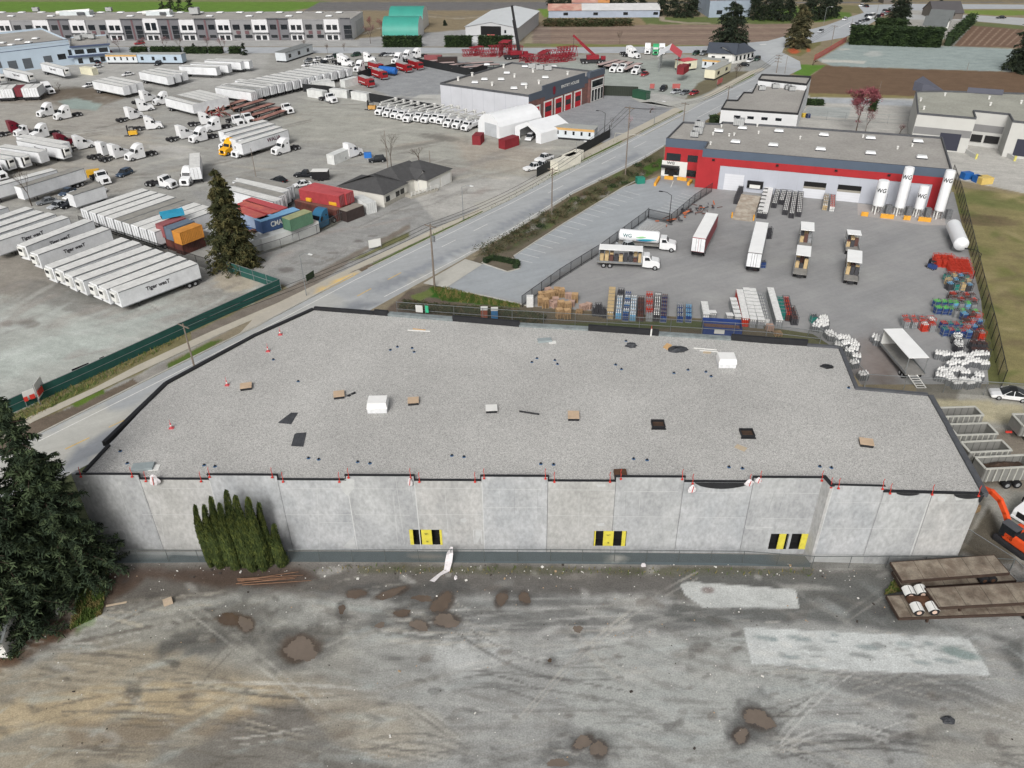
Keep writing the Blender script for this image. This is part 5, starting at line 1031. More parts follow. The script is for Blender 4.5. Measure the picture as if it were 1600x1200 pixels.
def trailer_make(roof=troof,body=twh,reefer=False,logo=None,doorm=twh,L=15.5,simple=False):
 def mk():
  t=thing('semi_trailer','x','trailer');h0,h1,w_=1.2,4.1,1.3;m_=MB()
  m_.box(-L/2,L/2,-w_,w_,h0,h1-.02);m_.build('box_body',body,t)
  MB().box(-L/2+.05,L/2-.05,-w_+.05,w_-.05,h1-.015,h1+.01).build('roof',roof,t)
  for s in(-1,1):
   MB().box(-L/2,L/2,s*w_-.02 if s>0 else s*w_-.03,s*w_+.03 if s>0 else s*w_+.02,h1-.14,h1+.03).build('top_rail',steel,t);MB().box(-L/2,L/2,s*w_-.03,s*w_+.03,h0-.06,h0+.1).build('side_rail',steel,t)
   MB().box(-L/2-.04,-L/2-.005,(0.03 if s>0 else-w_+.06),(w_-.06 if s>0 else-.03),h0+.08,h1-.15).build('rear_door',doorm,t)
   MB().box(-L/2-.06,-L/2-.01,s*w_-.06 if s>0 else-w_-.01,w_+.01 if s>0 else-w_+.06,h0-.06,h1).build('rear_frame',capg,t);MB().cyl((-L/2-.06,s*.45,h0+.1),(-L/2-.06,s*.45,h1-.2),.035,n=4).build('lock_bar',capg,t)
   for x in(-L/2+2.6,-L/2+1.4):wheel(t,x,s*w_*.97,.5,.28,dual=True)
   m_=MB();m_.box(L/2-3.2,L/2-3.05,s*.7-.06,s*.7+.06,.1,1.2);m_.build('landing_leg',chass,t)
  m_=MB();m_.box(-L/2+.6,-L/2+3.4,-.8,.8,.55,1.14);m_.box(-L/2+3.4,L/2-.4,-.5,.5,.95,1.14);m_.build('underframe',chass,t)
  m_=MB();m_.box(-L/2-.12,-L/2+.05,-1.1,1.1,.5,.62);m_.build('rear_bumper',chass,t)
  if reefer:
   m_=MB();m_.box(L/2+.01,L/2+.5,-.85,.85,2.1,3.9);o=m_.build('cooling_unit',white,t,bevel=.08);MB().box(L/2+.5,L/2+.52,-.6,.6,3.0,3.6).build('grille',blackm,o);MB().box(L/2+.01,L/2+.2,-1.15,-.9,1.6,3.8).build('corner_shroud',blackm,t)
  if logo:
   for s in(-1,1):text('lettering',logo[0],logo[1],logo[2],t,(logo[3],s*(w_+.03),logo[4]),(math.radians(90),0,0 if s<0 else math.pi),sx=logo[5])
  return t
 return mk
logob=M('logo_black',(36,32,40),.6)
TRA=Proto(trailer_make());TRD=Proto(trailer_make(tdirt));TRR=Proto(trailer_make(reefer=True,logo=('Tiger wesT',1.0,logob,.6,2.9,1.0)))
TRW=Proto(trailer_make(logo=('WALIA',1.45,M('logo_maroon',(92,40,62),.6),-2.6,2.9,1.0)))
def put_top(pr,lab,f,r,z=4.1,grp=None,L=15.5,anchor='mid',sc=None,base=0,cat=None):
 A,B=G(*r,z),G(*f,z);d=(B-A);n=d.normalized();c=(A+B)/2 if anchor=='mid' else(B-n*L/2 if anchor=='f' else A+n*L/2);s=1
 if anchor=='mid':s=max(.5,min(1.2,d.length/L))
 return pr.put(lab,(c.x,c.y,base),math.atan2(d.y,d.x),grp,sc or(s,1,1),cat)
g1='white reefer trailers parked in the front left yard'
TL=[((75.5,417),(196,372.5)),((92.5,422),(214,377.5)),((107,430),(232.5,385.5)),((123.5,436),(249.5,391)),((145,443),(269.5,395.7)),((160,449.4),(286,402)),((178,454),(303,408.7))]
for i,(f,r)in enumerate(TL):put_top(TRR,'white reefer trailer, %s from the nearest in the front row of seven'%ORD[6-i]if i<6 else'nearest white reefer trailer, its lettered side facing the green fence',f,r,grp=g1)
for i,(f,r)in enumerate((((33,383.7),(139,343)),((53,396),(166,355.5)),((-16,377),(102,338)),((-40,374),(81,333)),((-60,370),(62,329.5)),((-76,365),(46,324)),((-115,362),(6,322)))):
 put_top(TRR,['lettered white reefer trailer second above the front row of seven','lettered white reefer trailer directly above the front row of seven','lettered white trailer third above the front row, cut by the left edge','white trailer fourth above the front row, cut by the left edge','white trailer fifth above the front row, cut by the left edge','white trailer sixth above the front row, cut by the left edge','white trailer whose end just shows at the left edge'][i],f,r,grp=g1,anchor='r' if i>1 else'mid')
g2='white trailers in the central dense row'
for i in range(9):
 put_top(TRD if i in(4,5)else TRA,'white trailer with %s roof, %s from the upper left in the central dense row'%('grey dirty' if i in(4,5)else'pale',ORD[i]),(131+115+9.6*i,289+5.1*i),(131+13.1*i,328+4.1*i),grp=g2,anchor='r')
g3='white trailers around the upper left yard'
L3=[((27,292),(125,262),TRD,'grey roofed white trailer beside the parked cars at left'),((-35,296),(84,264),TRA,'white trailer left of the grey roofed one at the left edge'),((110,303),(156,289),TRD,'low trailer roof just below the grey roofed trailer'),((107,231),(26,216),TRR,'white reefer trailer nose down right above the yellow crane truck'),((103,223.5),(30,211),TRA,'white trailer directly behind the reefer by the maroon tractor'),((66,236),(2,227),TRA,'white trailer with stained tan end beside the reefer'),((38,243),(-38,231),TRR,'white reefer second from the left edge in the slanted row'),((14,247),(-60,236),TRR,'white reefer at the left edge of the slanted row'),((50,116),(6,106),TRR,'white reefer trailer angled at the left doors of the blue warehouse'),((105,107),(65,97),TRR,'white reefer trailer angled at the right doors of the blue warehouse'),((4,118),(-38,108),TRR,'white reefer trailer cut by the left edge before the blue warehouse')]
for i in range(3):L3 .append(((199+10.5*i,135-2.7*i),(146+11*i,124.5-2.5*i),TRA,'white trailer in the trio left of the pond, %s'%('nearest','middle','rearmost')[i]))
for i in range(3):L3 .append(((265+11.5*i,119-3.2*i),(221+11*i,110.5-2*i),TRA,'white trailer in the trio below the blue white cabin, %s'%('nearest','middle','rearmost')[i]))
for i in range(4):L3 .append(((340+(0,18,38,51)[i],104.5-(0,4,8.5,10)[i]),(282+(0,18,40,53)[i],102-(0,4,9,10)[i]),TRA,'white trailer in the staggered four by the far fence, %s from the left'%ORD[i]))
for i in range(6):L3 .append(((306+9*i,162-2*i),(262+9*i,151-2*i),TRD if i==1 else TRA,'white trailer in the tight six beside the red debris pile, %s from the left'%ORD[i]))
for i in range(4):L3 .append(((372-9*i,224-6*i),(445-10*i,201.5-4.5*i),(TRW,TRA,TRA,TRA)[i],('white trailer lettered WALIA behind the parked tractor','white trailer directly behind the lettered WALIA one','white trailer third behind the yellow tractor','white trailer farthest behind the yellow tractor')[i]))
L3 .append(((304,239),(304,262),TRA,'white trailer seen end on above the dark conifer'))
for i in range(4):L3 .append(((375-5.5*i,274.5+6*i),(452-6*i,291.5+7*i),(TRD,TRA,TRD,TRA)[i],'white trailer in the four right of the conifer top, %s from the rear'%ORD[i]))
for f,r,p,lab in L3:put_top(p,lab,f,r,grp=g3,anchor='mid')
for i in range(13):put_top(TRA,'white trailer in the long dense row behind the yard, %s from the left'%ORD[i],(403+11.9*i-62,139-2.75*i-8),(403+11.9*i,139-2.75*i),grp='white trailers in the far dense row',anchor='r')
for i,(f,r)in enumerate((((340,135),(396,143)),((349,131),(404,139)),((371,124),(420,131)))):put_top(TRA,'white trailer at the left start of the far dense row, %s'%('nearest','middle','rearmost')[i],f,r,grp='white trailers in the far dense row')
for i,(u,c)in enumerate(((2,0),(13,0),(27,1),(40,0),(53,0),(-9,0))):
 put_top(TRA if not c else Proto(trailer_make(M('maroon_side',(122,44,54),.6,.1,1),M('maroon_side',(122,44,54)),doorm=M('maroon_side',(122,44,54)),L=8)),'box trailer end on behind the pond mound, %s'%('maroon one' if c else'%s from the left'%ORD[sorted([2,13,40,53,-9]).index(u)]),(u+6,133-u*.02),(u,139-u*.05),grp='box trailers behind the pond',L=8 if c else 15.5)
 # --- containers
def cont_make(L,m,roof=None,logo=None):
 def mk():
  t=thing('shipping_container','x','container');m_=MB();N=int(L*2.2);w_=1.22;H=2.55
  for s in(-1,1):
   vs=[]
   for i in range(N*2+1):x=-L/2+.15+(L-.3)*i/(N*2);y=s*(w_-(.07 if(i//1)%2 else.0));vs+=[(x,y,.12),(x,y,H-.1)]
   m_.add(vs,[(2*i,2*i+2,2*i+3,2*i+1)for i in range(N*2)])
  m_.box(-L/2+.05,-L/2+.1,-w_,w_,.1,H-.1);m_.build('corrugated_wall',m,t);MB().box(-L/2,L/2,-w_,w_,H-.1,H).build('roof',roof or m,t)
  m_=MB();m_.box(-L/2,L/2,-w_,w_,0,.12)
  for x in(-L/2+.08,L/2-.08):
   for y in(-w_+.07,w_-.07):m_.box(x-.09,x+.09,y-.09,y+.09,.12,H-.1)
  m_.build('frame',m,t)
  for s in(0,1):MB().box(L/2-.06,L/2-.02,-w_+.16 if s else.02,-.02 if s else w_-.16,.14,H-.12).build('door',m,t)
  for y in(-.8,-.3,.3,.8):MB().cyl((L/2,y,.15),(L/2,y,H-.15),.025,n=5).build('lock_bar',steel,t)
  if logo:
   for s in(-1,1):text('lettering',logo[0],logo[1],white,t,(logo[2]*s*-1,s*(w_+.03),1.3),(math.radians(90),0,0 if s<0 else math.pi),sx=1.1)
  return t
 return mk
def cm(n_,c,h=None):return M('container_'+n_,c,.6,.14,.7,hue=h)
cred,cblue,cgreen,corange,cgrey,crust,cwhite=cm('red',(166,66,70)),cm('blue',(66,92,134)),cm('green',(92,128,104)),cm('orange',(206,140,62)),cm('slate',(104,118,134)),cm('rust',(108,62,56),(84,56,50)),cm('white',(214,216,214))
croofr=cm('faded_roof',(196,104,92),(186,92,92));C_={}
def cont(lab,a,b_,lvl,m,L=12.2,roof=None,logo=None,grp='shipping containers in the middle yard'):
 k=(m.name,L,roof.name if roof else'',logo)
 if k not in C_:C_[k]=Proto(cont_make(L,m,roof,logo))
 put_top(C_[k],lab,b_,a,2.6*(lvl+1),grp,L,base=2.6*lvl)
cont('front red container of the upper pair with faded roof',(472,292.5),(534.5,303.5),1,cred,roof=M('container_pinkred',(190,84,88),.6,.1,.6));cont('rear red container of the upper pair with faded roof',(486,287),(546,300),1,cred,roof=M('container_pinkred',(190,84,88)))
cont('rust red container under the front red one',(466,310),(531,326),0,crust,roof=M('rust_roof',(122,84,76),.8,.25,1));cont('dark brown container beside the end of the rust red one',(535,328),(562,318),0,cm('dark',(62,52,50)),6.1,roof=M('pale_board_roof',(150,144,134),.8,.15,1))
cont('rusty brown container under the rear red one',(480,305),(543,319),0,crust)
cont('blue forty foot container lettered CMA with light blue roof',(402,344),(463,325),1,cblue,roof=M('container_lightblue',(128,176,214),.6,.08,.6),logo=('CMA',1.5,-1.6));cont('green twenty foot container with pale mossy roof',(446,341),(481,328),1,cgreen,6.1,roof=M('mossy_roof',(158,162,124),.8,.15,1))
cont('faded orange red roofed container left of the CMA one, front',(372,325),(414,340),1,cm('paleblue',(150,166,190)),roof=croofr);cont('faded red roofed container behind the orange red roofed one',(378,315),(432,332),1,cred,roof=croofr);cont('rearmost faded red roofed container of the three',(386,310),(442,326),1,cred,roof=M('container_pinkred',(190,84,88)))
cont('deep blue container under the orange red roofed one',(370,343),(408,356),0,cblue);cont('white container under the CMA one at the low fence',(404,371),(450,357),0,cwhite);cont('white container with cream roof under the green one',(446,358),(492,343),0,cwhite,roof=M('cream_roof',(206,200,190),.8,.1,1));cont('brown roofed container behind the white one at the low fence',(392,362),(420,352),0,cwhite,6.1,roof=M('rust_roof',(122,84,76)))
for i in range(3):cont('white container end on beside the dark conifer, %s from the left'%ORD[i],(398+8.5*i,371-3*i+4),(380+9*i,362-3*i+4),0,cwhite,6.1)
cont('orange twenty foot container on top of a rust one',(274,362),(309,349),1,corange,6.1);cont('rust red container under the orange one',(277,378),(312,364),0,crust,6.1);cont('slate blue container between the orange and red ones',(261,356),(298,343),1,cgrey,6.1);cont('dark container under the slate blue one',(263,372),(300,358),0,crust,6.1)
cont('red container left of the slate blue one',(248,351),(284,338),1,cm('dullred',(150,88,90)),6.1);cont('dark container under the dull red one',(250,366),(286,352),0,crust,6.1);cont('white container just left of the conifer trunk',(321,361),(352,349),0,cwhite,6.1)
cont('white container with teal stain beside the house',(560,306),(578,315),0,cwhite,12.2)
for i,(a,b_)in enumerate((((484,130),(528,127)),((486,127),(515,123)),((530,126),(561,118)),((482,138),(508,142)),((512,137),(550,141)),((548,141),(580,146)))):cont('small white container in the black fenced corner, %s'%('front left','rear left','rear right','lowest left','lowest middle','lowest right')[i],a,b_,0,cwhite,6.1)
# --- tractors
cabw=M('truck_white',(232,233,234),.35,.04,.8);cmar=M('truck_maroon',(112,28,44),.35,.06,.8);cyel=M('truck_yellow',(240,176,34),.4,.06,.8);cgr=M('truck_green',(66,164,112),.4,.05,.8);cbl=M('truck_blue',(52,108,142),.4,.05,.8)
def tractor_make(pm_,sleeper=True):
 def mk():
  t=thing('semi_tractor','x','truck tractor');w_=1.2;top=3.9 if sleeper else 2.95
  pts=[(3.9,.45),(3.9,1.35),(3.65,1.75),(2.3,2.05),(2.05,2.1),(1.65,2.95)]+([(1.0,3.55),(.2,3.95),(-.9,3.95),(-.9,.6)]if sleeper else[(1.3,3.0),(.3,2.95),(.3,.6)])+[(2.2,.6),(2.3,.45)]
  m_=MB();m_.prof(pts,-w_,w_);m_.build('cab_body',pm_,t,bevel=.09)
  m_=MB();x0,x1=2.06,1.68;m_.add([(x0+.03,-w_+.18,2.14),(x0+.03,w_-.18,2.14),(x1+.03,w_-.22,2.86),(x1+.03,-w_+.22,2.86)],[(0,1,2,3)]);m_.build('windscreen',glassm,t)
  for s in(-1,1):
   y=s*(w_+.012);m_=MB();m_.add([(1.9,y,2.0),(1.55,y,2.75),(.95,y,2.75),(.95,y,1.95)],[(0,1,2,3)]);m_.build('side_window',glassm,t)
   if sleeper:m_=MB();m_.add([(.1,y,2.5),(.1,y,2.85),(-.35,y,2.85),(-.35,y,2.5)],[(0,1,2,3)]);m_.build('sleeper_window',glassm,t)
   MB().box(1.75,1.9,s*1.32 if s>0 else-1.5,1.5 if s>0 else-1.32,1.9,2.6).build('mirror',blackm,t);m_=MB();m_.box(3.86,3.93,s*.95-.16,s*.95+.16,1.0,1.25);m_.build('headlight',skm,t)
   wheel(t,2.9,s*1.24,.52,.3);
   for x in(-2.6,-3.9):wheel(t,x,s*1.22,.52,.28,dual=True)
   MB().box(-.8,1.9,s*1.05-.14,s*1.05+.14,.35,.85).build('side_skirt' if sleeper else'fuel_tank',pm_ if sleeper else steel,t)
  m_=MB();m_.box(3.9,3.94,-.6,.6,.75,1.6);m_.build('grille',blackm,t);m_=MB();m_.box(3.85,4.1,-w_,w_,.4,.72);m_.build('bumper',pm_,t,bevel=.05)
  m_=MB();m_.box(-4.6,.3,-.42,.42,.55,.95);m_.build('frame',chass,t);m_=MB();m_.box(-3.6,-2.7,-.5,.5,.95,1.15);m_.build('fifth_wheel',chass,t)
  return t
 return mk
TW,TM,TY,TG,TB,TD=[Proto(tractor_make(*a))for a in((cabw,),(cmar,),(cyel,),(cgr,),(cbl,),(cabw,False))]
def put_g(pr,lab,f,r,grp=None,z=0,k=1.0,cat=None):
 A,B=G(*r,z),G(*f,z);d=B-A;c=(A+B)/2;return pr.put(lab,(c.x,c.y,z),math.atan2(d.y,d.x),grp,(k,k,k),cat)
g4='truck tractors parked without trailers'
for pr,f,r,lab in((TW,(62,184),(96,176),'white tractor behind the box body left of the pond'),(TW,(85,189),(127,180),'white tractor with rear wheels towards the pond'),(TM,(42,205),(2,213),'maroon tractor at the left edge facing right'),(TD,(30,214),(62,207),'white day cab tractor beside the left maroon one'),(TW,(55,218),(86,210),'white tractor nose left between the two maroon ones'),(TM,(114,226),(78,234),'maroon tractor behind the white one facing right'),(TW,(146,229),(104,238),'white tractor facing right in front of a maroon one'),(TW,(176,239),(148,248),'white tractor farthest back in the trio near the parked blue car'),(TW,(197,243),(165,252),'white tractor in the middle of the trio near the parked blue car'),(TW,(197,253),(243,241),'white tractor nose left at the front of the trio'),(TW,(222,183),(187,191),'white tractor facing right above the yellow forklift'),(TW,(253,200),(214,204),'white tractor with white side body by the yellow forklift'),(TW,(236,172),(206,176),'white tractor facing right behind the forklift pair'),(TW,(238,157),(216,162),'white tractor partly hidden beside the long dirty trailers'),(TW,(248,164),(270,160),'white tractor coupled in front of the long dirty trailer'),(TW,(302,213),(267,221),'white tractor facing right beside the one facing left'),(TW,(297,225),(338,214),'white tractor facing left with puddle marks behind it'),(TW,(323,207),(356,200),'white tractor below the red debris pile facing left'),(TW,(336,192),(300,197),'white tractor just under the red debris pile facing right'),(TD,(379,198),(358,190),'white day cab tractor left of the pair below the red flatbeds'),(TD,(395,195),(374,187),'white day cab tractor right of the pair below the red flatbeds'),(TY,(349,244),(379,233),'bright yellow tractor between two white ones'),(TW,(369,247),(398,237),'white tractor just right of the yellow one'),(TW,(349,236),(378,226),'white tractor just behind the yellow one'),(TW,(426,244),(466,232),'white tractor below the WALIA lettering'),(TW,(566,240),(526,252),'white tractor facing right beside the boxy truck'),(TW,(283,297),(314,272),'white tractor nose to the viewer by the conifer top'),(TW,(12,284),(-20,272),'white tractor cut by the left edge above the trailers'),(TD,(268,294),(240,290),'white day cab tractor at the end of the central row'),(TW,(556,104),(522,102),'front white tractor of the pair behind the far dense row'),(TW,(548,101),(518,98),'rear white tractor of the pair behind the far dense row'),(TW,(588,97),(558,97),'white tractor near the parked cars facing right'),(TW,(551,115),(578,106),'white tractor facing left by the black fence corner'),(TW,(614,101),(634,95),'first white tractor in the line above the fire engines'),(TW,(629,96),(648,91),'second white tractor in the line above the fire engines'),(TW,(644,92),(662,89),'third white tractor in the line above the fire engines'),(TD,(459,180),(432,171),'white day cab truck coupled to the red flatbeds'),(TD,(527,163),(500,155),'white tow truck cab with raised crane arm'),(TW,(998,92),(975,88),'white tractor pair right of the red crane, front'),(TW,(994,89),(972,85),'white tractor pair right of the red crane, rear'),(TW,(1011,88),(1012,78),'white tractor left of the green one facing the viewer'),(TG,(1024,89.5),(1024,79),'green tractor between two white ones'),(TW,(1034,88),(1033,79),'white tractor right of the green one facing the viewer'),(TD,(954,115),(972,108),'dark framed flatbed truck cab, left of two'),(TD,(966,115),(985,108),'dark framed flatbed truck cab, right of two'),(TD,(989,118),(1005,111),'flatbed truck cab left of the small red car'),(TB,(497,357),(512,349),'blue old tractor cab at the end of the white container'),(TM,(178,96.5),(170,93),'small maroon tractor by the cabins')):
 put_g(pr,lab,f,r,g4)
put_g(TW,'white tractor right of the box trailers by the pond',(86,149),(64,142),g4)
put_g(TD,'white truck cutting the right edge below the dump trailers',(1600,812),(1636,792),None,k=.85)
# --- cars, pickups, vans
def car_make(pm_,kind='sedan'):
 def mk():
  t=thing('parked_car' if kind!='pickup' else'pickup_truck','x',{'sedan':'car','suv':'car','coupe':'car','pickup':'pickup truck','van':'van'}[kind]);h={'coupe':1.6,'sedan':1.42,'suv':1.68,'pickup':1.8,'van':2.2}[kind];L={'coupe':4.75,'sedan':4.6,'suv':4.7,'pickup':5.7,'van':5.4}[kind];a=L/2;b_=h*.56;w_=.92
  low=[(-a,.3),(-a,b_-.08),(-a+.1,b_),(a-1.2,b_-.02),(a-.15,b_-.2),(a,b_-.38),(a,.3)];m_=MB();m_.prof(low,-w_,w_);m_.build('body',pm_,t,bevel=.1)
  if kind=='pickup':x=[(.95,b_),(.35,h),(-.85,h),(-1.0,b_)]
  elif kind=='van':x=[(a-.9,b_),(a-1.5,h),(-a+.1,h),(-a+.02,b_)]
  elif kind=='coupe':x=[(a-1.25,b_-.02),(a-2.2,h-.03),(-a+1.75,h),(-a+.12,b_+.05)]
  else:x=[(a-1.35,b_-.02),(a-2.1,h-.03),(-a+(1.3 if kind=='sedan' else.55),h),(-a+(.45 if kind=='sedan' else.15),b_)]
  m_=MB();k=w_-.2;vs=[(x[0][0],-w_+.03,x[0][1]),(x[1][0],-k,x[1][1]-.05),(x[2][0],-k,x[2][1]-.05),(x[3][0],-w_+.03,x[3][1])];vs+=[(p[0],-p[1],p[2])for p in vs];m_.add(vs,[(0,3,2,1),(4,5,6,7),(0,1,5,4),(2,3,7,6),(1,2,6,5),(0,4,7,3)]);m_.build('windows',glassm,t)
  m_=MB();m_.box(min(x[1][0],x[2][0])-.02,max(x[1][0],x[2][0])+.02,-k-.02,k+.02,h-.06,h);m_.build('roof',pm_ if kind!='coupe' else blackm,t,bevel=.03)
  for s in(-1,1):
   for f in(x[1][0],(x[1][0]+x[2][0])/2,x[2][0]):pass
   m_=MB();yb,yt=s*(w_-.02),s*(k+.01)
   for(xa,xb)in((x[1][0]-.02,x[0][0]-.05),((x[1][0]+x[2][0])/2,(x[1][0]+x[2][0])/2),(x[2][0]+.05,x[3][0]+.05)):m_.add([(xa-.04,yt,h-.05),(xa+.04,yt,h-.05),(xb+.05,yb,b_-.01),(xb-.05,yb,b_-.01)],[(0,1,2,3)])
   m_.build('pillars',pm_,t)
   for xx in(a-.95,-a+.95):wheel(t,xx,s*(w_+.015),.34,.22)
   MB().box(a-.04,a+.015,s*.62-.2,s*.62+.2,b_-.42,b_-.28).build('headlight',skm,t);MB().box(-a-.015,-a+.04,s*.7-.12,s*.7+.12,b_-.3,b_-.12).build('tail_light',redm,t)
   MB().box(x[0][0]-.35,x[0][0]-.2,s*w_ if s>0 else-w_-.2,w_+.2 if s>0 else-w_,b_,b_+.14).build('mirror',pm_,t)
  if kind=='pickup':MB().box(-a+.12,-1.1,-w_+.12,w_-.12,b_+.001,b_+.012).build('bed_liner',blackm,t)
  return t
 return mk
PC={'white':cabw,'black':M('car_black',(30,33,38),.25,.05),'grey':M('car_grey',(118,122,126),.3,.05),'silver':M('car_silver',(176,180,184),.3,.05),'blue':M('car_blue',(58,76,98),.3,.05),'red':M('car_red',(158,44,52),.3,.05),'green':M('car_green',(34,62,48),.3,.05)}
CR_={}
def car(col,kind,f,r,lab,grp='parked cars',k=1.0):
 key=(col,kind)
 if key not in CR_:CR_[key]=Proto(car_make(PC[col],kind))
 return put_g(CR_[key],lab,f,r,grp,0,k)
car('white','coupe',(1551,619),(1600,625),'white coupe style car with dark roof at the right edge',None,1.06)
for a in(('blue','suv',(188,277),(202,271),'dark blue car alone in the muddy yard'),('white','suv',(128,315),(144,304),'white car nearest the central trailers'),('white','sedan',(106,312),(124,306),'white car left of the nearest white one'),('grey','sedan',(64,320),(84,316),'grey car at the left of the parked group'),('silver','sedan',(82,327),(100,321),'silver car nose left under the grey one'),('black','pickup',(100,326),(126,318),'black car in front of the parked group'),('white','sedan',(163,300),(140,302),'white car under the low trailer roof'),('blue','sedan',(100,306),(112,300),'small blue car behind the tan trailer'),('black','pickup',(464,276),(490,277),'black pickup towing the small black trailer'),('white','sedan',(466,292),(478,290),'white car behind the red containers'),('black','sedan',(428,282),(444,286),'black car behind the white trailers'),('black','suv',(577,254),(602,252),'black jeep beside the small blue bin'),('white','pickup',(833,266),(860,258),'white pickup behind the other two by the black fence'),('white','pickup',(835,255),(865,246),'white pickup at the rear with boxes behind'),('white','pickup',(818,268),(850,262),'white pickup nearest the black fence corner'),('white','suv',(824,222),(832,214),'white car inside the open fabric shelter'),('silver','sedan',(1050,147),(1063,144),'silver car left of the three by the red signs'),('grey','sedan',(1064,149),(1076,145),'grey car in the middle of the three by the red signs'),('red','sedan',(1078,150),(1090,145),'red car right of the three by the red signs'),('black','suv',(1030,145),(1042,138),'dark car left of the red signs'),('red','sedan',(1000,121),(1014,115),'small red car in front of the flatbed trucks'),('white','sedan',(148,107),(157,105),'white car by the cream box truck'),('black','sedan',(148,97),(156,101),'black car behind the cream box truck'),('black','suv',(242,104),(253,99),'dark car alone before the blue white cabin'),('white','sedan',(133,137),(146,134),'white car left of the trio of trailers'),('white','sedan',(194,119),(206,117),'white car behind the first trio of trailers'),('grey','sedan',(478,97),(488,95),'grey car left in the far car park cluster'),('white','sedan',(489,96),(503,93),'white car in the far car park cluster'),('black','sedan',(498,101),(512,98),'black car in the far car park cluster front'),('white','suv',(507,95),(520,92),'white car right in the far car park cluster'),('green','suv',(518,91),(529,89),'dark green car right in the far car park cluster'),('white','sedan',(473,105),(486,102),'white car at the front left of the far cluster'),('white','sedan',(486,103),(498,101),'white car at the front of the far cluster'),('green','suv',(550,89),(562,87),'dark green car before the far road verge'),('silver','sedan',(603,88),(611,87),'silver car left of the white tractor line'),('white','sedan',(613,88),(621,87),'white car left of the white tractor line'),('black','sedan',(595,88),(603,87),'black car left of the silver one at the far road'),('green','suv',(1083,87),(1091,84),'dark car left of the white office'),('grey','pickup',(1096,87),(1104,84),'grey pickup left of the white office'),('white','sedan',(1168,98),(1175,95),'white car at the right of the white office'),('black','sedan',(1148,104),(1174,103),'long black car in front of the white office'),('green','suv',(1178,97),(1187,92),'dark green car beside the junction kerb'),('white','sedan',(1316,33),(1324,30),'white car driving on the far road alone'),('white','suv',(1328,44),(1335,41),'white car last in the far traffic queue'),('grey','sedan',(1334,41),(1341,38),'grey car second last in the far traffic queue'),('silver','suv',(1340,38.5),(1346,35),'silver car in the far traffic queue'),('grey','sedan',(1344,36),(1350,33),'grey car in the middle of the far traffic queue'),('black','sedan',(1350,34),(1357,32),'black car behind the white van in the queue'),('black','suv',(1367,29),(1374,27),'black car before the white van in the queue'),('red','sedan',(1374,27),(1380,24),'dark red car ahead in the queue'),('silver','sedan',(1380,25),(1386,22),'silver car near the front of the queue'),('red','sedan',(1384,21),(1390,18),'red car near the front of the queue'),('grey','suv',(1378,21),(1384,18),'grey car beside the queue front'),('black','sedan',(1350,28),(1358,25),'black car in the opposite far lane'),('white','sedan',(1343,11),(1349,9),'white car at the bend left of the far road'),('black','sedan',(1350,10),(1356,12),'black car at the bend of the far road'),('black','sedan',(1558,29),(1569,29),'black car alone on the far right road'),('white','van',(1426,51),(1438,50),'white van behind the long hedge'),('grey','suv',(1401,50),(1412,48),'grey car behind the hedge at left'),('silver','suv',(1278,53),(1286,49),'pale truck like car at the junction exit'),('red','suv',(214,70),(222,69),'dark red car before the strip building')):
 car(*a)
car('white','van',(1356,31),(1366,27),'white van in the far traffic queue','parked cars',1.2)
car('silver','pickup',(996,397),(968,384),'grey pickup between the tanker and the open sided truck',None)
# --- bucket trucks
def bucket_make():
 t=thing('bucket_truck','x','bucket truck');m_=MB();m_.prof([(3.6,.5),(3.6,1.3),(3.3,1.65),(2.3,1.9),(1.9,2.6),(.6,2.6),(.6,.6)],-1.1,1.1);m_.build('cab',cabw,t,bevel=.08)
 m_=MB();m_.add([(2.32,-.9,1.95),(2.32,.9,1.95),(1.97,.85,2.5),(1.97,-.85,2.5)],[(0,1,2,3)]);m_.build('windscreen',glassm,t);m_=MB();m_.box(3.58,3.64,-.55,.55,.8,1.5);m_.build('grille',blackm,t);m_=MB();m_.box(-4.2,.5,-1.15,1.15,.9,1.9);m_.build('service_body',cabw,t,bevel=.04)
 for s in(-1,1):
  wheel(t,2.6,s*1.14,.48,.28);wheel(t,-2.4,s*1.14,.48,.28,dual=True);m_=MB();m_.add([(2.1,s*1.112,1.8),(1.85,s*1.112,2.4),(.9,s*1.112,2.4),(.9,s*1.112,1.75)],[(0,1,2,3)]);m_.build('side_window',glassm,t)
 m_=MB();m_.cyl((-2.6,0,1.9),(-2.6,0,3.0),.4,n=10);m_.build('turret',cabw,t);m_=MB();m_.obox((-1.2,.25,2.85),(1,0,.12),(0,1,0),6.4,.4,.42);m_.obox((-3.4,-.3,3.3),(1,0,.05),(0,1,0),8.0,.34,.34);m_.build('boom',white,t);m_=MB();m_.box(-8.1,-7.2,-.75,.1,2.5,3.5);m_.build('bucket',white,t,bevel=.06);return t
BP=Proto(bucket_make);bf=[(590,182),(602,185),(614,187),(624,189),(634,193),(650,192),(662,194),(676,194),(686,196),(697,201),(711,203),(725,206)]
for i,f in enumerate(bf):put_g(BP,'white bucket truck nose down in the long row, %s from the left'%ORD[i],f,(f[0]+20,f[1]-8),'white bucket trucks in a row')
FT=Proto(trailer_make())
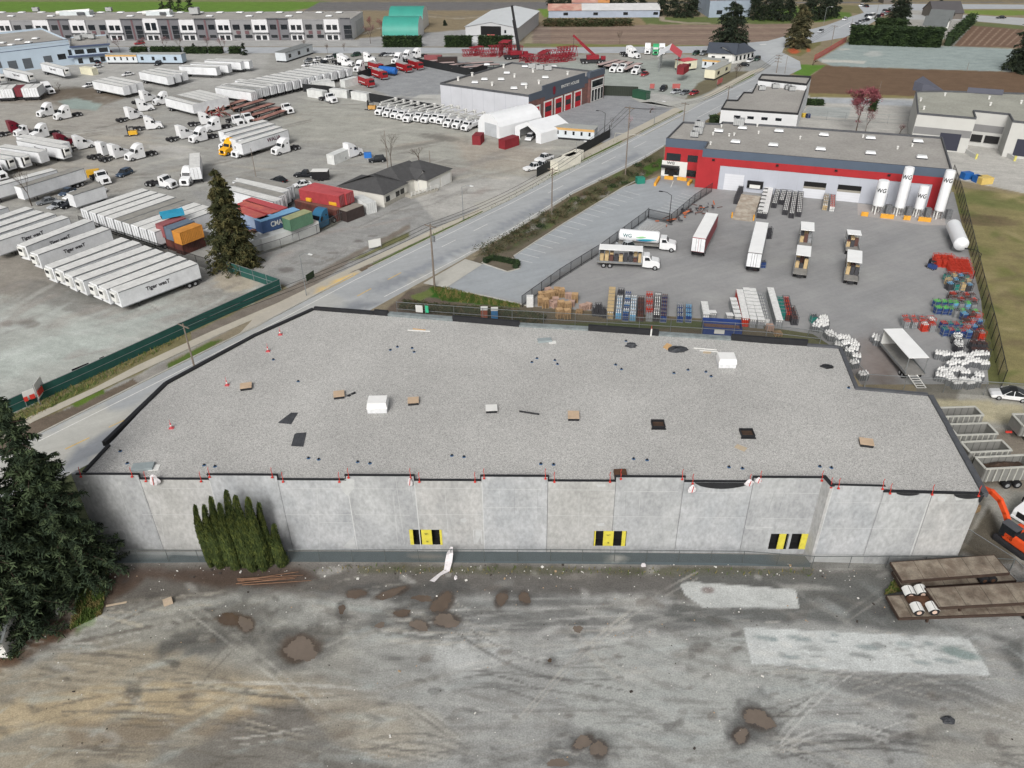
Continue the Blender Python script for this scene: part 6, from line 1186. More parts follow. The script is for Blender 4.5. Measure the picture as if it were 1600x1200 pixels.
def fire_make():
 t=thing('fire_engine','x','fire engine');fr=M('engine_red',(150,34,40),.4,.08,.8);m_=MB();m_.prof([(4.4,.5),(4.4,1.9),(4.15,2.9),(1.9,2.95),(1.9,.5)],-1.2,1.2);m_.build('cab',fr,t,bevel=.09);m_=MB();m_.box(-4.3,1.8,-1.22,1.22,.6,2.9);m_.build('body',fr,t,bevel=.04);MB().box(-4.2,1.7,-.9,.9,2.91,3.2).build('roof_gear',kgr_,t);MB().box(4.1,4.44,-1.0,1.0,1.95,2.7).build('windscreen',glassm,t);MB().box(4.4,4.6,-1.15,1.15,.5,.9).build('bumper',steel,t)
 for s in(-1,1):
  for x in(3.0,-2.4):wheel(t,x,s*1.22,.52,.3)
  MB().box(-3.6,1.2,s*1.23-.02,s*1.23+.02,1.3,1.5).build('stripe',white,t)
 return t
kgr_=M('gear_grey',(170,172,172),.5,.2,3);FE=Proto(fire_make)
for f,r,lab in(((643,115),(620,108),'red fire engine with bright grille left of the last one'),((660,111),(640,104),'last red fire engine beside the black screened fence'),((610,128),(578,117),'long dark red fire engine with pale roof gear'),((591,141),(556,128),'fire engine with red and white roof nearest the white containers'),((596,113),(580,108),'red engine behind the blue covered one')):put_g(FE,lab,f,r,'fire engines in the brick building yard')
t=thing('covered_tank','blue tarpaulin covered round tank between the fire engines','covered tank',G(607,117),-.5);m_=MB();m_.lathe([(.5,-4),(1.3,-3.8),(1.35,3.4),(1.0,3.8)],(0,0,1.7),14,axis='x');m_.build('cover',M('tarp_blue',(40,100,176),.6,.15,1),t,smooth=True);MB().box(-3.6,3.4,-1,1,.2,.6).build('frame',chass,t)
# --- flatbeds, dump trailers
rustd=M('rusty_deck',(132,92,84),.85,.2,.8,hue=(170,128,116));wood=M('weathered_wood_deck',(140,130,116),.9,.26,1.1,fine=.16,fscale=8,hue=(112,100,88),stripe=(0,2.6,.035,.5));oldfr=M('old_frame',(66,52,44),.85,.25,2)
def flat_make(deck,L=13,fr=chass):
 def mk():
  t=thing('flatbed_trailer','x','flatbed trailer');MB().box(-L/2,L/2,-1.28,1.28,1.3,1.42).build('deck',deck,t);m_=MB();m_.box(-L/2+.1,L/2-.1,-.55,.55,.95,1.29);m_.build('frame',fr,t)
  for s in(-1,1):
   MB().box(-L/2,L/2,s*1.28-.02,s*1.28+.06 if s>0 else s*1.28+.02,1.12,1.44).build('side_rail',fr,t)
   for x in(-L/2+1.6,-L/2+2.9):wheel(t,x,s*1.24,.5,.26,dual=True)
   MB().box(L/2-3,L/2-2.85,s*.6-.06,s*.6+.06,.05,1.0).build('landing_leg',fr,t)
  return t
 return mk
FRD,FWD,FPK=Proto(flat_make(rustd)),Proto(flat_make(wood,14,oldfr)),Proto(flat_make(M('pink_grey_deck',(180,160,156),.85,.12,1)))
for i,(a,b_)in enumerate((((352,165),(400,150)),((362,170),(412,155)),((380,176),(425,161)),((392,180),(436,167)),((398,188),(444,172)))):put_top(FRD,'rusty red flatbed trailer left of the white cabs, %s from the rear'%ORD[i],b_,a,1.4,'rusty red flatbed trailers',13)
for i,(a,b_)in enumerate((((936,101),(965,93)),((948,103),(976,94.5)),((966,106),(986,96)),((975,108),(1000,98)))):put_top(FPK,'pinkish flatbed behind the dark cabs, %s from the left'%ORD[i],b_,a,1.4,'pinkish flatbed trailers',13)
for i,(a,b_)in enumerate((((665,96),(700,92)),((672,99),(710,97)),((690,103),(735,98)),((712,100),(770,96)),((705,106),(752,103)),((740,102),(780,100)))):put_top(FPK,'flatbed in the crowded yard behind the brick building, %s from the left'%ORD[i],b_,a,1.4,'flatbeds behind the brick building',13)
def flat4(name,lab,pts,z,base,leg=True):
 Wp=[G(u,v,z)for u,v in pts];c=sum(Wp,Vector())/4;c.z=base;t=T(name,lab,'flatbed trailer',c,'old wooden flatbeds stacked in pairs');mb=MB();mb.prism([(p.x,p.y)for p in Wp],z-.12,z);t.add(mb,'deck',wood)
 e=(Wp[1]-Wp[0]).normalized();n=Vector((-e.y,e.x,0))
 for p,q in zip(Wp,Wp[1:]+Wp[:1]):mb=MB();mb.obox((p+q)/2+Vector((0,0,-.32)),q-p,Vector((-(q-p).y,(q-p).x,0)),(q-p).length+.05,.09,.33);t.add(mb,'side_rail',oldfr)
 c0=sum(Wp,Vector())/4;L_=(Wp[1]-Wp[0]).length;mb=MB();mb.obox(Vector((c0 .x,c0 .y,z-.5)),e,n,L_*.97,.9,.36);t.add(mb,'frame',oldfr)
 wd=(Wp[3]-Wp[0]).length
 for k in((.28,.36)if leg else()):
  for s in(-1,1):q=c0+e*(L_*k)+n*(s*wd*.46);mb=MB();mb.cyl(Vector((q.x,q.y,base+.45))-n*.3,Vector((q.x,q.y,base+.45))+n*.3,.45,n=14);o=t.add(mb,'wheel',tyre);mb=MB();mb.cyl(Vector((q.x,q.y,base+.45))-n*.32,Vector((q.x,q.y,base+.45))+n*.32,.22,n=10);t.add(mb,'rim',M('rust_brown',(88,62,46)),o)
 for s in(-1,1):q=c0-e*(L_*.3)+n*(s*wd*.35);mb=MB();mb.obox(Vector((q.x,q.y,base)),e,n,.2,.2,z-base-.4);t.add(mb,'landing_leg',oldfr)
 return t,Wp
flat4('flatbed_trailer','lower wooden flatbed under the upper rear one',[(1394,893),(1560,880),(1588,907),(1410,919)],1.15,0,False);flat4('flatbed_trailer','upper rear wooden flatbed with stained deck by the concrete wall',[(1391.5,878.5),(1553.5,867),(1577.5,895),(1409.5,907.7)],2.35,1.16)
flat4('flatbed_trailer','lower wooden flatbed nearest the viewer with rusty left end',[(1385,931),(1640,915),(1660,956),(1405,965.5)],1.2,0);t,Wp=flat4('flatbed_trailer','upper front wooden flatbed cut by the right edge',[(1445.5,919),(1640,907),(1670,938),(1467,949)],2.3,1.21,False)
t=T('wheel_bogie','white fendered double axle bogie resting on the lower front flatbed','axle unit',G(1437,940,1.2));A=G(1414,928,2.0);
for i,(u,v)in enumerate(((1421,924),(1440,922),(1434,950),(1458,949))):
 p=G(u,v,1.85);n=(G(1434,950,1.85)-G(1421,924,1.85)).normalized();e=Vector((-n.y,n.x,0));K=8;mb=MB();vs=[]
 for s in(-.55,.55):
  for k in range(K+1):a=math.pi*(.1+.8*k/K);vs.append(p+n*s+e*(.62*math.cos(a))+Vector((0,0,.62*math.sin(a)-.3)))
 mb.add(vs,[(k,k+1,K+2+k,K+1+k)for k in range(K)]);t.add(mb,'fender',white,smooth=True);mb=MB();mb.cyl(p-n*.5+Vector((0,0,-.15)),p+n*.5+Vector((0,0,-.15)),.47,n=14);o=t.add(mb,'wheel',tyre);mb=MB();mb.cyl(p-n*.52+Vector((0,0,-.15)),p+n*.52+Vector((0,0,-.15)),.24,n=10);t.add(mb,'rim',M('pale_rim',(206,180,164),.6),o)
mb=MB();a,b_=G(1430,936,1.9),G(1452,936,1.9);mb.obox((a+b_)/2-Vector((0,0,.5)),b_-a,(0,1,0),(b_-a).length+1.2,1.0,.4);t.add(mb,'axle_frame',M('rust_brown',(88,62,46)))
alu=M('weathered_aluminium',(140,140,136),.5,.12,1.2,metal=.15,stripe=(0,.9,.06,.6));soil=M('dark_soil',(72,58,48),.95,.3,2,fine=.2,fscale=9);alu2=M('pale_rim_metal',(190,190,182),.5,.1,1.5)
def dump4(lab,pts,z=3.3,load=None,ty='dump_trailer'):
 Wp=[G(u,v,z)for u,v in pts];c=sum(Wp,Vector())/4;c.z=0;e=(Wp[1]-Wp[0]).normalized();L_=(Wp[1]-Wp[0]).length;n=Vector((-e.y,e.x,0));wd=abs((Wp[3]-Wp[0]).dot(n));t=thing(ty,lab,'dump trailer',c,math.atan2(e.y,e.x),'open aluminium dump trailers');h,w_=L_/2,wd/2;b0=1.3
 for s in(-1,1):
  MB().box(-h,h,s*w_-.05,s*w_+.05,b0,z-.1).build('side_wall',alu,t);MB().box(-h-.05,h+.05,s*w_-.12,s*w_+.12,z-.1,z+.02).build('top_rail',alu2,t);MB().box(s*h-.06,s*h+.06,-w_+.06,w_-.06,b0,z-.12).build('end_wall',alu,t);MB().box(s*h-.14,s*h+.14,-w_+.13,w_-.13,z-.11,z+.01).build('end_rail',alu2,t)
  for x in(h-1.2,h-2.5):wheel(t,x,s*1.2,.5,.28,dual=True)
  for i in range(7):MB().box(-h+.5+i*(L_-1)/6,-h+.62+i*(L_-1)/6,s*(w_+.05)if s>0 else-w_-.13,w_+.13 if s>0 else-w_-.05,b0,z-.12).build('rib',alu2,t)
 MB().box(-h+.07,h-.07,-w_+.06,w_-.06,b0,b0+(.08)).build('floor',M('brown_floor',(96,84,72),.9,.2,1.5),t);MB().box(-h+.3,h-.3,-.5,.5,.8,b0-.01).build('underframe',chass,t);MB().box(-h-.9,-h-.1,-.12,.12,.9,1.1).build('drawbar',redm,t)
 if load:
  m_=MB();N,K=16,8;rn=random.Random(5);vs=[(-h*.93+1.86*h*i/N,-w_*.93+1.86*w_*j/K,b0+1.0+.8*math.sin(math.pi*i/N)*math.sin(math.pi*j/K)+rn.uniform(-.08,.08))for i in range(N+1)for j in range(K+1)];m_.add(vs,[(i*(K+1)+j,(i+1)*(K+1)+j,(i+1)*(K+1)+j+1,i*(K+1)+j+1)for i in range(N)for j in range(K)]);m_.build('soil_load',soil,t)
 return t
dump4('empty aluminium dump trailer farthest from the viewer in the stack of four',[(1474,651),(1536,649),(1523,634),(1466,637)]);dump4('empty aluminium dump trailer second from the rear',[(1494,679),(1558,677),(1546,662),(1481,662)]);dump4('empty aluminium dump trailer third from the rear',[(1516,706),(1581,703),(1567,688),(1500,690)]);dump4('aluminium dump trailer filled with dark soil nearest the excavator',[(1541,732),(1618,728),(1600,711),(1523,714)],load=1)
dump4('dump truck body with tan bed cutting the right edge',[(1596,664),(1650,664),(1640,648),(1582,646)],3.0)
# ------------------------------------------------------------------ goods and tanks in the paved yard
def pallet_make(body,cap,h=1.45,n=(3,3),plate=None,cage=steel,wrapm=None):
 def mk():
  t=thing('cylinder_pallet','x','cylinder pallet');m_=MB();m_.box(-.55,.55,-.55,.55,.0,.12)
  for x in(-.55,.55):
   for y in(-.55,.55):m_.box(x-.03,x+.03,y-.03,y+.03,.12,h+.1)
  for z in(.6,h+.04):
   for s in(-.55,.55):m_.box(-.55,.55,s-.02,s+.02,z,z+.05);m_.box(s-.02,s+.02,-.55,.55,z,z+.05)
  m_.build('cage',cage,t)
  if plate:MB().box(-.56,.56,-.56,.56,h+.1,h+.16).build('top_board',plate,t)
  if wrapm:m_=MB();m_.box(-.5,.5,-.5,.5,.12,h*.62);m_.build('crate',wrapm,t)
  r=.5/n[0]*.92
  for i in range(n[0]):
   for j in range(n[1]):m_=MB();x,y=(i+.5)/n[0]-.5,(j+.5)/n[1]-.5;m_.cyl((x,y,.12),(x,y,h*.82),r,n=7);m_.cyl((x,y,h*.82),(x,y,h),r*.8,r*.3,n=7,mi=1);m_.build('gas_cylinder',[body,cap],t)
  return t
 return mk
K=lambda n_,c:M('cyl_'+n_,c,.5,.15,2)
kw,kd,kr,kb,kg,kt,kn,klb,kgr,kte=K('white',(226,226,224)),K('dark',(70,70,74)),K('red',(190,62,46)),K('blue',(52,76,130)),K('lime',(98,196,84)),K('tan',(196,172,130)),K('brown',(96,68,62)),K('lightblue',(112,168,206)),K('grey',(150,152,154)),K('teal',(50,132,122))
PAL={}
def pal(key,lab,u,v,grp,rz=0,z=0):
 b_,c_,pl=key;k=(b_.name,c_.name,pl.name if pl else'')
 if k not in PAL:PAL[k]=Proto(pallet_make(b_,c_,plate=pl,cage=kd if b_ in(kd,kn)else(kr if b_ is kr else steel)))
 PAL[k].put(lab,G(u,v,z),rz,grp)
def column(a,b_,key,what,grp,gap=1.22):
 A,B=G(*a),G(*b_);n=max(1,int((B-A).length/gap));p0=P2(A.x,A.y);
 for i in range(n+1):q=A.lerp(B,i/max(n,1));u,v=P2(q.x,q.y);k=key[i%len(key)]if isinstance(key,list)else key;pal(k,'%s, %s from the far end'%(what,ORD[min(i,19)]),u,v,grp,math.atan2((B-A).y,(B-A).x)+math.pi/2)
gw='cylinder pallets by the warehouse wall'
for i,(a,b_,k)in enumerate((((1197,300),(1186,340),[(kd,kw,None),(kw,kd,kw)]),((1204,299),(1194,341),(kd,kw,kw)),((1215,302),(1209,324),(kd,kw,None)),((1225,302),(1220,319),(kd,kw,None)),((1232,308),(1226,335),(kd,kw,None)),((1242,303),(1236,340),(kd,kw,None)),((1250,308),(1247,338),(kd,kw,None)),((1291,305),(1288,328),[(kt,kw,None),(kt,kt,None)]),((1300,307),(1299,330),(kw,kr,None)),((1157,300),(1150,318),(kd,kd,None)))):
 column(a,b_,k,'cylinder pallet in column %s from the left by the wall'%('nought one two three four five six seven eight nine ten'.split()[i+1]),gw)
gf='cylinder pallets along the rear chain fence'
for i,(a,b_,k,nm)in enumerate((((956,463),(953,497),(kt,kw,kt),'tan and white'),((970,464),(969,470),(kd,kd,None),'dark'),((968,474),(966,497),(klb,kw,None),'light blue'),((981,468),(977,500),[(kb,kb,None),(klb,kw,None)],'blue and white'),((990,474),(988,500),(klb,kw,None),'pale blue'),((1001,476),(1000,500),(kn,kn,None),'brown'),((1014,470),(1014,500),[(kr,kr,None),(kgr,kgr,None)],'red and grey'),((1027,471),(1025,500),(kd,kw,None),'dark and white'),((1038,472),(1036,502),(kb,kn,None),'violet'),((1062,487),(1062,502),(kb,kgr,None),'speckled blue'),((1075,488),(1075,502),(kb,klb,None),'small speckled blue'),((1099,486),(1102,502),(kw,kw,kw),'white'),((1144,480),(1151,506),(kgr,kw,kw),'short white topped'),((1154,467),(1163,508),(kr,kw,kw),'grey white topped'),((1164,464),(1175,510),(kgr,kw,kw),'long white topped left'),((1174,465),(1187,511),(kgr,kw,kw),'long white topped right'),((1187,471),(1196,507),(kw,kgr,None),'round white'),((1202,464),(1215,511),(kgr,kw,kw),'last long white topped'),((1217,476),(1221,498),(kte,kte,None),'teal'),((1226,476),(1231,500),(kn,kr,None),'dark red'),((1235,492),(1240,506),(kd,kn,None),'dark mixed'))):
 column(a,b_,k,'%s cylinder pallet behind the chain fence'%nm,gf)
pal((kgr,kw,kw),'single white topped pallet right of the white column',1112,500,gf);pal((kgr,kw,kw),'single white topped pallet left of the grey column',1138,504,gf);pal((kte,kd,None),'small teal pallet before the white bags',1270,504,gf)
gr='cylinder pallets along the black side fence'
def rows(rect,nu,nv,keys,nm):
 (u0,v0,u1,v1)=rect
 for j in range(nv):
  for i in range(nu):pal(keys[(i+j)%len(keys)],'%s cylinder pallet, %s row, %s from the left'%(nm,['rear','second','third','fourth'][j],ORD[i]),u0+(u1-u0)*i/max(nu-1,1)+j*2,v0+(v1-v0)*j/max(nv-1,1)+i*.6,gr,.1)
rows((1462,408,1482,416),3,2,[(kr,kr,None)],'red');rows((1482,414,1506,432),4,4,[(kr,kr,None)],'bright red');rows((1478,438,1507,452),4,3,[(kte,kd,None),(kt,kt,None),(kd,klb,None)],'teal and tan');rows((1486,468,1516,476),4,2,[(kn,kr,None),(kgr,kn,None)],'brown');rows((1461,480,1481,490),3,2,[(kb,kg,None)],'lime topped blue');rows((1489,482,1518,494),4,2,[(klb,kg,None),(kgr,kd,None)],'pale blue');rows((1412,505,1436,511),3,2,[(kgr,kr,None)],'grey red capped');rows((1440,508,1452,516),2,2,[(kgr,kr,None),(kr,kw,None)],'second grey red capped');rows((1472,514,1498,524),4,2,[(kb,kr,None),(kb,kte,None)],'deep blue');rows((1504,500,1524,528),3,4,[(kb,klb,None),(kn,kn,None),(kr,kgr,None)],'mixed dark');rows((1493,538,1500,550),1,2,[(kd,kw,None)],'black');rows((1518,545,1534,556),3,2,[(kd,kn,None)],'dark brown')
# white bulging sacks of propane bottles
def sacks_make():
 t=thing('bottle_pallet','x','bottle pallet');m_=MB();m_.box(-.7,.7,-.55,.55,0,.9);m_.build('cage_base',M('cage_grey',(96,98,100),.7,.25,3,stripe=(0,.35,.04,2)),t,bevel=.02)
 for i in range(3):
  for j in range(2):m_=MB();x,y=-.44+.44*i,-.26+.52*j;m_.lathe([(.05,.3),(.21,.36),(.23,.8),(.21,1.12),(.1,1.24),(.11,1.36)],(x,y,0),9);m_.build('bottle',kw,t,smooth=True)
 return t
SK=Proto(sacks_make)
def sk(u,v,lab,rz=0):SK.put(lab,G(u,v),rz,'white bottle pallets')
s1=[(680,480),(640,530),(690,520),(590,580),(690,570),(750,670),(790,700),(880,730),(960,730),(870,815),(950,800),(1030,780),(1070,820),(1000,890),(1060,870),(1090,960),(1060,1040),(1175,1185)]
for i,(x,y)in enumerate(s1):sk(1200+x/8,444+y/8,'white bottle pallet along the roof edge, %s from the far end'%ORD[i],random.uniform(-.5,.5))
s2=[(772,480),(825,490),(930,500),(975,490),(1050,510),(1120,490),(1200,485),(885,580),(925,560),(1000,575),(1060,550),(1130,555),(1200,575),(800,640),(850,680),(900,640),(960,630),(1015,660),(780,690),(880,725),(940,760),(1000,740),(1060,760),(1120,740),(1150,690),(1150,480),(945,310),(955,380)]
for i,(x,y)in enumerate(s2):sk(1340+x/6.154,482+y/6.154,'white bottle pallet in the right fence cluster, %s'%('%s from the left'%ORD[sorted(s2).index((x,y))]if sorted(s2).index((x,y))<14 else'%s from the right'%ORD[27-sorted(s2).index((x,y))]),random.uniform(-.4,.4))
sk(1367,534,'white bottle pallet at the front of the open sided trailer',-.6);sk(1371,539,'white bottle pallet touching the open sided trailer',-.6)
# wooden crates and pallets heap
wd1,wd2=M('crate_wood',(192,158,118),.85,.18,1.5,stripe=(2,.16,.03,.6)),M('crate_wood_pink',(196,164,148),.85,.15,1.5,stripe=(0,.2,.03,.7))
def stack_make(m,n):
 def mk():
  t=thing('pallet_stack','x','pallet stack')
  for i in range(n):m_=MB();z=i*.17;m_.box(-.55,.55,-.5,.5,z+.11,z+.15);m_.box(-.55,-.45,-.5,.5,z,z+.11);m_.box(.45,.55,-.5,.5,z,z+.11);m_.box(-.05,.05,-.5,.5,z,z+.11);m_.build('pallet',m,t)
  return t
 return mk
ST=[Proto(stack_make(wd1,10)),Proto(stack_make(wd2,6)),Proto(stack_make(wd1,4))]
for i,(u,v,k)in enumerate(((857,458,1),(861,462,2),(846,470,0),(852,470,0),(861,468,0),(870,463,0),(877,464,0),(845,477,0),(852,480,0),(859,478,1),(867,480,1),(888,466,1),(898,472,0),(877,484,0),(887,486,0),(893,478,1),(911,484,1),(919,482,1),(868,473,1),(905,490,2),(874,496,0),(886,497,0),(1202,516,1),(1215,524,2))):
 ST[k].put('wooden pallet stack by the rear fence corner, %s in reading order'%(ORD[i]if i<20 else'last' if i==23 else ORD[i-20]+' after the twentieth'),G(u,v),random.uniform(-.5,.5),'wooden pallet stacks')
for i,(u,v)in enumerate(((930,492),(940,493),(946,495),(935,487))):pal((kd,kd,None),'black cylinder cage right of the pallets, %s'%('left','middle','right','rear')[i],u,v,gf)
m_=MB();m_.box(-.6,.6,-.6,.6,0,1.9);o=m_.build('white_tote',kw,bevel=.08);o.location=G(828,478);tag(o,'white tall tote box in the fence corner beside the pallets','tote')
# blue skip with rubble by the rear parapet
t=T('blue_skip','open blue waste skip with rubble behind the rear parapet','skip',G(1127,521));A,B=G(1098,523,0),G(1158,527,0);e=(B-A).normalized();n=Vector((-e.y,e.x,0));L_=(B-A).length;sb=M('skip_blue',(44,68,128),.55,.15,1)
for k,nm in((0,'front_wall'),(3.2,'rear_wall')):mb=MB();mb.obox((A+B)/2+n*k,e,n,L_,.08,1.5);t.add(mb,nm,sb)
for p in(A,B):mb=MB();mb.obox(p+n*1.6,n,e,3.2,.08,1.45);t.add(mb,'end_wall',sb)
mb=MB();mb.obox((A+B)/2+n*1.6,e,n,L_-.2,3.0,.5);t.add(mb,'rubble',M('rubble_brown',(112,84,72),.9,.3,2))
mb=MB();mb.obox((A+B)/2-n*.06-e*.5+Vector((0,0,.4)),e,n,1.6,.05,.8);t.add(mb,'white_label',white)
# tanks with lettering
def tank(u,v,tu,tv,r,lab,s_=1.25):
 r*=.88
 b=G(u,v);h=HT((u,v),(tu,tv));t=thing('storage_tank',lab,'storage tank',b,0,'white vertical gas tanks')
 m_=MB();m_.lathe([(r*.5,1.5),(r,1.9),(r,h-.5),(r*.93,h-.15),(r*.5,h)],n=22);m_.build('vessel',M('tank_white',(236,238,240),.4,.03,.6),t,smooth=True)
 for k in range(4):a=math.pi/4+k*math.pi/2;m_=MB();m_.box(r*.8*math.cos(a)-.12,r*.8*math.cos(a)+.12,r*.8*math.sin(a)-.12,r*.8*math.sin(a)+.12,0,2.1);m_.build('leg',white,t)
 m_=MB();m_.cyl((r+.2,-.3,.1),(r+.2,-.3,h*.6),.05,n=6);m_.cyl((r+.2,.3,.1),(r+.2,.3,h*.6),.05,n=6);m_.cyl((r*.4,-r,.3),(r*.4,-r,1.7),.12,n=6);m_.build('pipework',steel,t)
 d=Vector((-b.x,-b.y,0)).normalized();a=math.atan2(d.y,d.x);o=text('lettering','WG',s_,logob,t,d*(r+.06)+Vector((0,0,h-2.1)),(math.radians(90),0,a+math.pi/2),sx=.95)
 for vt in o.data.vertices:
  if 1:th=vt.co.x/(r+.06);vt.co.z+=-(r+.06)*(1-math.cos(th));vt.co.x=(r+.06)*math.sin(th)
 MB().box(r+.5,r+1.6,-.8,.2,0,2.0).build('vaporiser',M('vapor_grey',(120,122,124),.5,.3,3,stripe=(0,.2,.03,.5)),t)
t_=[(1369,333,1382,281,1.35,'second widest white tank at the left, shorter than its neighbour'),(1402,336,1421,260,1.15,'tall white tank left of the short narrow one'),(1432,338,1446,290,1.1,'shortest white tank between the two tall ones'),(1464,341,1485,265,1.15,'tall white tank at the right end of the row')]
for a in t_:tank(*a)
for i,(u0,v0,u1,v1)in enumerate(((1345,337,1356,338),(1375,340,1396,342),(1411,343,1422,344),(1434,345,1454,347))):
 A,B=G(u0,v0),G(u1,v1);m_=MB();d=B-A;m_.obox((0,0,0),d,Vector((-d.y,d.x,0)),d.length,.5,.9);o=m_.build('concrete_barrier',M('barrier_yellow',(226,164,60),.7,.12,1),bevel=.06);o.location=(A+B)/2;tag(o,'yellow concrete barrier before the tanks, %s from the left'%ORD[i],'barrier','yellow barriers')
for i,(u0,v0,u1,v1)in enumerate(((1038,279.5,1052,281),(1058,281,1073,283),(1023,291,1030,280),(1075,290,1080,285))):
 A,B=G(u0,v0),G(u1,v1);m_=MB();d=B-A;m_.obox((0,0,0),d,Vector((-d.y,d.x,0)),d.length,.6,.8);o=m_.build('concrete_barrier',M('barrier_yellow',(226,164,60)),bevel=.06);o.location=(A+B)/2;tag(o,'yellow barrier before the red entrance, %s'%('left front','right front','left side','right side')[i],'barrier','yellow barriers')
t=thing('horizontal_tank','white horizontal gas tank on a skid beside the black fence','storage tank',G(1491,382));A,B=G(1484,360,2),G(1497,392,2);d=(B-A);L_=d.length;t.rotation_euler.z=math.atan2(d.y,d.x);m_=MB();m_.lathe([(.2,-L_/2-.5),(1.0,-L_/2),(1.35,-L_/2+.4),(1.35,L_/2-.4),(1.0,L_/2),(.2,L_/2+.45)],(0,0,2.1),20,axis='x');m_.build('vessel',M('tank_white',(236,238,240)),t,smooth=True)
for s in(-1,1):MB().box(s*L_*.3-.2,s*L_*.3+.2,-1,1,0,1.0).build('saddle',steel,t)
t2=thing('dock_ramp','wooden loading ramp with yellow posts leading up to the dock','ramp',G(1166,328));A,B=G(1163,338),G(1176,306);d=B-A;t2 .rotation_euler.z=math.atan2(d.y,d.x);L_=d.length;m_=MB();m_.add([(-L_/2,-2.2,.02),(L_/2,-2.2,1.1),(L_/2,2.2,1.1),(-L_/2,2.2,.02),(-L_/2,-2.2,0),(L_/2,-2.2,0),(L_/2,2.2,0),(-L_/2,2.2,0)],[(0,1,2,3),(0,4,5,1),(1,5,6,2),(2,6,7,3)]);m_.build('deck',M('ramp_wood',(164,152,138),.9,.2,1,hue=(186,178,164)),t2)
for s in(-2.3,2.3):MB().cyl((-L_/2+1,s,0),(-L_/2+1,s,1.3),.18,n=8).build('yellow_post',M('barrier_yellow',(226,164,60)),t2)
# the yard's own trucks
put_top(Proto(trailer_make(M('clean_roof',(246,247,246),.5,.05,.4),M('trailer_red_side',(152,58,66),.5,.08,.6))),'white roofed trailer with red sides standing in the paved yard',(1113,333),(1092.5,371.7),4.1,None)
put_top(Proto(trailer_make(M('clean_roof',(246,247,246)),M('trailer_dark_side',(96,92,94),.6,.3,1.5))),'white roofed trailer with ribbed rear door and cylinders at its tail',(1191,347),(1180,395),4.1,None)
for i,(u,v,k)in enumerate(((1168,418,(kgr,kw,None)),(1180,422,(kn,kr,None)),(1191,418,(kb,kd,None)),(1201,366,(kd,kd,None)),(1200,372,(kd,kd,None)))):pal(k,'cylinder pallet beside the ribbed door trailer, %s'%('tail left','tail middle','tail right','side rear','side front')[i],u,v,'loose cylinder pallets')
def bed_make(open_len,roof_len,cabless=False,stuff=kt,tri=False):
 def mk():
  t=thing('delivery_truck','x','delivery truck');L=open_len+roof_len;x0=-L/2;m_=MB();m_.box(x0,L/2,-1.25,1.25,1.05,1.2);m_.build('deck',M('deck_grey',(140,138,134),.7,.15,1.5),t);m_=MB();m_.box(x0,L/2,-.5,.5,.6,1.04);m_.build('frame',chass,t)
  MB().box(L/2-roof_len,L/2,-1.28,1.28,3.75,3.85).build('roof',M('clean_roof',(246,247,246)),t);MB().box(L/2-.08,L/2,-1.25,1.25,1.2,3.74).build('front_wall',white,t)
  for s in(-1,1):
   for x in(L/2-roof_len+.05,L/2-.15):MB().box(x-.05,x+.05,s*1.22-.05,s*1.22+.05,1.2,3.74).build('post',steel,t)
   MB().box(x0,L/2,s*1.25-.03,s*1.25+.03,1.21,1.5).build('side_board',steel,t)
   for x in((x0+1.3,x0+2.5)if tri else(x0+1.5,)):wheel(t,x,s*1.2,.48,.28,dual=True)
  rn=random.Random(int(L*10));
  for i in range(int(roof_len/.9)):
   for y in(-.75,0,.75):
    if rn.random()<.8:m_=MB();x=L/2-roof_len+.6+i*.9;m_.box(x-.35,x+.35,y-.33,y+.33,1.21,1.21+rn.uniform(.8,1.9));m_.build('load',rn.choice([stuff,kd,kgr,kn,kt]),t)
  if not cabless:
   c=L/2+.1;m_=MB();m_.prof([(c,.6),(c,2.75),(c+1.2,2.75),(c+1.65,2.0),(c+3.0,1.75),(c+3.25,1.4),(c+3.25,.5),(c+1,.5)],-1.15,1.15);m_.build('cab',cabw,t,bevel=.09);m_=MB();m_.add([(c+1.66,-.95,2.04),(c+1.66,.95,2.04),(c+1.27,.9,2.68),(c+1.27,-.9,2.68)],[(0,1,2,3)]);m_.build('windscreen',glassm,t)
   for s in(-1,1):m_=MB();y=s*1.165;m_.add([(c+1.45,y,1.95),(c+1.15,y,2.55),(c+.4,y,2.55),(c+.4,y,1.9)],[(0,1,2,3)]);m_.build('side_window',glassm,t);wheel(t,c+2.4,s*1.18,.48,.28)
   MB().box(c+3.24,c+3.3,-.55,.55,.8,1.5).build('grille',blackm,t)
  return t
 return mk
put_g(Proto(bed_make(.3,8.2,tri=True)),'white cabbed open sided truck loaded with cylinders near the inner fence',(1004,418),(931,414),None)
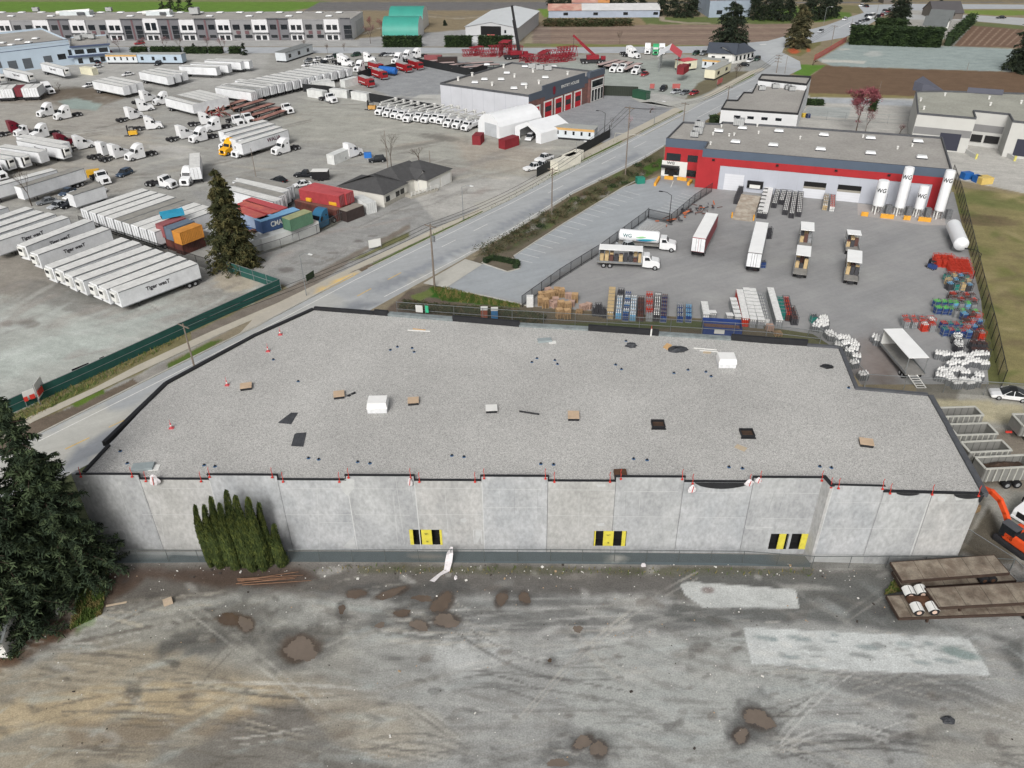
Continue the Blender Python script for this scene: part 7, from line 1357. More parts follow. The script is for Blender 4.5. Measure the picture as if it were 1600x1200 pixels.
def tanker_make():
 t=bed_make(.3,7.8)()
 for c in list(t.children):
  if c.name.split('.')[0]in('roof','post','load','front_wall','side_board'):bpy.data.objects.remove(c)
 m_=MB();m_.lathe([(.7,-4.1),(1.15,-3.9),(1.2,3.7),(1.0,3.95)],(0,0,2.5),22,axis='x');m_.build('tank',M('tank_white',(236,238,240)),t,smooth=True)
 for s in(-1,):
  for k,(w_,zz,mm)in enumerate(((2.6,-.35,M('swoosh_teal',(70,186,204),.4)),(2.0,-.62,M('swoosh_blue',(40,120,176),.4)),(1.3,.1,M('swoosh_green',(150,204,150),.4)))):
   m_=MB();N=10;vs=[]
   for i in range(N+1):
    x=-.6+w_*1.6*i/N;a=zz/1.2+.25*math.sin(i/N*2.4);hh=.3*math.sin(math.pi*i/N)+.02
    for q in(a,a-hh):vs.append((x,-1.222*math.cos(q),2.5+1.222*math.sin(q)))
   m_.add(vs,[(2*i,2*i+1,2*i+3,2*i+2)for i in range(N)]);m_.build('swoosh',mm,t)
 text('lettering','WG',1.0,M('teal_dark',(30,96,104),.5),t,(-2.3,-1.18,2.85),(math.radians(75),0,0));t.name='tanker_truck';return t
put_g(Proto(tanker_make),'white tanker truck with teal swoosh behind the open sided truck',(1034,390),(962,384),None,cat='tanker')
for(a,b_,ol,rl,lab)in(((1262,347),(1258,386),3.0,6.4,'small open bed truck upper left of four with yellow load'),((1257,384),(1250,428),2.8,5.6,'small open bed truck lower left of four with yellow load'),((1334,360),(1332,391),2.8,4.2,'small open bed truck upper right of four'),((1336,391),(1330,438),2.8,7.4,'small open bed truck lower right of four')):
 A,B=G(*a,3.8),G(*b_,1.2);d=A-B;d.z=0;L_=ol+rl;pr=Proto(bed_make(ol,rl,True));c=Vector(((A.x+B.x)/2,(A.y+B.y)/2,0));pr.put(lab,c,math.atan2(d.y,d.x),None,(max(.6,d.length/L_),1,1))
pr=Proto(bed_make(.4,12.5,True,tri=True));A,B=G(1396,514,3.85),G(1437,559.6,3.85);d=A-B;d.z=0;c=(A+B)/2;c.z=0;r_=pr.put('long open sided trailer with white roof and steps at its rear',c,math.atan2(d.y,d.x),None,(d.length/12.5,1.15,1));r_['category']='trailer'
for c in list(r_.children):
 if c.name.startswith('load')and c.matrix_basis and random.random()<1:bpy.data.objects.remove(c)
st=T('steps','white metal steps leaning on the rear of the open sided trailer','steps',G(1437,606))
A,B=G(1433,606),G(1447,606)
for s,p in((0,A),(1,B)):mb=MB();q=p+Vector((-1.2,1.2,1.5));mb.cyl(p,q,.07,n=6);st.add(mb,'stringer',white)
for k in range(6):mb=MB();o_=Vector((-1.2,1.2,1.5))*(k/5.5);mb.cyl(A+o_,B+o_,.06,n=6);st.add(mb,'rung',white)
# ------------------------------------------------------------------ fences
def meshmat(name,rgb,a):
 m=bpy.data.materials.new(name);m.use_nodes=True;n=m.node_tree.nodes;l=m.node_tree.links;b=n['Principled BSDF'];b.inputs['Base Color'].default_value=(*lin(rgb),1);b.inputs['Roughness'].default_value=.7;b.inputs['Alpha'].default_value=a;return m
chb,chg=meshmat('black_chain_mesh',(26,28,28),.42),meshmat('grey_chain_mesh',(90,92,88),.22);greenscr=M('green_screen',(36,82,76),.7,.16,.8,stripe=(2,2.2,.02,1.4));blscr=M('black_screen',(34,36,38),.7,.15,.6)
def fence(name,lab,pts,h,mesh,post,gap=3.0,rails=(1.0,),pr=.045,grp=None,world=False):
 W=[G(*p)for p in pts];t=T(name,lab,'fence',W[0],grp);
 for p,q in zip(W,W[1:]):
  d=q-p;e=d.normalized();n=Vector((-e.y,e.x,0));
  if mesh:mb=MB();mb.add([p,q,q+Vector((0,0,h)),p+Vector((0,0,h))],[(0,1,2,3)]);t.add(mb,'panel',mesh)
  for r in rails:mb=MB();mb.obox((p+q)/2+n*.03+Vector((0,0,h*r-.03)),e,n,d.length,pr*1.4,.07);t.add(mb,'rail',post)
  k=max(1,int(d.length/gap))
  for i in range(k+1):c=p.lerp(q,i/k)+n*.05;mb=MB();mb.cyl(c,c+Vector((0,0,h+.05)),pr,n=6);t.add(mb,'post',post)
 return t
fence('green_fence','green screened fence along the front left yard',[(-60,680),(20,645),(125,598),(300,517),(440,453),(357,425)],2.2,greenscr,steel,3,(1.0,.5),.05)
fence('black_fence','tall black chain fence between the paved yard and the meadow',[(1486,276),(1497,310),(1530,455),(1548,530),(1563,606)],3.0,chb,blackm,3.2,(1.0,),.06)
fence('inner_fence','black rail fence between car park and paved yard',[(816,480),(875,437),(940,396),(1008,345),(1013,340)],2.2,chb,blackm,3,(1.0,.2),.05);fence('inner_fence','black rail fence from the lamp post towards the warehouse',[(1013,342),(1048,350),(1085,318),(1112,300)],2.2,chb,blackm,3,(1.0,.2),.05)
fence('chain_fence','grey chain link fence behind the new building roof',[P2(*G(u,v,2.6)[:2])for u,v in((619,472),(800,485),(1000,496),(1200,508),(1285,518))],2.6,chg,steel,4.5,(1.0,.5),.05);fence('chain_fence','grey chain link fence along the stepped roof corner',[(1262,525),(1300,545),(1350,606),(1600,622),(1700,628)],2.3,chg,steel,4.5,(1.0,),.05)
fence('chain_fence','thin site fence in front of the concrete wall',[(170,878),(500,878),(860,877),(1160,880),(1268,888),(1500,888),(1577,893)],1.75,chg,M('dull_steel',(98,104,104),.6,.1),3.2,(1.0,),.035);fence('chain_fence','site fence beside the excavator at the right',[(1492,838),(1577,893),(1640,960)],1.9,chg,steel,3.5,(1.0,),.04)
fence('black_screen_fence','black screened fence behind the bucket trucks',[(474,143),(510,146),(556,154),(690,178)],2.6,blscr,blackm,5,(1.0,));fence('black_screen_fence','black screened fence around the corner behind the brick building',[(560,124),(600,114),(655,102),(736,119),(762,110)],2.6,blscr,blackm,5,(1.0,));fence('black_screen_fence','black screened fence along the verge beside the white pickups',[(839,277),(880,256),(953,215),(952,208)],2.4,blscr,blackm,4,(1.0,))
fence('black_screen_fence','dark slatted fence right of the brick building',[(941,149),(996,151)],3.2,M('slat_fence',(52,58,50),.8,.2,2,stripe=(0,.6,.08,.6)),blackm,5,(1.0,));fence('yard_fence','dark low fence between trailers and front yard',[(126,352),(175,372),(245,395),(330,422)],2.2,chb,blackm,4,(1.0,));fence('yard_fence','grey fence before the white containers',[(395,402),(440,388),(496,366),(560,333)],2.0,chg,capg,4,(1.0,.1));fence('red_mesh_fence','red site fence along the grey field',[(1272,95),(1298,80),(1322,65)],2.2,meshmat('red_mesh',(190,74,84),.6),redm,6,(1.0,));fence('orange_fence','pale gate fence across the far concrete yard',[(1262,186),(1320,190),(1420,195)],2.6,None,steel,5,(1.0,.5,.1))
# ------------------------------------------------------------------ trees, hedges, poles and loose things
barkm=M('bark',(82,70,60),.95,.25,2)
def leafm(n_,a,b_):return[M('leaf_%s_dark'%n_,a,.9,.25,.5),M('leaf_%s_light'%n_,b_,.9,.25,.5)]
LF={'fir':leafm('fir',(44,58,40),(72,86,58)),'cedar':leafm('cedar',(60,73,34),(88,97,45)),'spruce':leafm('spruce',(58,62,36),(88,84,50)),'far':leafm('far',(34,44,32),(50,60,42)),'hedge':leafm('hedge',(36,52,28),(56,74,40)),'pink':leafm('pink',(126,92,94),(150,112,112)),'red':leafm('red',(126,66,74),(148,88,94)),'twig':leafm('twig',(104,90,80),(124,110,98)),'mixed':leafm('mixed',(66,66,44),(98,92,64)),'blossom':leafm('blossom',(214,176,182),(196,158,166)),'shrub':leafm('shrub',(62,68,42),(92,82,60))}
def leaves(name,pts,size,mats,parent,droop=.5,seed=0,elong=1.8,wid=.28):
 rg=np.random.RandomState(seed);n=len(pts);P_=np.asarray(pts,float);a=rg.rand(n)*6.283;el=(rg.rand(n)-.5)*1.2-droop
 d=np.stack([np.cos(a)*np.cos(el),np.sin(a)*np.cos(el),np.sin(el)],1);r_=rg.randn(n,3);s=np.cross(d,r_);s/=np.linalg.norm(s,axis=1)[:,None]+1e-9
 sz=size*(.6+.8*rg.rand(n))[:,None];v=np.stack([P_-s*sz*wid,P_+s*sz*wid,P_+d*sz*elong+s*sz*wid*.4,P_+d*sz*elong-s*sz*wid*.4],1).reshape(-1,3)
 me=bpy.data.meshes.new(name);me.vertices.add(4*n);me.vertices.foreach_set('co',v.astype(np.float32).ravel());me.loops.add(4*n);me.loops.foreach_set('vertex_index',np.arange(4*n,dtype=np.int32));me.polygons.add(n);me.polygons.foreach_set('loop_start',np.arange(n,dtype=np.int32)*4);me.polygons.foreach_set('loop_total',np.full(n,4,np.int32));me.update()
 for m in mats:me.materials.append(m)
 cl=vn(P_[:,0]*1.3/size*.35,P_[:,2]*1.3/size*.35+P_[:,1]);me.polygons.foreach_set('material_index',(cl+rg.rand(n)*.5>.82).astype(np.int32));o=bpy.data.objects.new(name,me);COL.objects.link(o);o.parent=parent;return o
def conifer(name,lab,base,h,r,n,leaf,size,grp=None,seed=1,shape=1.0,low=.08,clump=14):
 t=thing(name,lab,'tree',base,0,grp);rg=np.random.RandomState(seed);nb=max(20,n//(clump*2));pts=[];mb=MB();mb.cyl((0,0,0),(0,0,h*.97),max(.15,h*.018),.04,8);mbb=MB()
 for i in range(nb):
  z=min(low+(1-low)*(1-(1-rg.rand())**.7),.985);L=r*((1-z)**(.8/shape))*(.45+.75*rg.rand())+.12*r*(1-z)+.08;a=rg.rand()*6.283;cx,sy=math.cos(a),math.sin(a);dr=.12+.3*(1-z)
  if i%3==0:mbb.cyl((0,0,h*z),(cx*L*.9,sy*L*.9,h*z-L*dr),.04+.0025*h,.015,4,caps=False)
  k=max(6,int(clump*2*(.35+.9*L/r)));u=rg.rand(k)**.65;w_=(rg.rand(k)-.5)*L*.5*(1.15-u)
  zz=h*z-L*dr*u**1.6-abs(w_)*.25-rg.rand(k)*size*1.2;pts.append(np.stack([cx*L*u-sy*w_,sy*L*u+cx*w_,zz],1))
 mb.build('trunk',barkm,t);mbb.build('limbs',barkm,t);leaves('crown',np.concatenate(pts),size,LF[leaf],t,.55,seed);return t
def CT_(name,lab,b,top,rpx,n,leaf,size=None,**k):
 h=HT(b,top);g=G(*b);r=(G(b[0]+rpx,b[1])-g).length;return conifer(name,lab,g,h,r,int(n*2),leaf,size or max(.28,h*.028),**k)
def prj(p):q=Vector(p)-Vector((0,0,CH));w_=q.dot(FW);return 800+CF*q.dot(RT)/w_,600-CF*q.dot(UP)/w_
conifer('conifer_tree','dark conifer nearest the concrete wall end, its boughs over the corner',G(122,906),HT((122,906),(2,612)),4.7,52000,'fir',.22,seed=3,shape=1.15,low=.03,clump=60);conifer('conifer_tree','broad dark conifer at the left edge above the white hut',G(36,945),25,6.6,52000,'fir',.25,seed=4,shape=1.1,low=.03,clump=60);conifer('conifer_tree','dark conifer farther back at the left edge',G(-10,905),24,6,16000,'fir',.34,seed=5,shape=1.2,clump=40);conifer('conifer_tree','low dark conifer boughs at the bottom of the left tree group',G(28,975),11,5.6,20000,'fir',.25,seed=15,shape=1.6,clump=50)
CT_('conifer_tree','tall olive green conifer beside the green fence corner',(368,418),(316,262),37,11000,'spruce',.32,seed=6,shape=1.25,clump=30);CT_('conifer_tree','second top of olive conifer right of the tallest',(376,414),(337,275),30,7000,'spruce',.32,seed=7,shape=1.2,clump=30)
def cedar(u,v,h,r,lab,seed):
 t=thing('cedar_tree',lab,'tree',G(u,v),0,'columnar cedars against the concrete wall');rg=np.random.RandomState(seed);n=int(6500*h/10);r*=.78;z=rg.rand(n)**.9;a=rg.rand(n)*6.283;pr=np.where(z<.12,.75+z*2,np.sqrt(np.clip(1-((z-.12)/.88)**1.6,0,1)))*r*(.88+.24*rg.rand(n)**2)*(1+.12*np.sin(a*3+seed+z*5));
 leaves('foliage',np.stack([pr*np.cos(a),pr*np.sin(a),z*h],1),.10,LF['cedar'],t,-1.0,seed,2.6);m_=MB();m_.lathe([(r*.6,0),(r*.88,h*.15),(r*.74,h*.5),(r*.42,h*.8),(.04,h*.96)],n=10);m_.build('inner_growth',LF['cedar'][0],t);m_=MB();m_.cyl((0,0,0),(0,0,h*.5),.1,n=6);m_.build('trunk',barkm,t)
for i,(u,v,h,r)in enumerate(((331,884,8.6,.62),(345,886,8.8,.75),(357,882,9.6,.75),(369,888,9.2,.8),(383,884,10.6,.85),(396,890,10.4,.95),(413,888,10.0,.95),(425,880,8.6,.7),(441,884,6.0,.75))):cedar(u,v,h,r,'columnar green cedar, %s from the left of the row'%ORD[i]if i<8 else'shortest columnar cedar at the right end of the row',i)
for i,(b,tp,rp,lf,lab)in enumerate((((1140,78),(1140,0),31,'far','broad tall conifer behind the white office'),((1246,74),(1256,2),20,'mixed','ragged brownish conifer on the junction island'),((1404,38),(1410,-18),17,'far','dark conifer left of the white houses'),((1392,30),(1396,-10),10,'far','smaller dark conifer behind the queue of cars'),((1466,19),(1469,-14),8,'far','small conifer at the top edge near the side road'),((1596,112),(1604,22),26,'far','dark conifer cutting the right edge over the grey field'),((256,16.5),(256,-14),9,'far','dark tree behind the strip building, leftmost'),((268,16.5),(270,-16),10,'far','dark tree behind the strip building, centre'),((281,16.5),(282,-12),8,'far','dark tree behind the strip building, right'),((297,16.5),(297,-9),10,'far','dark tree behind the strip building set apart'),((305,83),(304,66),6,'far','small conical evergreen before the strip building'),((382,86),(378,64),6,'far','larger conical evergreen before the strip building'),((695,40),(694,30),3,'far','tiny cone tree by the green sheds'),((628,75),(628,50),1,'far','thin dark sapling at the hedge'))):
 CT_('conifer_tree',lab,b,tp,rp,5200 if rp>12 else 900,lf,None,seed=20+i,shape=2.3 if rp>15 else 1.4,low=.05,clump=26)if rp>1 else None
ft=[(862,10,9),(876,11,11),(892,9,12),(908,8,12),(922,9,11),(938,9,12),(952,11,10),(968,13,9),(985,10,10),(1036,24,12),(1052,26,15),(1068,27,17),(1080,25,13),(1090,14,10),(1004,8,8),(1178,30,13),(1192,32,14),(1205,31,13),(1217,33,12),(1232,32,12),(1264,32,13),(1278,31,14),(1290,30,13),(1302,27,11),(1180,14,12),(1210,14,12),(1262,14,12),(1296,12,12),(1232,14,12),(1355,3,9),(1120,6,12),(1150,6,12)]
for i,(u,v,rp)in enumerate(ft):CT_('conifer_tree','dark conifer in the far belt along the top edge, %s'%(['%s from the left'%ORD[sorted(ft).index(ft[i])]]if sorted(ft).index(ft[i])<16 else['%s from the right'%ORD[len(ft)-1-sorted(ft).index(ft[i])]])[0],(u,v),(u,v-38-(v-10)*.7),rp,1500,'far',None,seed=60+i,shape=1.8,grp='dark conifers along the top edge',low=.12)
def bare(lab,b,tp,rpx,leaf,n=700,seed=0,size=None,grp='bare and blossoming trees'):
 h=HT(b,tp);g=G(*b);r=(G(b[0]+rpx,b[1])-g).length;t=thing('bare_tree',lab,'tree',g,0,grp);rg=random.Random(seed);mb=MB();tips=[]
 def br(p,d,L,rad,k):
  q=p+d*L;mb.cyl(p,q,rad,rad*.6,5,caps=False)
  if k==0:tips.append(q);return
  for i in range(3):dd=(d+Vector((rg.uniform(-1,1),rg.uniform(-1,1),rg.uniform(-.1,.7)))*.62).normalized();br(q,dd,L*rg.uniform(.6,.85),rad*.55,k-1)
  tips.append(q)
 br(Vector((0,0,0)),Vector((0,0,1)),h*.3,max(.08,h*.014),4 if h<14 else 5);mb.build('branches',barkm,t);m_=max(q.z for q in tips);sc=Vector((r/max(.1,max(abs(q.x)for q in tips)),r/max(.1,max(abs(q.y)for q in tips)),h/m_))
 for o in t.children:o.scale=sc
 if leaf:pts=[];[pts.append([(q.x+rg.gauss(0,.5*r/5))*sc.x,(q.y+rg.gauss(0,.5*r/5))*sc.y,(q.z+rg.gauss(0,.3))*sc.z])for q in(rg.choice(tips)for _ in range(n))if q.z>h*(.03 if leaf=='red' else.25)];leaves('twigs',pts,size or h*.018,LF[leaf],t,-.5,seed,2.5)
for i,(b,tp,rp,lf,lab)in enumerate((((188,82),(188,60),9,'pink','pinkish bare tree by the flags'),((228,78),(228,58),9,'pink','pinkish bare tree left before the tall bay'),((259,79),(258,58),9,'pink','pinkish bare tree right before the tall bay'),((325,81),(322,58),9,'pink','pinkish bare tree right of the cone evergreen'),((350,83),(347,60),9,'pink','pinkish bare tree before the strip building, far right'),((281,78),(279,60),6,'twig','brown bare tree between pinkish ones'),((579,68),(579,40),11,'pink','pinkish tree left of the green sheds'),((596,56),(594,30),7,'red','reddish tree touching the green shed'),((581,52),(580,27),6,'red','reddish tree left behind the green sheds'),((1336,212),(1346,138),20,'red','dark red bare tree behind the red warehouse'),((1352,206),(1358,170),10,'red','small dark red tree right of the larger one'),((1405,212),(1405,196),7,'red','low red shrub tree left of the pale warehouse'),((1270,102),(1270,92),8,'red','dark red bush at the driveway corner'),((612,264),(604,205),16,None,'gnarled bare tree behind the house'),((655,256),(655,232),16,None,'thin bare saplings behind the house'),((93,142),(93,127),6,None,'bare sapling by the pond'),((50,322),(44,262),18,None,'large bare shrub tree beside the parked cars'),((983,200),(984,183),5,'blossom','small blossoming tree by the tall pole'),((1016,176),(1014,168),6,'blossom','low blossoming tree in the round bed'),((955,199),(955,183),4,None,'young bare tree in the brick building car park'),((476,74),(476,62),4,'twig','small bare street tree before the strip, left'),((512,84),(512,70),4,'twig','small bare street tree by the car cluster'),((538,80),(538,68),4,'twig','small bare street tree right of the cluster'),((968,68),(970,50),5,'twig','bare tree at the brown field edge'),((1150,122),(1152,103),11,'twig','grey brown bare thicket right of the cream trailer'))):
 bare(lab,b,tp,rp,lf,3200 if rp>15 else 500,100+i)
def hedge(lab,pts,h,w_,n,leaf='hedge',size=.5,name='hedge',grp='hedges'):
 size*=.75;n=int(n*1.6)
 W=[G(*p)for p in pts];c=W[0];t=thing(name,lab,'hedge',c,0,grp);L_=sum((b-a).length for a,b in zip(W,W[1:]));P_=[];mb=MB();rg=np.random.RandomState(int(c.x)%1000+1)
 for a,b_ in zip(W,W[1:]):
  e=(b_-a).normalized();nn=Vector((-e.y,e.x,0));mb.obox((a+b_)/2-c,e,nn,(b_-a).length,w_*.8,h*.9);k=int(n*(b_-a).length/L_)
  for i in range(k):
   s,q=rg.rand()*(b_-a).length,rg.rand();f=rg.rand();
   p=a-c+e*s+(nn*((q-.5)*w_)+Vector((0,0,h*(.92+.12*rg.rand())))if f<.5 else nn*(w_*.5*(1 if f>.9 else-1)*(.9+.2*rg.rand()))+Vector((0,0,h*q)));P_.append(tuple(p))
 mb.build('inner_growth',LF[leaf][0],t);leaves('foliage',P_,size,LF[leaf],t,0,5)
hedge('long tall dark hedge along the grey field',[(1326,68),(1468,73)],7,6,5000,size=.9);hedge('darker hedge behind the long one',[(1365,52),(1412,54)],6,6,1500,size=.9);hedge('diagonal hedge between the white house and striped field',[(1480,72),(1503,48),(1518,35)],4,3,1200,size=.8)
for a,b_,l_ in(((600,73),(659,73),'left'),((697,73),(737,73),'middle'),((748,73),(800,73),'right')):hedge('clipped dark hedge along the cross road, %s'%l_,[a,b_],4.2,3,1500,size=.7)
for a,b_,l_ in(((208,83),(230,83),'leftmost'),((238,83),(259,83),'second'),((262,83),(283,83),'third'),((290,83),(324,83),'fourth'),((328,83),(348,83),'fifth'),((361,83),(376,83),'rightmost')):hedge('low hedge section before the strip building, %s'%l_,[a,b_],2.4,3,500,size=.6)
hedge('brown scrub band above the brown field',[(850,40),(932,40),(985,39)],2.6,7,1800,'shrub',1.0,'scrub');hedge('clipped low hedge round the entrance island',[(757,411),(768,405),(810,413),(806,420)],.8,1.0,900,'hedge',.22);hedge('low rounded hedge by the white building corner',[(1257,163),(1286,164)],1.5,2.5,500,size=.5);hedge('dark hedge block beside the red tree',[(1358,172),(1368,173)],3,3,400,size=.5);hedge('dark shrub between the white building and the road',[(1112,193),(1122,191)],2,3,300,size=.5)
for i in range(34):
 t_=(i+.5)/34;u=752+t_*275;v=397-t_*147+(7 if i%2 else-4)+random.uniform(-2,3)
 if i<3:mk_=None
 g=G(u,v);s=random.uniform(.5,1.1);tt=thing('shrub','low shrub on the planted bank, %s from the near end'%(ORD[i]if i<20 else'%s after the twentieth'%ORD[i-20]),'shrub',g,0,'shrubs on the planted bank');rg=np.random.RandomState(i);q=rg.randn(160,3)*np.array([s,s,s*.35]);q[:,2]=abs(q[:,2])+.05;leaves('foliage',q,.22,LF[random.choice(['shrub','hedge','shrub'])],tt,-.4,i);m_=MB();m_.cyl((0,0,0),(0,0,s*.5),.05,n=5);m_.build('stem',barkm,tt)
hedge('brown planted scrub behind the rear chain fence',[(628,478),(700,486),(790,492),(850,502)],.7,2.6,2600,'shrub',.3,'scrub')
grassm=[M('grass_blade_a',(84,104,46),.9,.2,.4),M('grass_blade_b',(132,122,74),.9,.2,.4)]
def grass(lab,polys,n,size=.16,seed=0):
 rg=np.random.RandomState(seed);P_=[]
 for pts in polys:
  W=[G(*p)for p in pts];k=0
  x0,x1,y0,y1=min(p.x for p in W),max(p.x for p in W),min(p.y for p in W),max(p.y for p in W);m=n//len(polys);X_=rg.uniform(x0,x1,m*3);Y_=rg.uniform(y0,y1,m*3);ins=np.zeros(m*3,bool)
  for i in range(len(W)):a,b_=W[i],W[(i+1)%len(W)];ins^=((a.y>Y_)!=(b_.y>Y_))&(X_<(b_.x-a.x)*(Y_-a.y)/((b_.y-a.y)or 1e-9)+a.x)
  X_,Y_=X_[ins],Y_[ins];P_+=list(zip(X_,Y_,np.full(len(X_),.01)))
 o=leaves('grass',P_,size,grassm,None,-1.3,seed,2.2);o['kind']='stuff';return o
grass('verge',[[(0,660),(95,610),(235,545),(300,520),(240,555),(110,622),(0,680)],[(672,449),(700,450),(760,466),(812,476),(812,481),(690,470)],[(545,430),(800,306),(972,214),(972,226),(800,312)],[(130,900),(170,885),(160,960),(110,985)],[(1400,905),(1440,890),(1430,920),(1380,930)]],15000)
grass('weeds',[[(480,884),(800,886),(1270,891),(1270,901),(800,898),(480,894)]],260,.14,4)
# --- litter and debris on the near ground
lit=[M('litter_white',(222,220,214),.7,.1,3),M('litter_tan',(176,150,120),.8,.1,3),M('litter_dark',(70,64,60),.9,.1,3)]
rg=random.Random(11);lb=Proto(lambda:tag(MB().obox((0,0,0),(1,.2,0),(-.2,1,0),.32,.2,.08).build('litter',lit[0]),'x','litter'));P3=[]
mbs=[MB(),MB(),MB()]
for i in range(620):
 u=rg.uniform(0,1600);v=rg.choice([rg.uniform(882,905),rg.uniform(890,1000),rg.uniform(880,1200)]);
 if 1270<u and v<890:continue
 g=G(u,v);s=rg.uniform(.04,.13)if rg.random()<.93 else rg.uniform(.15,.28);a=rg.uniform(0,3.14);mbs[rg.choice([0,0,1,2])].obox((g.x,g.y,.01),(math.cos(a),math.sin(a),0),(-math.sin(a),math.cos(a),0),s,s*rg.uniform(.4,1),s*.4)
for k,m_ in enumerate(mbs):tag(m_.build('litter',lit[k]),kind='stuff')
def blk(name,lab,cat,u,v,sx,sy,sz,rz,m,bevel=.02):m_=MB();m_.box(-sx,sx,-sy,sy,0,sz);o=m_.build(name,m,bevel=bevel);o.location=G(u,v);o.rotation_euler.z=rz;return tag(o,lab,cat)
blk('concrete_block','pale broken concrete block lying on the muddy lot','block',263,942,.45,.35,.4,.5,M('block_pale',(188,170,148),.9,.15,2));blk('board','pale board on the mud left of the concrete block','board',182,944,1.0,.12,.05,.25,M('block_pale',(188,170,148)));blk('white_post','short white post at the foot of the left conifers','post',92,958,.1,.3,.5,.1,white)
heap('tire_pile','black crumpled rubber lump alone on the lower right lot','rubbish',1481,1126,.6,.42,.35,tarp,0,9);heap('white_sheet','small white plastic lump below the first yellow opening','rubbish',712,903,.18,.3,.2,netm,0,8);heap('white_sheet','small white lump below the second yellow opening','rubbish',1005,884,.3,.25,.35,netm,0,7)
sh=MB();W=[(706,855),(703,866),(701,878),(698,892),(686,899),(675,909)];prev=None
for i,(u,v)in enumerate(W):
 z=(1.8,1.1,.5,.1,.06,.04)[i];g=G(u,v+(0,8,8,0,0,0)[i],z)if 0 else G(u,v,z);w_=(.15,.5,.55,.45,.3,.4)[i];cur=(g+Vector((-w_*.7,w_*.3,.03)),g+Vector((w_*.7,-w_*.3,.08)))
 if prev:sh.add([prev[0],prev[1],cur[1],cur[0]],[(0,1,2,3)])
 prev=cur
tag(sh.build('plastic_streamer',netm),'long torn white plastic sheet trailing from the site fence','plastic sheet')
for i in range(7):u0,v0=372+rg.uniform(-4,10),906+rg.uniform(-2,10);A,B=G(u0,v0,.08+.03*i),G(u0+rg.uniform(80,108),v0-rg.uniform(6,16),.12+.03*i);m_=MB();m_.cyl(A,B,.06,.03,6);tag(m_.build('branch',M('cut_branch',(126,96,76),.9,.2,2)),'cut branch lying in the bundle before the cedars','branch','bundle of cut branches')
t=gable('white_hut','white hut corner with grey roof at the lower left edge','shed',G(-60,1030),G(14,1028),2.6,3.6,4,white,M('grey_roof',(104,108,108)))
# --- poles and wires
woodp=M('pole_wood',(128,118,108),.9,.15,2)
def upole(b,tp,lab,arms=1,r=.16,m=woodp,lamp=0,tr=0):
 g=G(*b);h=HT(b,tp);t=thing('utility_pole' if not lamp else'street_lamp',lab,'utility pole' if not lamp else'street lamp',g,0,'utility poles' if not lamp else'street lamps');m_=MB();m_.cyl((0,0,0),(0,0,h),r,r*.65,8);m_.build('pole',m,t);a=Vector((.82,-.57,0))
 for k in range(arms):m_=MB();m_.obox((0,0,h-.5-1.1*k),a,(.57,.82,0),2.6,.14,.16);m_.build('crossarm',m,t)
 if tr:m_=MB();m_.cyl((.4,-.2,h-3.2),(.4,-.2,h-2.2),.32,n=10);m_.build('transformer',steel,t)
 if lamp:d=Vector((.9,-.44,0))*(1 if lamp>0 else-1);m_=MB();m_.cyl((0,0,h-.05),d*1.1+Vector((0,0,h+.5)),.05,n=5);m_.cyl(d*1.1+Vector((0,0,h+.5)),d*2.2+Vector((0,0,h+.55)),.05,n=5);m_.build('arm',m,t);m_=MB();m_.obox(d*2.4+Vector((0,0,h+.45)),d,(d.y,-d.x,0),.8,.3,.14);m_.build('lamp_head',skm if lamp>0 else blackm,t)
 return g+Vector((0,0,h))
mt=[upole((304,574),(284,506),'wooden utility pole beside the new building roof'),upole((679,448),(668,350),'wooden utility pole with transformer by the entrance apron',1,.2,tr=1),upole((862,333),(862,262),'wooden utility pole by the verge near the parked pickups'),upole((977,273),(982,166),'tall wooden utility pole near the blossoming tree',1),upole((1068,189),(1071,160),'wooden utility pole beside the far verge'),upole((1137,155),(1138,134),'wooden utility pole at the left verge near the junction'),upole((1213,114),(1217,85),'three armed utility pole before the junction',3),upole((1297,79),(1304,39),'utility pole beside the red site fence',1)]
for a,b_,l_ in(((1226,115),(1230,88),'slim pole right of the three armed pole'),((1328,52),(1330,28),'slim pole beside the far road corner'),((1368,30),(1371,3),'far pole behind the traffic queue'),((1510,112),(1514,97),'short leaning pole at the grey field edge'),((400,276),(391,232),'thin pole in front of the WALIA trailers'),((606,262),(602,204),'thin pole left of the house roof'),((672,256),(671,235),'thin pole behind the house'),((1368,168),(1373,127),'pale flagpole behind the red tree')):upole(a,b_,l_,0,.1)
for a,b_,l_,k in(((479,462),(470,398),'curved street lamp near the green fence corner',1),((724,344),(722,292),'curved street lamp on the verge beside the house',1),((900,252),(899,222),'street lamp on the verge beside the black screen fence',1),((1022,194),(1024,160),'street lamp near the blossoming bed',1),((1287,38),(1292,12),'curved street lamp at the far road',1),((1045,349),(1048,305),'black lamp post inside the yard fence',-1),((1517,446),(1532,396),'black lamp post beside the meadow fence',-1),((944,213),(944,177),'dark lamp post at the brick building yard corner',-1)):upole(a,b_,l_,0,.09,steel if k>0 else blackm,k)
wirem=M('wire_black',(34,34,36),.6,0)
for i,(p,q)in enumerate(zip(mt,mt[1:])):
 for k in(-1,0,1):
  off=Vector((.82,-.57,0))*k*1.1;m_=MB();N=8;pr=None
  for j in range(N+1):
   s=j/N;c=p.lerp(q,s)+off-Vector((0,0,.3+4*s*(1-s)*.9))
   if pr is not None:m_.cyl(pr,c,.035,n=4,caps=False)
   pr=c
  tag(m_.build('power_line',wirem),'%s of three thin black wires in the %s span of the roadside poles'%(('road side','middle','yard side')[k+1],ORD[i]),'wire','overhead wires')
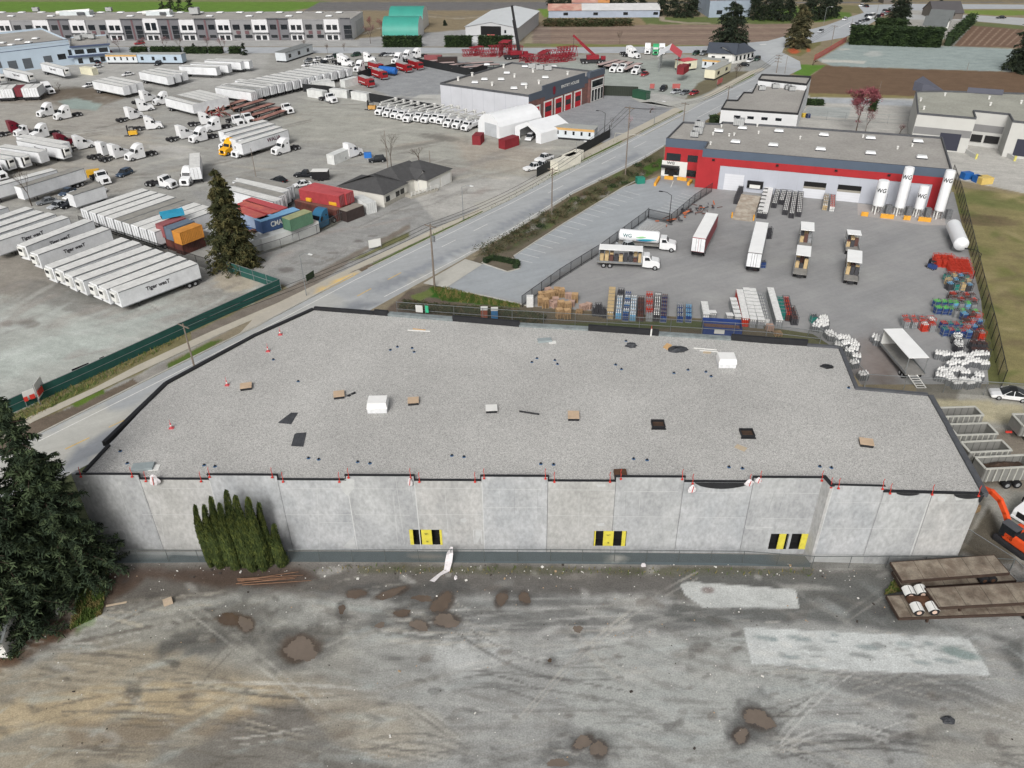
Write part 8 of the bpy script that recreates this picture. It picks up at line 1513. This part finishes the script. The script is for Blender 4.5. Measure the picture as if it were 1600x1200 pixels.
  # --- signs, bins, cabins
def board(name,lab,u0,v0,u1,v1,w_h,m,txt=None,tm=None,z=1.0,cat='sign',grp=None,legs=True,ts=.5):
 A,B=G(u0,v0),G(u1,v1);e=(B-A).normalized();n=Vector((e.y,-e.x,0));t=T(name,lab,cat,(A+B)/2,grp);mb=MB();mb.obox((A+B)/2+Vector((0,0,z)),e,n,(B-A).length,.06,w_h);t.add(mb,'panel',m)
 if legs:
  for p in(A,B):mb=MB();mb.cyl(p-n*.06,p-n*.06+Vector((0,0,z+w_h)),.05,n=6);t.add(mb,'leg',steel)
 if txt:t.text('lettering',txt,ts,tm,(A+B)/2+n*.05+Vector((0,0,z+w_h/2)),(math.radians(90),0,math.atan2(e.y,e.x)),sx=.9)
board('billboard','white roadside billboard on the verge before the gravel apron',577,391,596,387,1.7,white,'FOR LEASE' if 0 else None,logob,.4);board('banner','black and white banner tied to the green fence',121,597,147,586,1.0,M('banner_white',(206,208,216),.7),None,None,.3,legs=False);board('banner','black upper banner on the green fence',119,597,145,586,.9,M('banner_black',(22,20,26),.7),'MARION',white,1.31,legs=False,ts=.42)
board('banner','black small plate on the green fence',161,577,168,574,.8,M('banner_black',(22,20,26)),None,None,1.2,legs=False);board('realty_sign','white and red folded sign, left wing, by the green fence',43,636,61,629,1.5,white,'SALE' if 0 else None,redm,1.0,'sign','folded white and red sign');board('realty_sign','white and red folded sign, right wing, by the green fence',64,632,74,617,2.4,white,None,None,.9,'sign','folded white and red sign')
for(u,v,du,dv,z,h)in((43,637,6,-2,1.1,.7),(52,633.5,8,-3,1.1,.7),(66,630.5,7,-9,1.3,.9)):board('red_plate','red panel fixed on the folded white sign, %s'%{43:'left',52:'middle',66:'right'}[u],u,v+.8,u+du,v+dv+.8,h,redm,None,None,z,legs=False)
board('green_sign','dark green framed sign beside the curved street lamp',480,444,492,436,1.3,M('sign_dark_green',(44,62,40),.7),None,None,.5);NF=lambda u,v:P2(*G(u,v,2.5)[:2])
board('white_notice','white notice on the rear chain fence',*NF(649,476.5),*NF(660,477.5),1.3,white,None,None,1.2,legs=False);board('green_notice','green first aid style notice on the rear chain fence',*NF(664,477.5),*NF(669,478),1.3,M('mint_sign',(74,196,150),.6),None,None,1.2,legs=False)
for i,(a,b_)in enumerate((((1015,142),(1022,142)),((1050,142),(1062,142)),((1120,136),(1128,132)))):board('red_sign','red banner sign in the grey yard, %s of three'%('left','middle','right')[i],*a,*b_,1.6,M('red_sign',(198,74,80)),None,None,.8)
def cabin(lab,a,b_,h,dp,wm,rm,band=None,wins=5):
 A,B=G(*a),G(*b_);d=(B-A).normalized();n=Vector((-d.y,d.x,0));L_=(B-A).length;t=T('site_cabin',lab,'site cabin',(A+B)/2,'portable cabins');mb=MB();mb.obox((A+B)/2+n*dp/2+Vector((0,0,.6)),d,n,L_,dp,h-.6);t.add(mb,'wall',wm);mb=MB();mb.obox((A+B)/2+n*dp/2+Vector((0,0,h+.01)),d,n,L_+.3,dp+.3,.12);t.add(mb,'roof',rm);mb=MB();mb.obox((A+B)/2+n*dp/2,d,n,L_-.4,dp-.4,.6);t.add(mb,'skirt',chass)
 if band:sfeat(t,A,B,0,L_,h-.7,h-.05,'band',band,.05)
 for k in range(wins):sfeat(t,A,B,L_*(k+.3)/wins,L_*(k+.55)/wins,1.5,h-.9,'window',glassm,.06)
org=M('cabin_orange',(206,164,104),.6,.1,1);cwl=M('cabin_white',(208,214,218),.6,.08,.8);crl=M('cabin_roof',(168,170,166),.7,.1,.6);ccr=M('cabin_cream',(226,222,196),.6,.06,.8)
cabin('orange banded white cabin left of the pale blue one',(168,100),(216,100),3.6,4,cwl,crl,org);cabin('pale blue cabin right of the orange banded one',(217,100),(286,100.5),3.8,4,M('cabin_blue',(176,192,206),.6,.06,.8),crl,None,4);cabin('white long cabin with grey roof beside the car cluster',(448,98),(490,84),3.8,5,cwl,M('cabin_dark_roof',(122,126,126),.7,.15,.8),None,3);cabin('orange banded cabin with dark skirt beside the open fabric shelter',(866,217),(928,222),3.4,4,cwl,crl,org);cabin('white orange cabin behind the cream one',(1096,108),(1133,111),3.6,4,cwl,crl,org,3);cabin('cream cabin with grey roof near the verge',(1116,126),(1141,113),3.6,4,ccr,crl,None,2);cabin('cream and red box cabin beside the red canopy',(1067,112),(1088,109),3.6,5,ccr,crd,None,1)
for(u,v,a,l_)in((1062,104,90,'rear right of'),):cont('red container %s the red canopy shelter'%l_,(u,v),(u+10,v-8),0,cm('bright',(128,38,46)),6.1)
cont('red container upper right of the canopy shelter',(1062,106),(1074,98),1,cm('bright',(128,38,46)),6.1);cont('dark green container beside the red signs',(992,139),(1013,143),0,cm('darkgreen',(38,78,58)),6.1);cont('cream box container beside the white pickups',(866,252),(902,238),0,cm('cream',(222,218,204)),12.2);cont('second cream box container behind the first',(884,243),(906,233),0,cm('cream',(222,218,204)),6.1);cont('red cage container beside the arched shelter',(784,218),(806,211),0,cm('bright',(128,38,46)),6.1);cont('cream box truck body by the office block',(126,103.5),(149,106.5),0,ccr,6.1);cont('red cage box left of the arched shelter',(744,212),(750,206),0,cm('bright',(128,38,46)),6.1)
cont('dark red container at the left of the crowded yard',(663,86),(690,86),0,cm('dullred',(150,88,90)));cont('black container beside the dark red one',(684,89),(714,89),0,cm('dark',(62,52,50)))
cont('white box body of the truck facing left in the yard',(512,243),(546,229),0,cwhite,6.1)
for i,(u,v,c,l_)in enumerate(((714,504,(150,84,66),''),(757,500,(150,84,66),'rust brown portable toilet left of the blue one'),(773,501,(52,116,168),'blue portable toilet behind the rear parapet'))):
 if i==0:continue
 t=thing('portable_toilet',l_,'portable toilet',G(u,v),0,'portable toilets');m_=MB();m_.box(-.55,.55,-.55,.55,0,2.1);m_.build('cabin',M('toilet_%d'%i,c,.5,.08),t);m_=MB();m_.box(-.6,.6,-.6,.6,2.11,2.3);m_.build('roof',white,t,bevel=.06);MB().box(-.35,.35,-.58,-.555,.15,1.9).build('door',M('toilet_%d'%i,c),t)
for(u,v,s,c,l_)in((1000,286,(1.0,.8,1.5),(40,130,112),'green utility box before the red warehouse'),(575,246,(1.0,.7,1.3),(48,116,196),'small blue bin beside the black jeep'),(1509,279,(1.2,.9,1.6),(40,100,170),'blue bin left of the yellow skip'),(1525,284,(.7,.9,1.6),(40,100,170),'blue bin touching the yellow skip'),(1536,286,(1.6,1.3,1.6),(214,186,110),'yellow wooden skip box by the pale warehouse'),(806,223,(.9,.8,1.1),(120,206,60),'lime green bin at the open fabric shelter'),(1256,183,(.6,.5,1.2),(206,176,76),'yellow bin behind the white building'),(1262,184,(.6,.5,1.2),(40,54,96),'dark blue bin behind the white building')):blk('bin',l_,'bin',u,v,*s,.2,M('bin_%d'%c[1],c,.5,.1,1),.08)
t=T('cargo_trailer','small black box trailer with white roof behind the black pickup','trailer',G(502,281));p=G(502,281);
for nm,bx,m in(('box_body',(-2,2,-1.1,1.1,.5,2.4),blackm),('roof',(-2.05,2.05,-1.15,1.15,2.41,2.5),white)):mb=MB();mb.box(p.x+bx[0],p.x+bx[1],p.y+bx[2],p.y+bx[3],bx[4],bx[5]);t.add(mb,nm,m)
for s in(-.45,.45):mb=MB();mb.cyl(p+Vector((s,-1.2,.35)),p+Vector((s,-1.1,.35)),.35,n=10);t.add(mb,'wheel',tyre)
# --- red heavy gear: cranes, trusses, debris
crr=M('crane_red',(138,36,48),.5,.12,.8)
def truss(lab,u,v,L,w_,h,rz):
 h*=.72;L*=.85
 t=thing('truss_section',lab,'steel frame',G(u,v),rz,'red steel frames');N=6
 for y in(-w_/2,w_/2):m_=MB();m_.box(-L/2,L/2,y-.12,y+.12,0,.24);m_.box(-L/2,L/2,y-.12,y+.12,h,h+.24);[m_.cyl((-L/2+L*i/N,y,.1),(-L/2+L*(i+.5)/N,y,h),.1,n=4)for i in range(N)];[m_.cyl((-L/2+L*(i+.5)/N,y,h),(-L/2+L*(i+1)/N,y,.1),.1,n=4)for i in range(N)];m_.build('side_frame',crr,t)
 m_=MB();[m_.box(-L/2+L*i/N-.1,-L/2+L*i/N+.1,-w_/2,w_/2,h,h+.2)for i in range(N+1)];m_.build('cross_members',crr,t)
for i,(u,v,L,w_,h,rz)in enumerate(((838,96,12,3,3,.2),(850,93,9,3,4,1.2),(864,97,14,3,3,.3),(872,90,12,4,4,.1),(880,95,12,3,3.5,.5),(823,95,8,3,3,1.0),(886,88,10,3,5,.4),(735,87,8,3,3,.2),(745,85,7,3,4,.8),(762,88,8,3,3,.1),(778,86,9,3,5,.3),(790,88,8,4,8,1.3),(804,90,8,4,6,.2))):truss('red steel frame in the heap behind the brick building, %s from the left'%ORD[sorted([838,850,864,872,880,823,886,735,745,762,778,790,804]).index(u)],u,v,L,w_,h,rz)
def crane(lab,u,v,rz,bl,ang,bm_,s=1.0):
 t=thing('mobile_crane',lab,'crane',G(u,v),rz);m_=MB();m_.box(-5,5,-1.4,1.4,.9,1.6);m_.build('chassis',chass,t);m_=MB();m_.box(-2.6,2.4,-1.3,1.3,1.7,3.2);m_.build('upper_body',crr,t,bevel=.1);m_=MB();m_.box(3.2,5,-1.3,.3,1.2,2.8);m_.build('cab',crr,t,bevel=.1);MB().box(4.98,5.02,-1.1,.1,1.9,2.6).build('windscreen',glassm,t)
 for x in(-4,-2.6,2.4,3.8):[wheel(t,x,sd*1.4,.62,.4)for sd in(-1,1)]
 a=math.radians(ang);m_=MB();d=Vector((-math.cos(a),0,math.sin(a)));m_.obox(Vector((2,0,2.6))+d*bl*.35+Vector((0,0,0)),d,(0,1,0),bl*.7,1.0,1.1,ez=d.cross(Vector((0,1,0))));m_.obox(Vector((2,0,2.6))+d*bl*.75,d,(0,1,0),bl*.5,.75,.8,ez=d.cross(Vector((0,1,0))));m_.build('boom',bm_,t);MB().cyl(Vector((2,0,2.6))+d*bl,Vector((2,0,0))+d*bl+Vector((0,0,-2)),.08,n=4).build('hook_rope',chass,t)
crane('red mobile crane with raised red boom in the grey yard',926,99,.05,13,40,crr);crane('red crane with tall dark boom at the top of the steel heap',806,92,.3,18,80,chass)
rb=random.Random(3);t=thing('scrap_heap','tangled red and rusty scrap heap beside the long white trailers','scrap heap',G(342,184));
for k in range(26):m_=MB();p=Vector((rb.gauss(0,3),rb.gauss(0,1.6),rb.uniform(.2,2)));m_.cyl(p,p+Vector((rb.uniform(-2.5,2.5),rb.uniform(-1.5,1.5),rb.uniform(-.2,2))),rb.uniform(.1,.3),n=5);m_.build('scrap_bar',rb.choice([crr,M('rust_brown',(88,62,46)),M('rusty_deck',(132,92,84))]),t)
t=thing('scrap_heap','heap of dark pipes and orange netting along the inner fence','scrap heap',G(1075,338),.7)
for k in range(40):m_=MB();p=Vector((rb.uniform(-9,9),rb.gauss(0,1.1),rb.uniform(.1,.9)));m_.cyl(p,p+Vector((rb.uniform(-1.6,1.6),rb.uniform(-1.2,1.2),rb.uniform(-.1,.7))),rb.uniform(.08,.2),n=5);m_.build('pipe',rb.choice([kd,kd,kn,M('orange_net',(198,112,74),.8)]),t)
# --- excavator, forklift, yellow crane truck, dump box, dozer parts
exo=M('excavator_orange',(226,84,40),.5,.08,1);t=thing('excavator','orange excavator with curved boom at the right edge','excavator',G(1586,853),2.0);t.scale=(.9,.9,.9)
for s in(-1,1):m_=MB();m_.box(-2.2,2.2,s*1.2-.35,s*1.2+.35,0,.85);m_.build('track',chass,t,bevel=.25)
m_=MB();m_.box(-2.9,1.2,-1.5,1.5,1.0,2.3);m_.build('upper_body',exo,t,bevel=.25);m_=MB();m_.box(-2.4,-.2,-1.0,1.2,2.31,2.4);m_.build('engine_cover',chass,t);m_=MB();m_.box(-.2,1.7,.35,1.5,1.3,3.05);m_.build('cab',glassm,t,bevel=.1);m_=MB();m_.box(-.25,1.75,.3,1.55,3.06,3.15);m_.build('cab_roof',capg,t)
m_=MB();pts=[(1.0,1.6),(2.4,3.4),(3.6,4.6),(5.0,5.0),(6.6,4.6)]
for p,q in zip(pts,pts[1:]):d=Vector((q[0]-p[0],0,q[1]-p[1]));m_.obox((((p[0]+q[0])/2),-.2,(p[1]+q[1])/2),d,(0,1,0),d.length+.3,.5,.6,ez=d.normalized().cross(Vector((0,1,0)))*-1)
m_.build('boom',exo,t,bevel=.04);m_=MB();m_.obox((6.6,-.2,3.2),(-.2,0,1),(0,1,0),3.2,.4,.5,ez=(1,0,.2));m_.build('stick',exo,t);m_=MB();m_.prof([(5.8,1.6),(7.2,1.4),(7.1,.4),(6.2,.1),(5.7,.7)],-.7,.3);m_.build('bucket',M('bucket_tan',(134,112,84),.8,.25,2),t)
def forklift(lab,u,v,rz,m):
 t=thing('forklift',lab,'forklift',G(u,v),rz);m_=MB();m_.box(-1.4,1.0,-.8,.8,.4,1.5);m_.build('body',m,t,bevel=.1)
 for x,y in((-1,-.75),(-1,.75),(.8,-.75),(.8,.75)):wheel(t,x,y,.42,.25)
 for x,y in((-.6,-.6),(-.6,.6),(.6,-.6),(.6,.6)):MB().cyl((x,y,1.5),(x,y,2.5),.04,n=5).build('roof_post',chass,t)
 MB().box(-.7,.7,-.7,.7,2.5,2.58).build('roof',chass,t);MB().box(1.05,1.25,-.6,.6,.1,3.0).build('mast',chass,t);MB().box(1.25,2.4,-.4,.4,.1,.16).build('forks',chass,t);return t
fy=M('machine_yellow',(222,172,48),.5,.1,1);forklift('yellow forklift beside the white side body tractor',208,212,3.4,fy);forklift('tan forklift at the left end of the bucket trucks',581,172,3.0,M('machine_tan',(196,150,84),.6,.1,1));forklift('small blue forklift by the red cylinder pallets',1455,420,2.0,kb).scale=(.6,.6,.6)
put_g(TD,'white cabbed truck with yellow crane beside the grey roofed trailer',(172,292),(145,276),None);blk('crane_unit','yellow loader unit behind the small white truck cab','crane unit',147,275,1.5,.9,1.6,.4,fy);t=thing('dump_box','light blue tipper body resting on the dull red container','tipper body',G(270,339,5.2),.55);lbm=M('tipper_blue',(58,160,196),.5,.1,1)
for bx in((-2.2,2.2,-1.1,-1.0,.3,1.2),(-2.2,2.2,1.0,1.1,.3,1.2),(2.1,2.2,-1,1,.3,1.5)):MB().box(*bx).build('side',lbm,t)
MB().box(-2.2,2.2,-1,1,.2,.3).build('floor',chass,t)
for i,(u,v,s)in enumerate(((486,314,1.4),(503,313,2.4),(524,320,2.2))):
 t=thing('machine_part','yellow machine part lying on the rust red container, %s'%('left','middle','right')[i],'machine part',G(u,v,2.62),-.5,'yellow machine parts');m_=MB();m_.box(-s/2,s/2,-.9,.9,.1,.9);m_.build('casing',fy,t,bevel=.15);m_=MB();m_.cyl((0,0,.9),(.3,0,1.5),.2,n=6);m_.build('lever',chass,t)
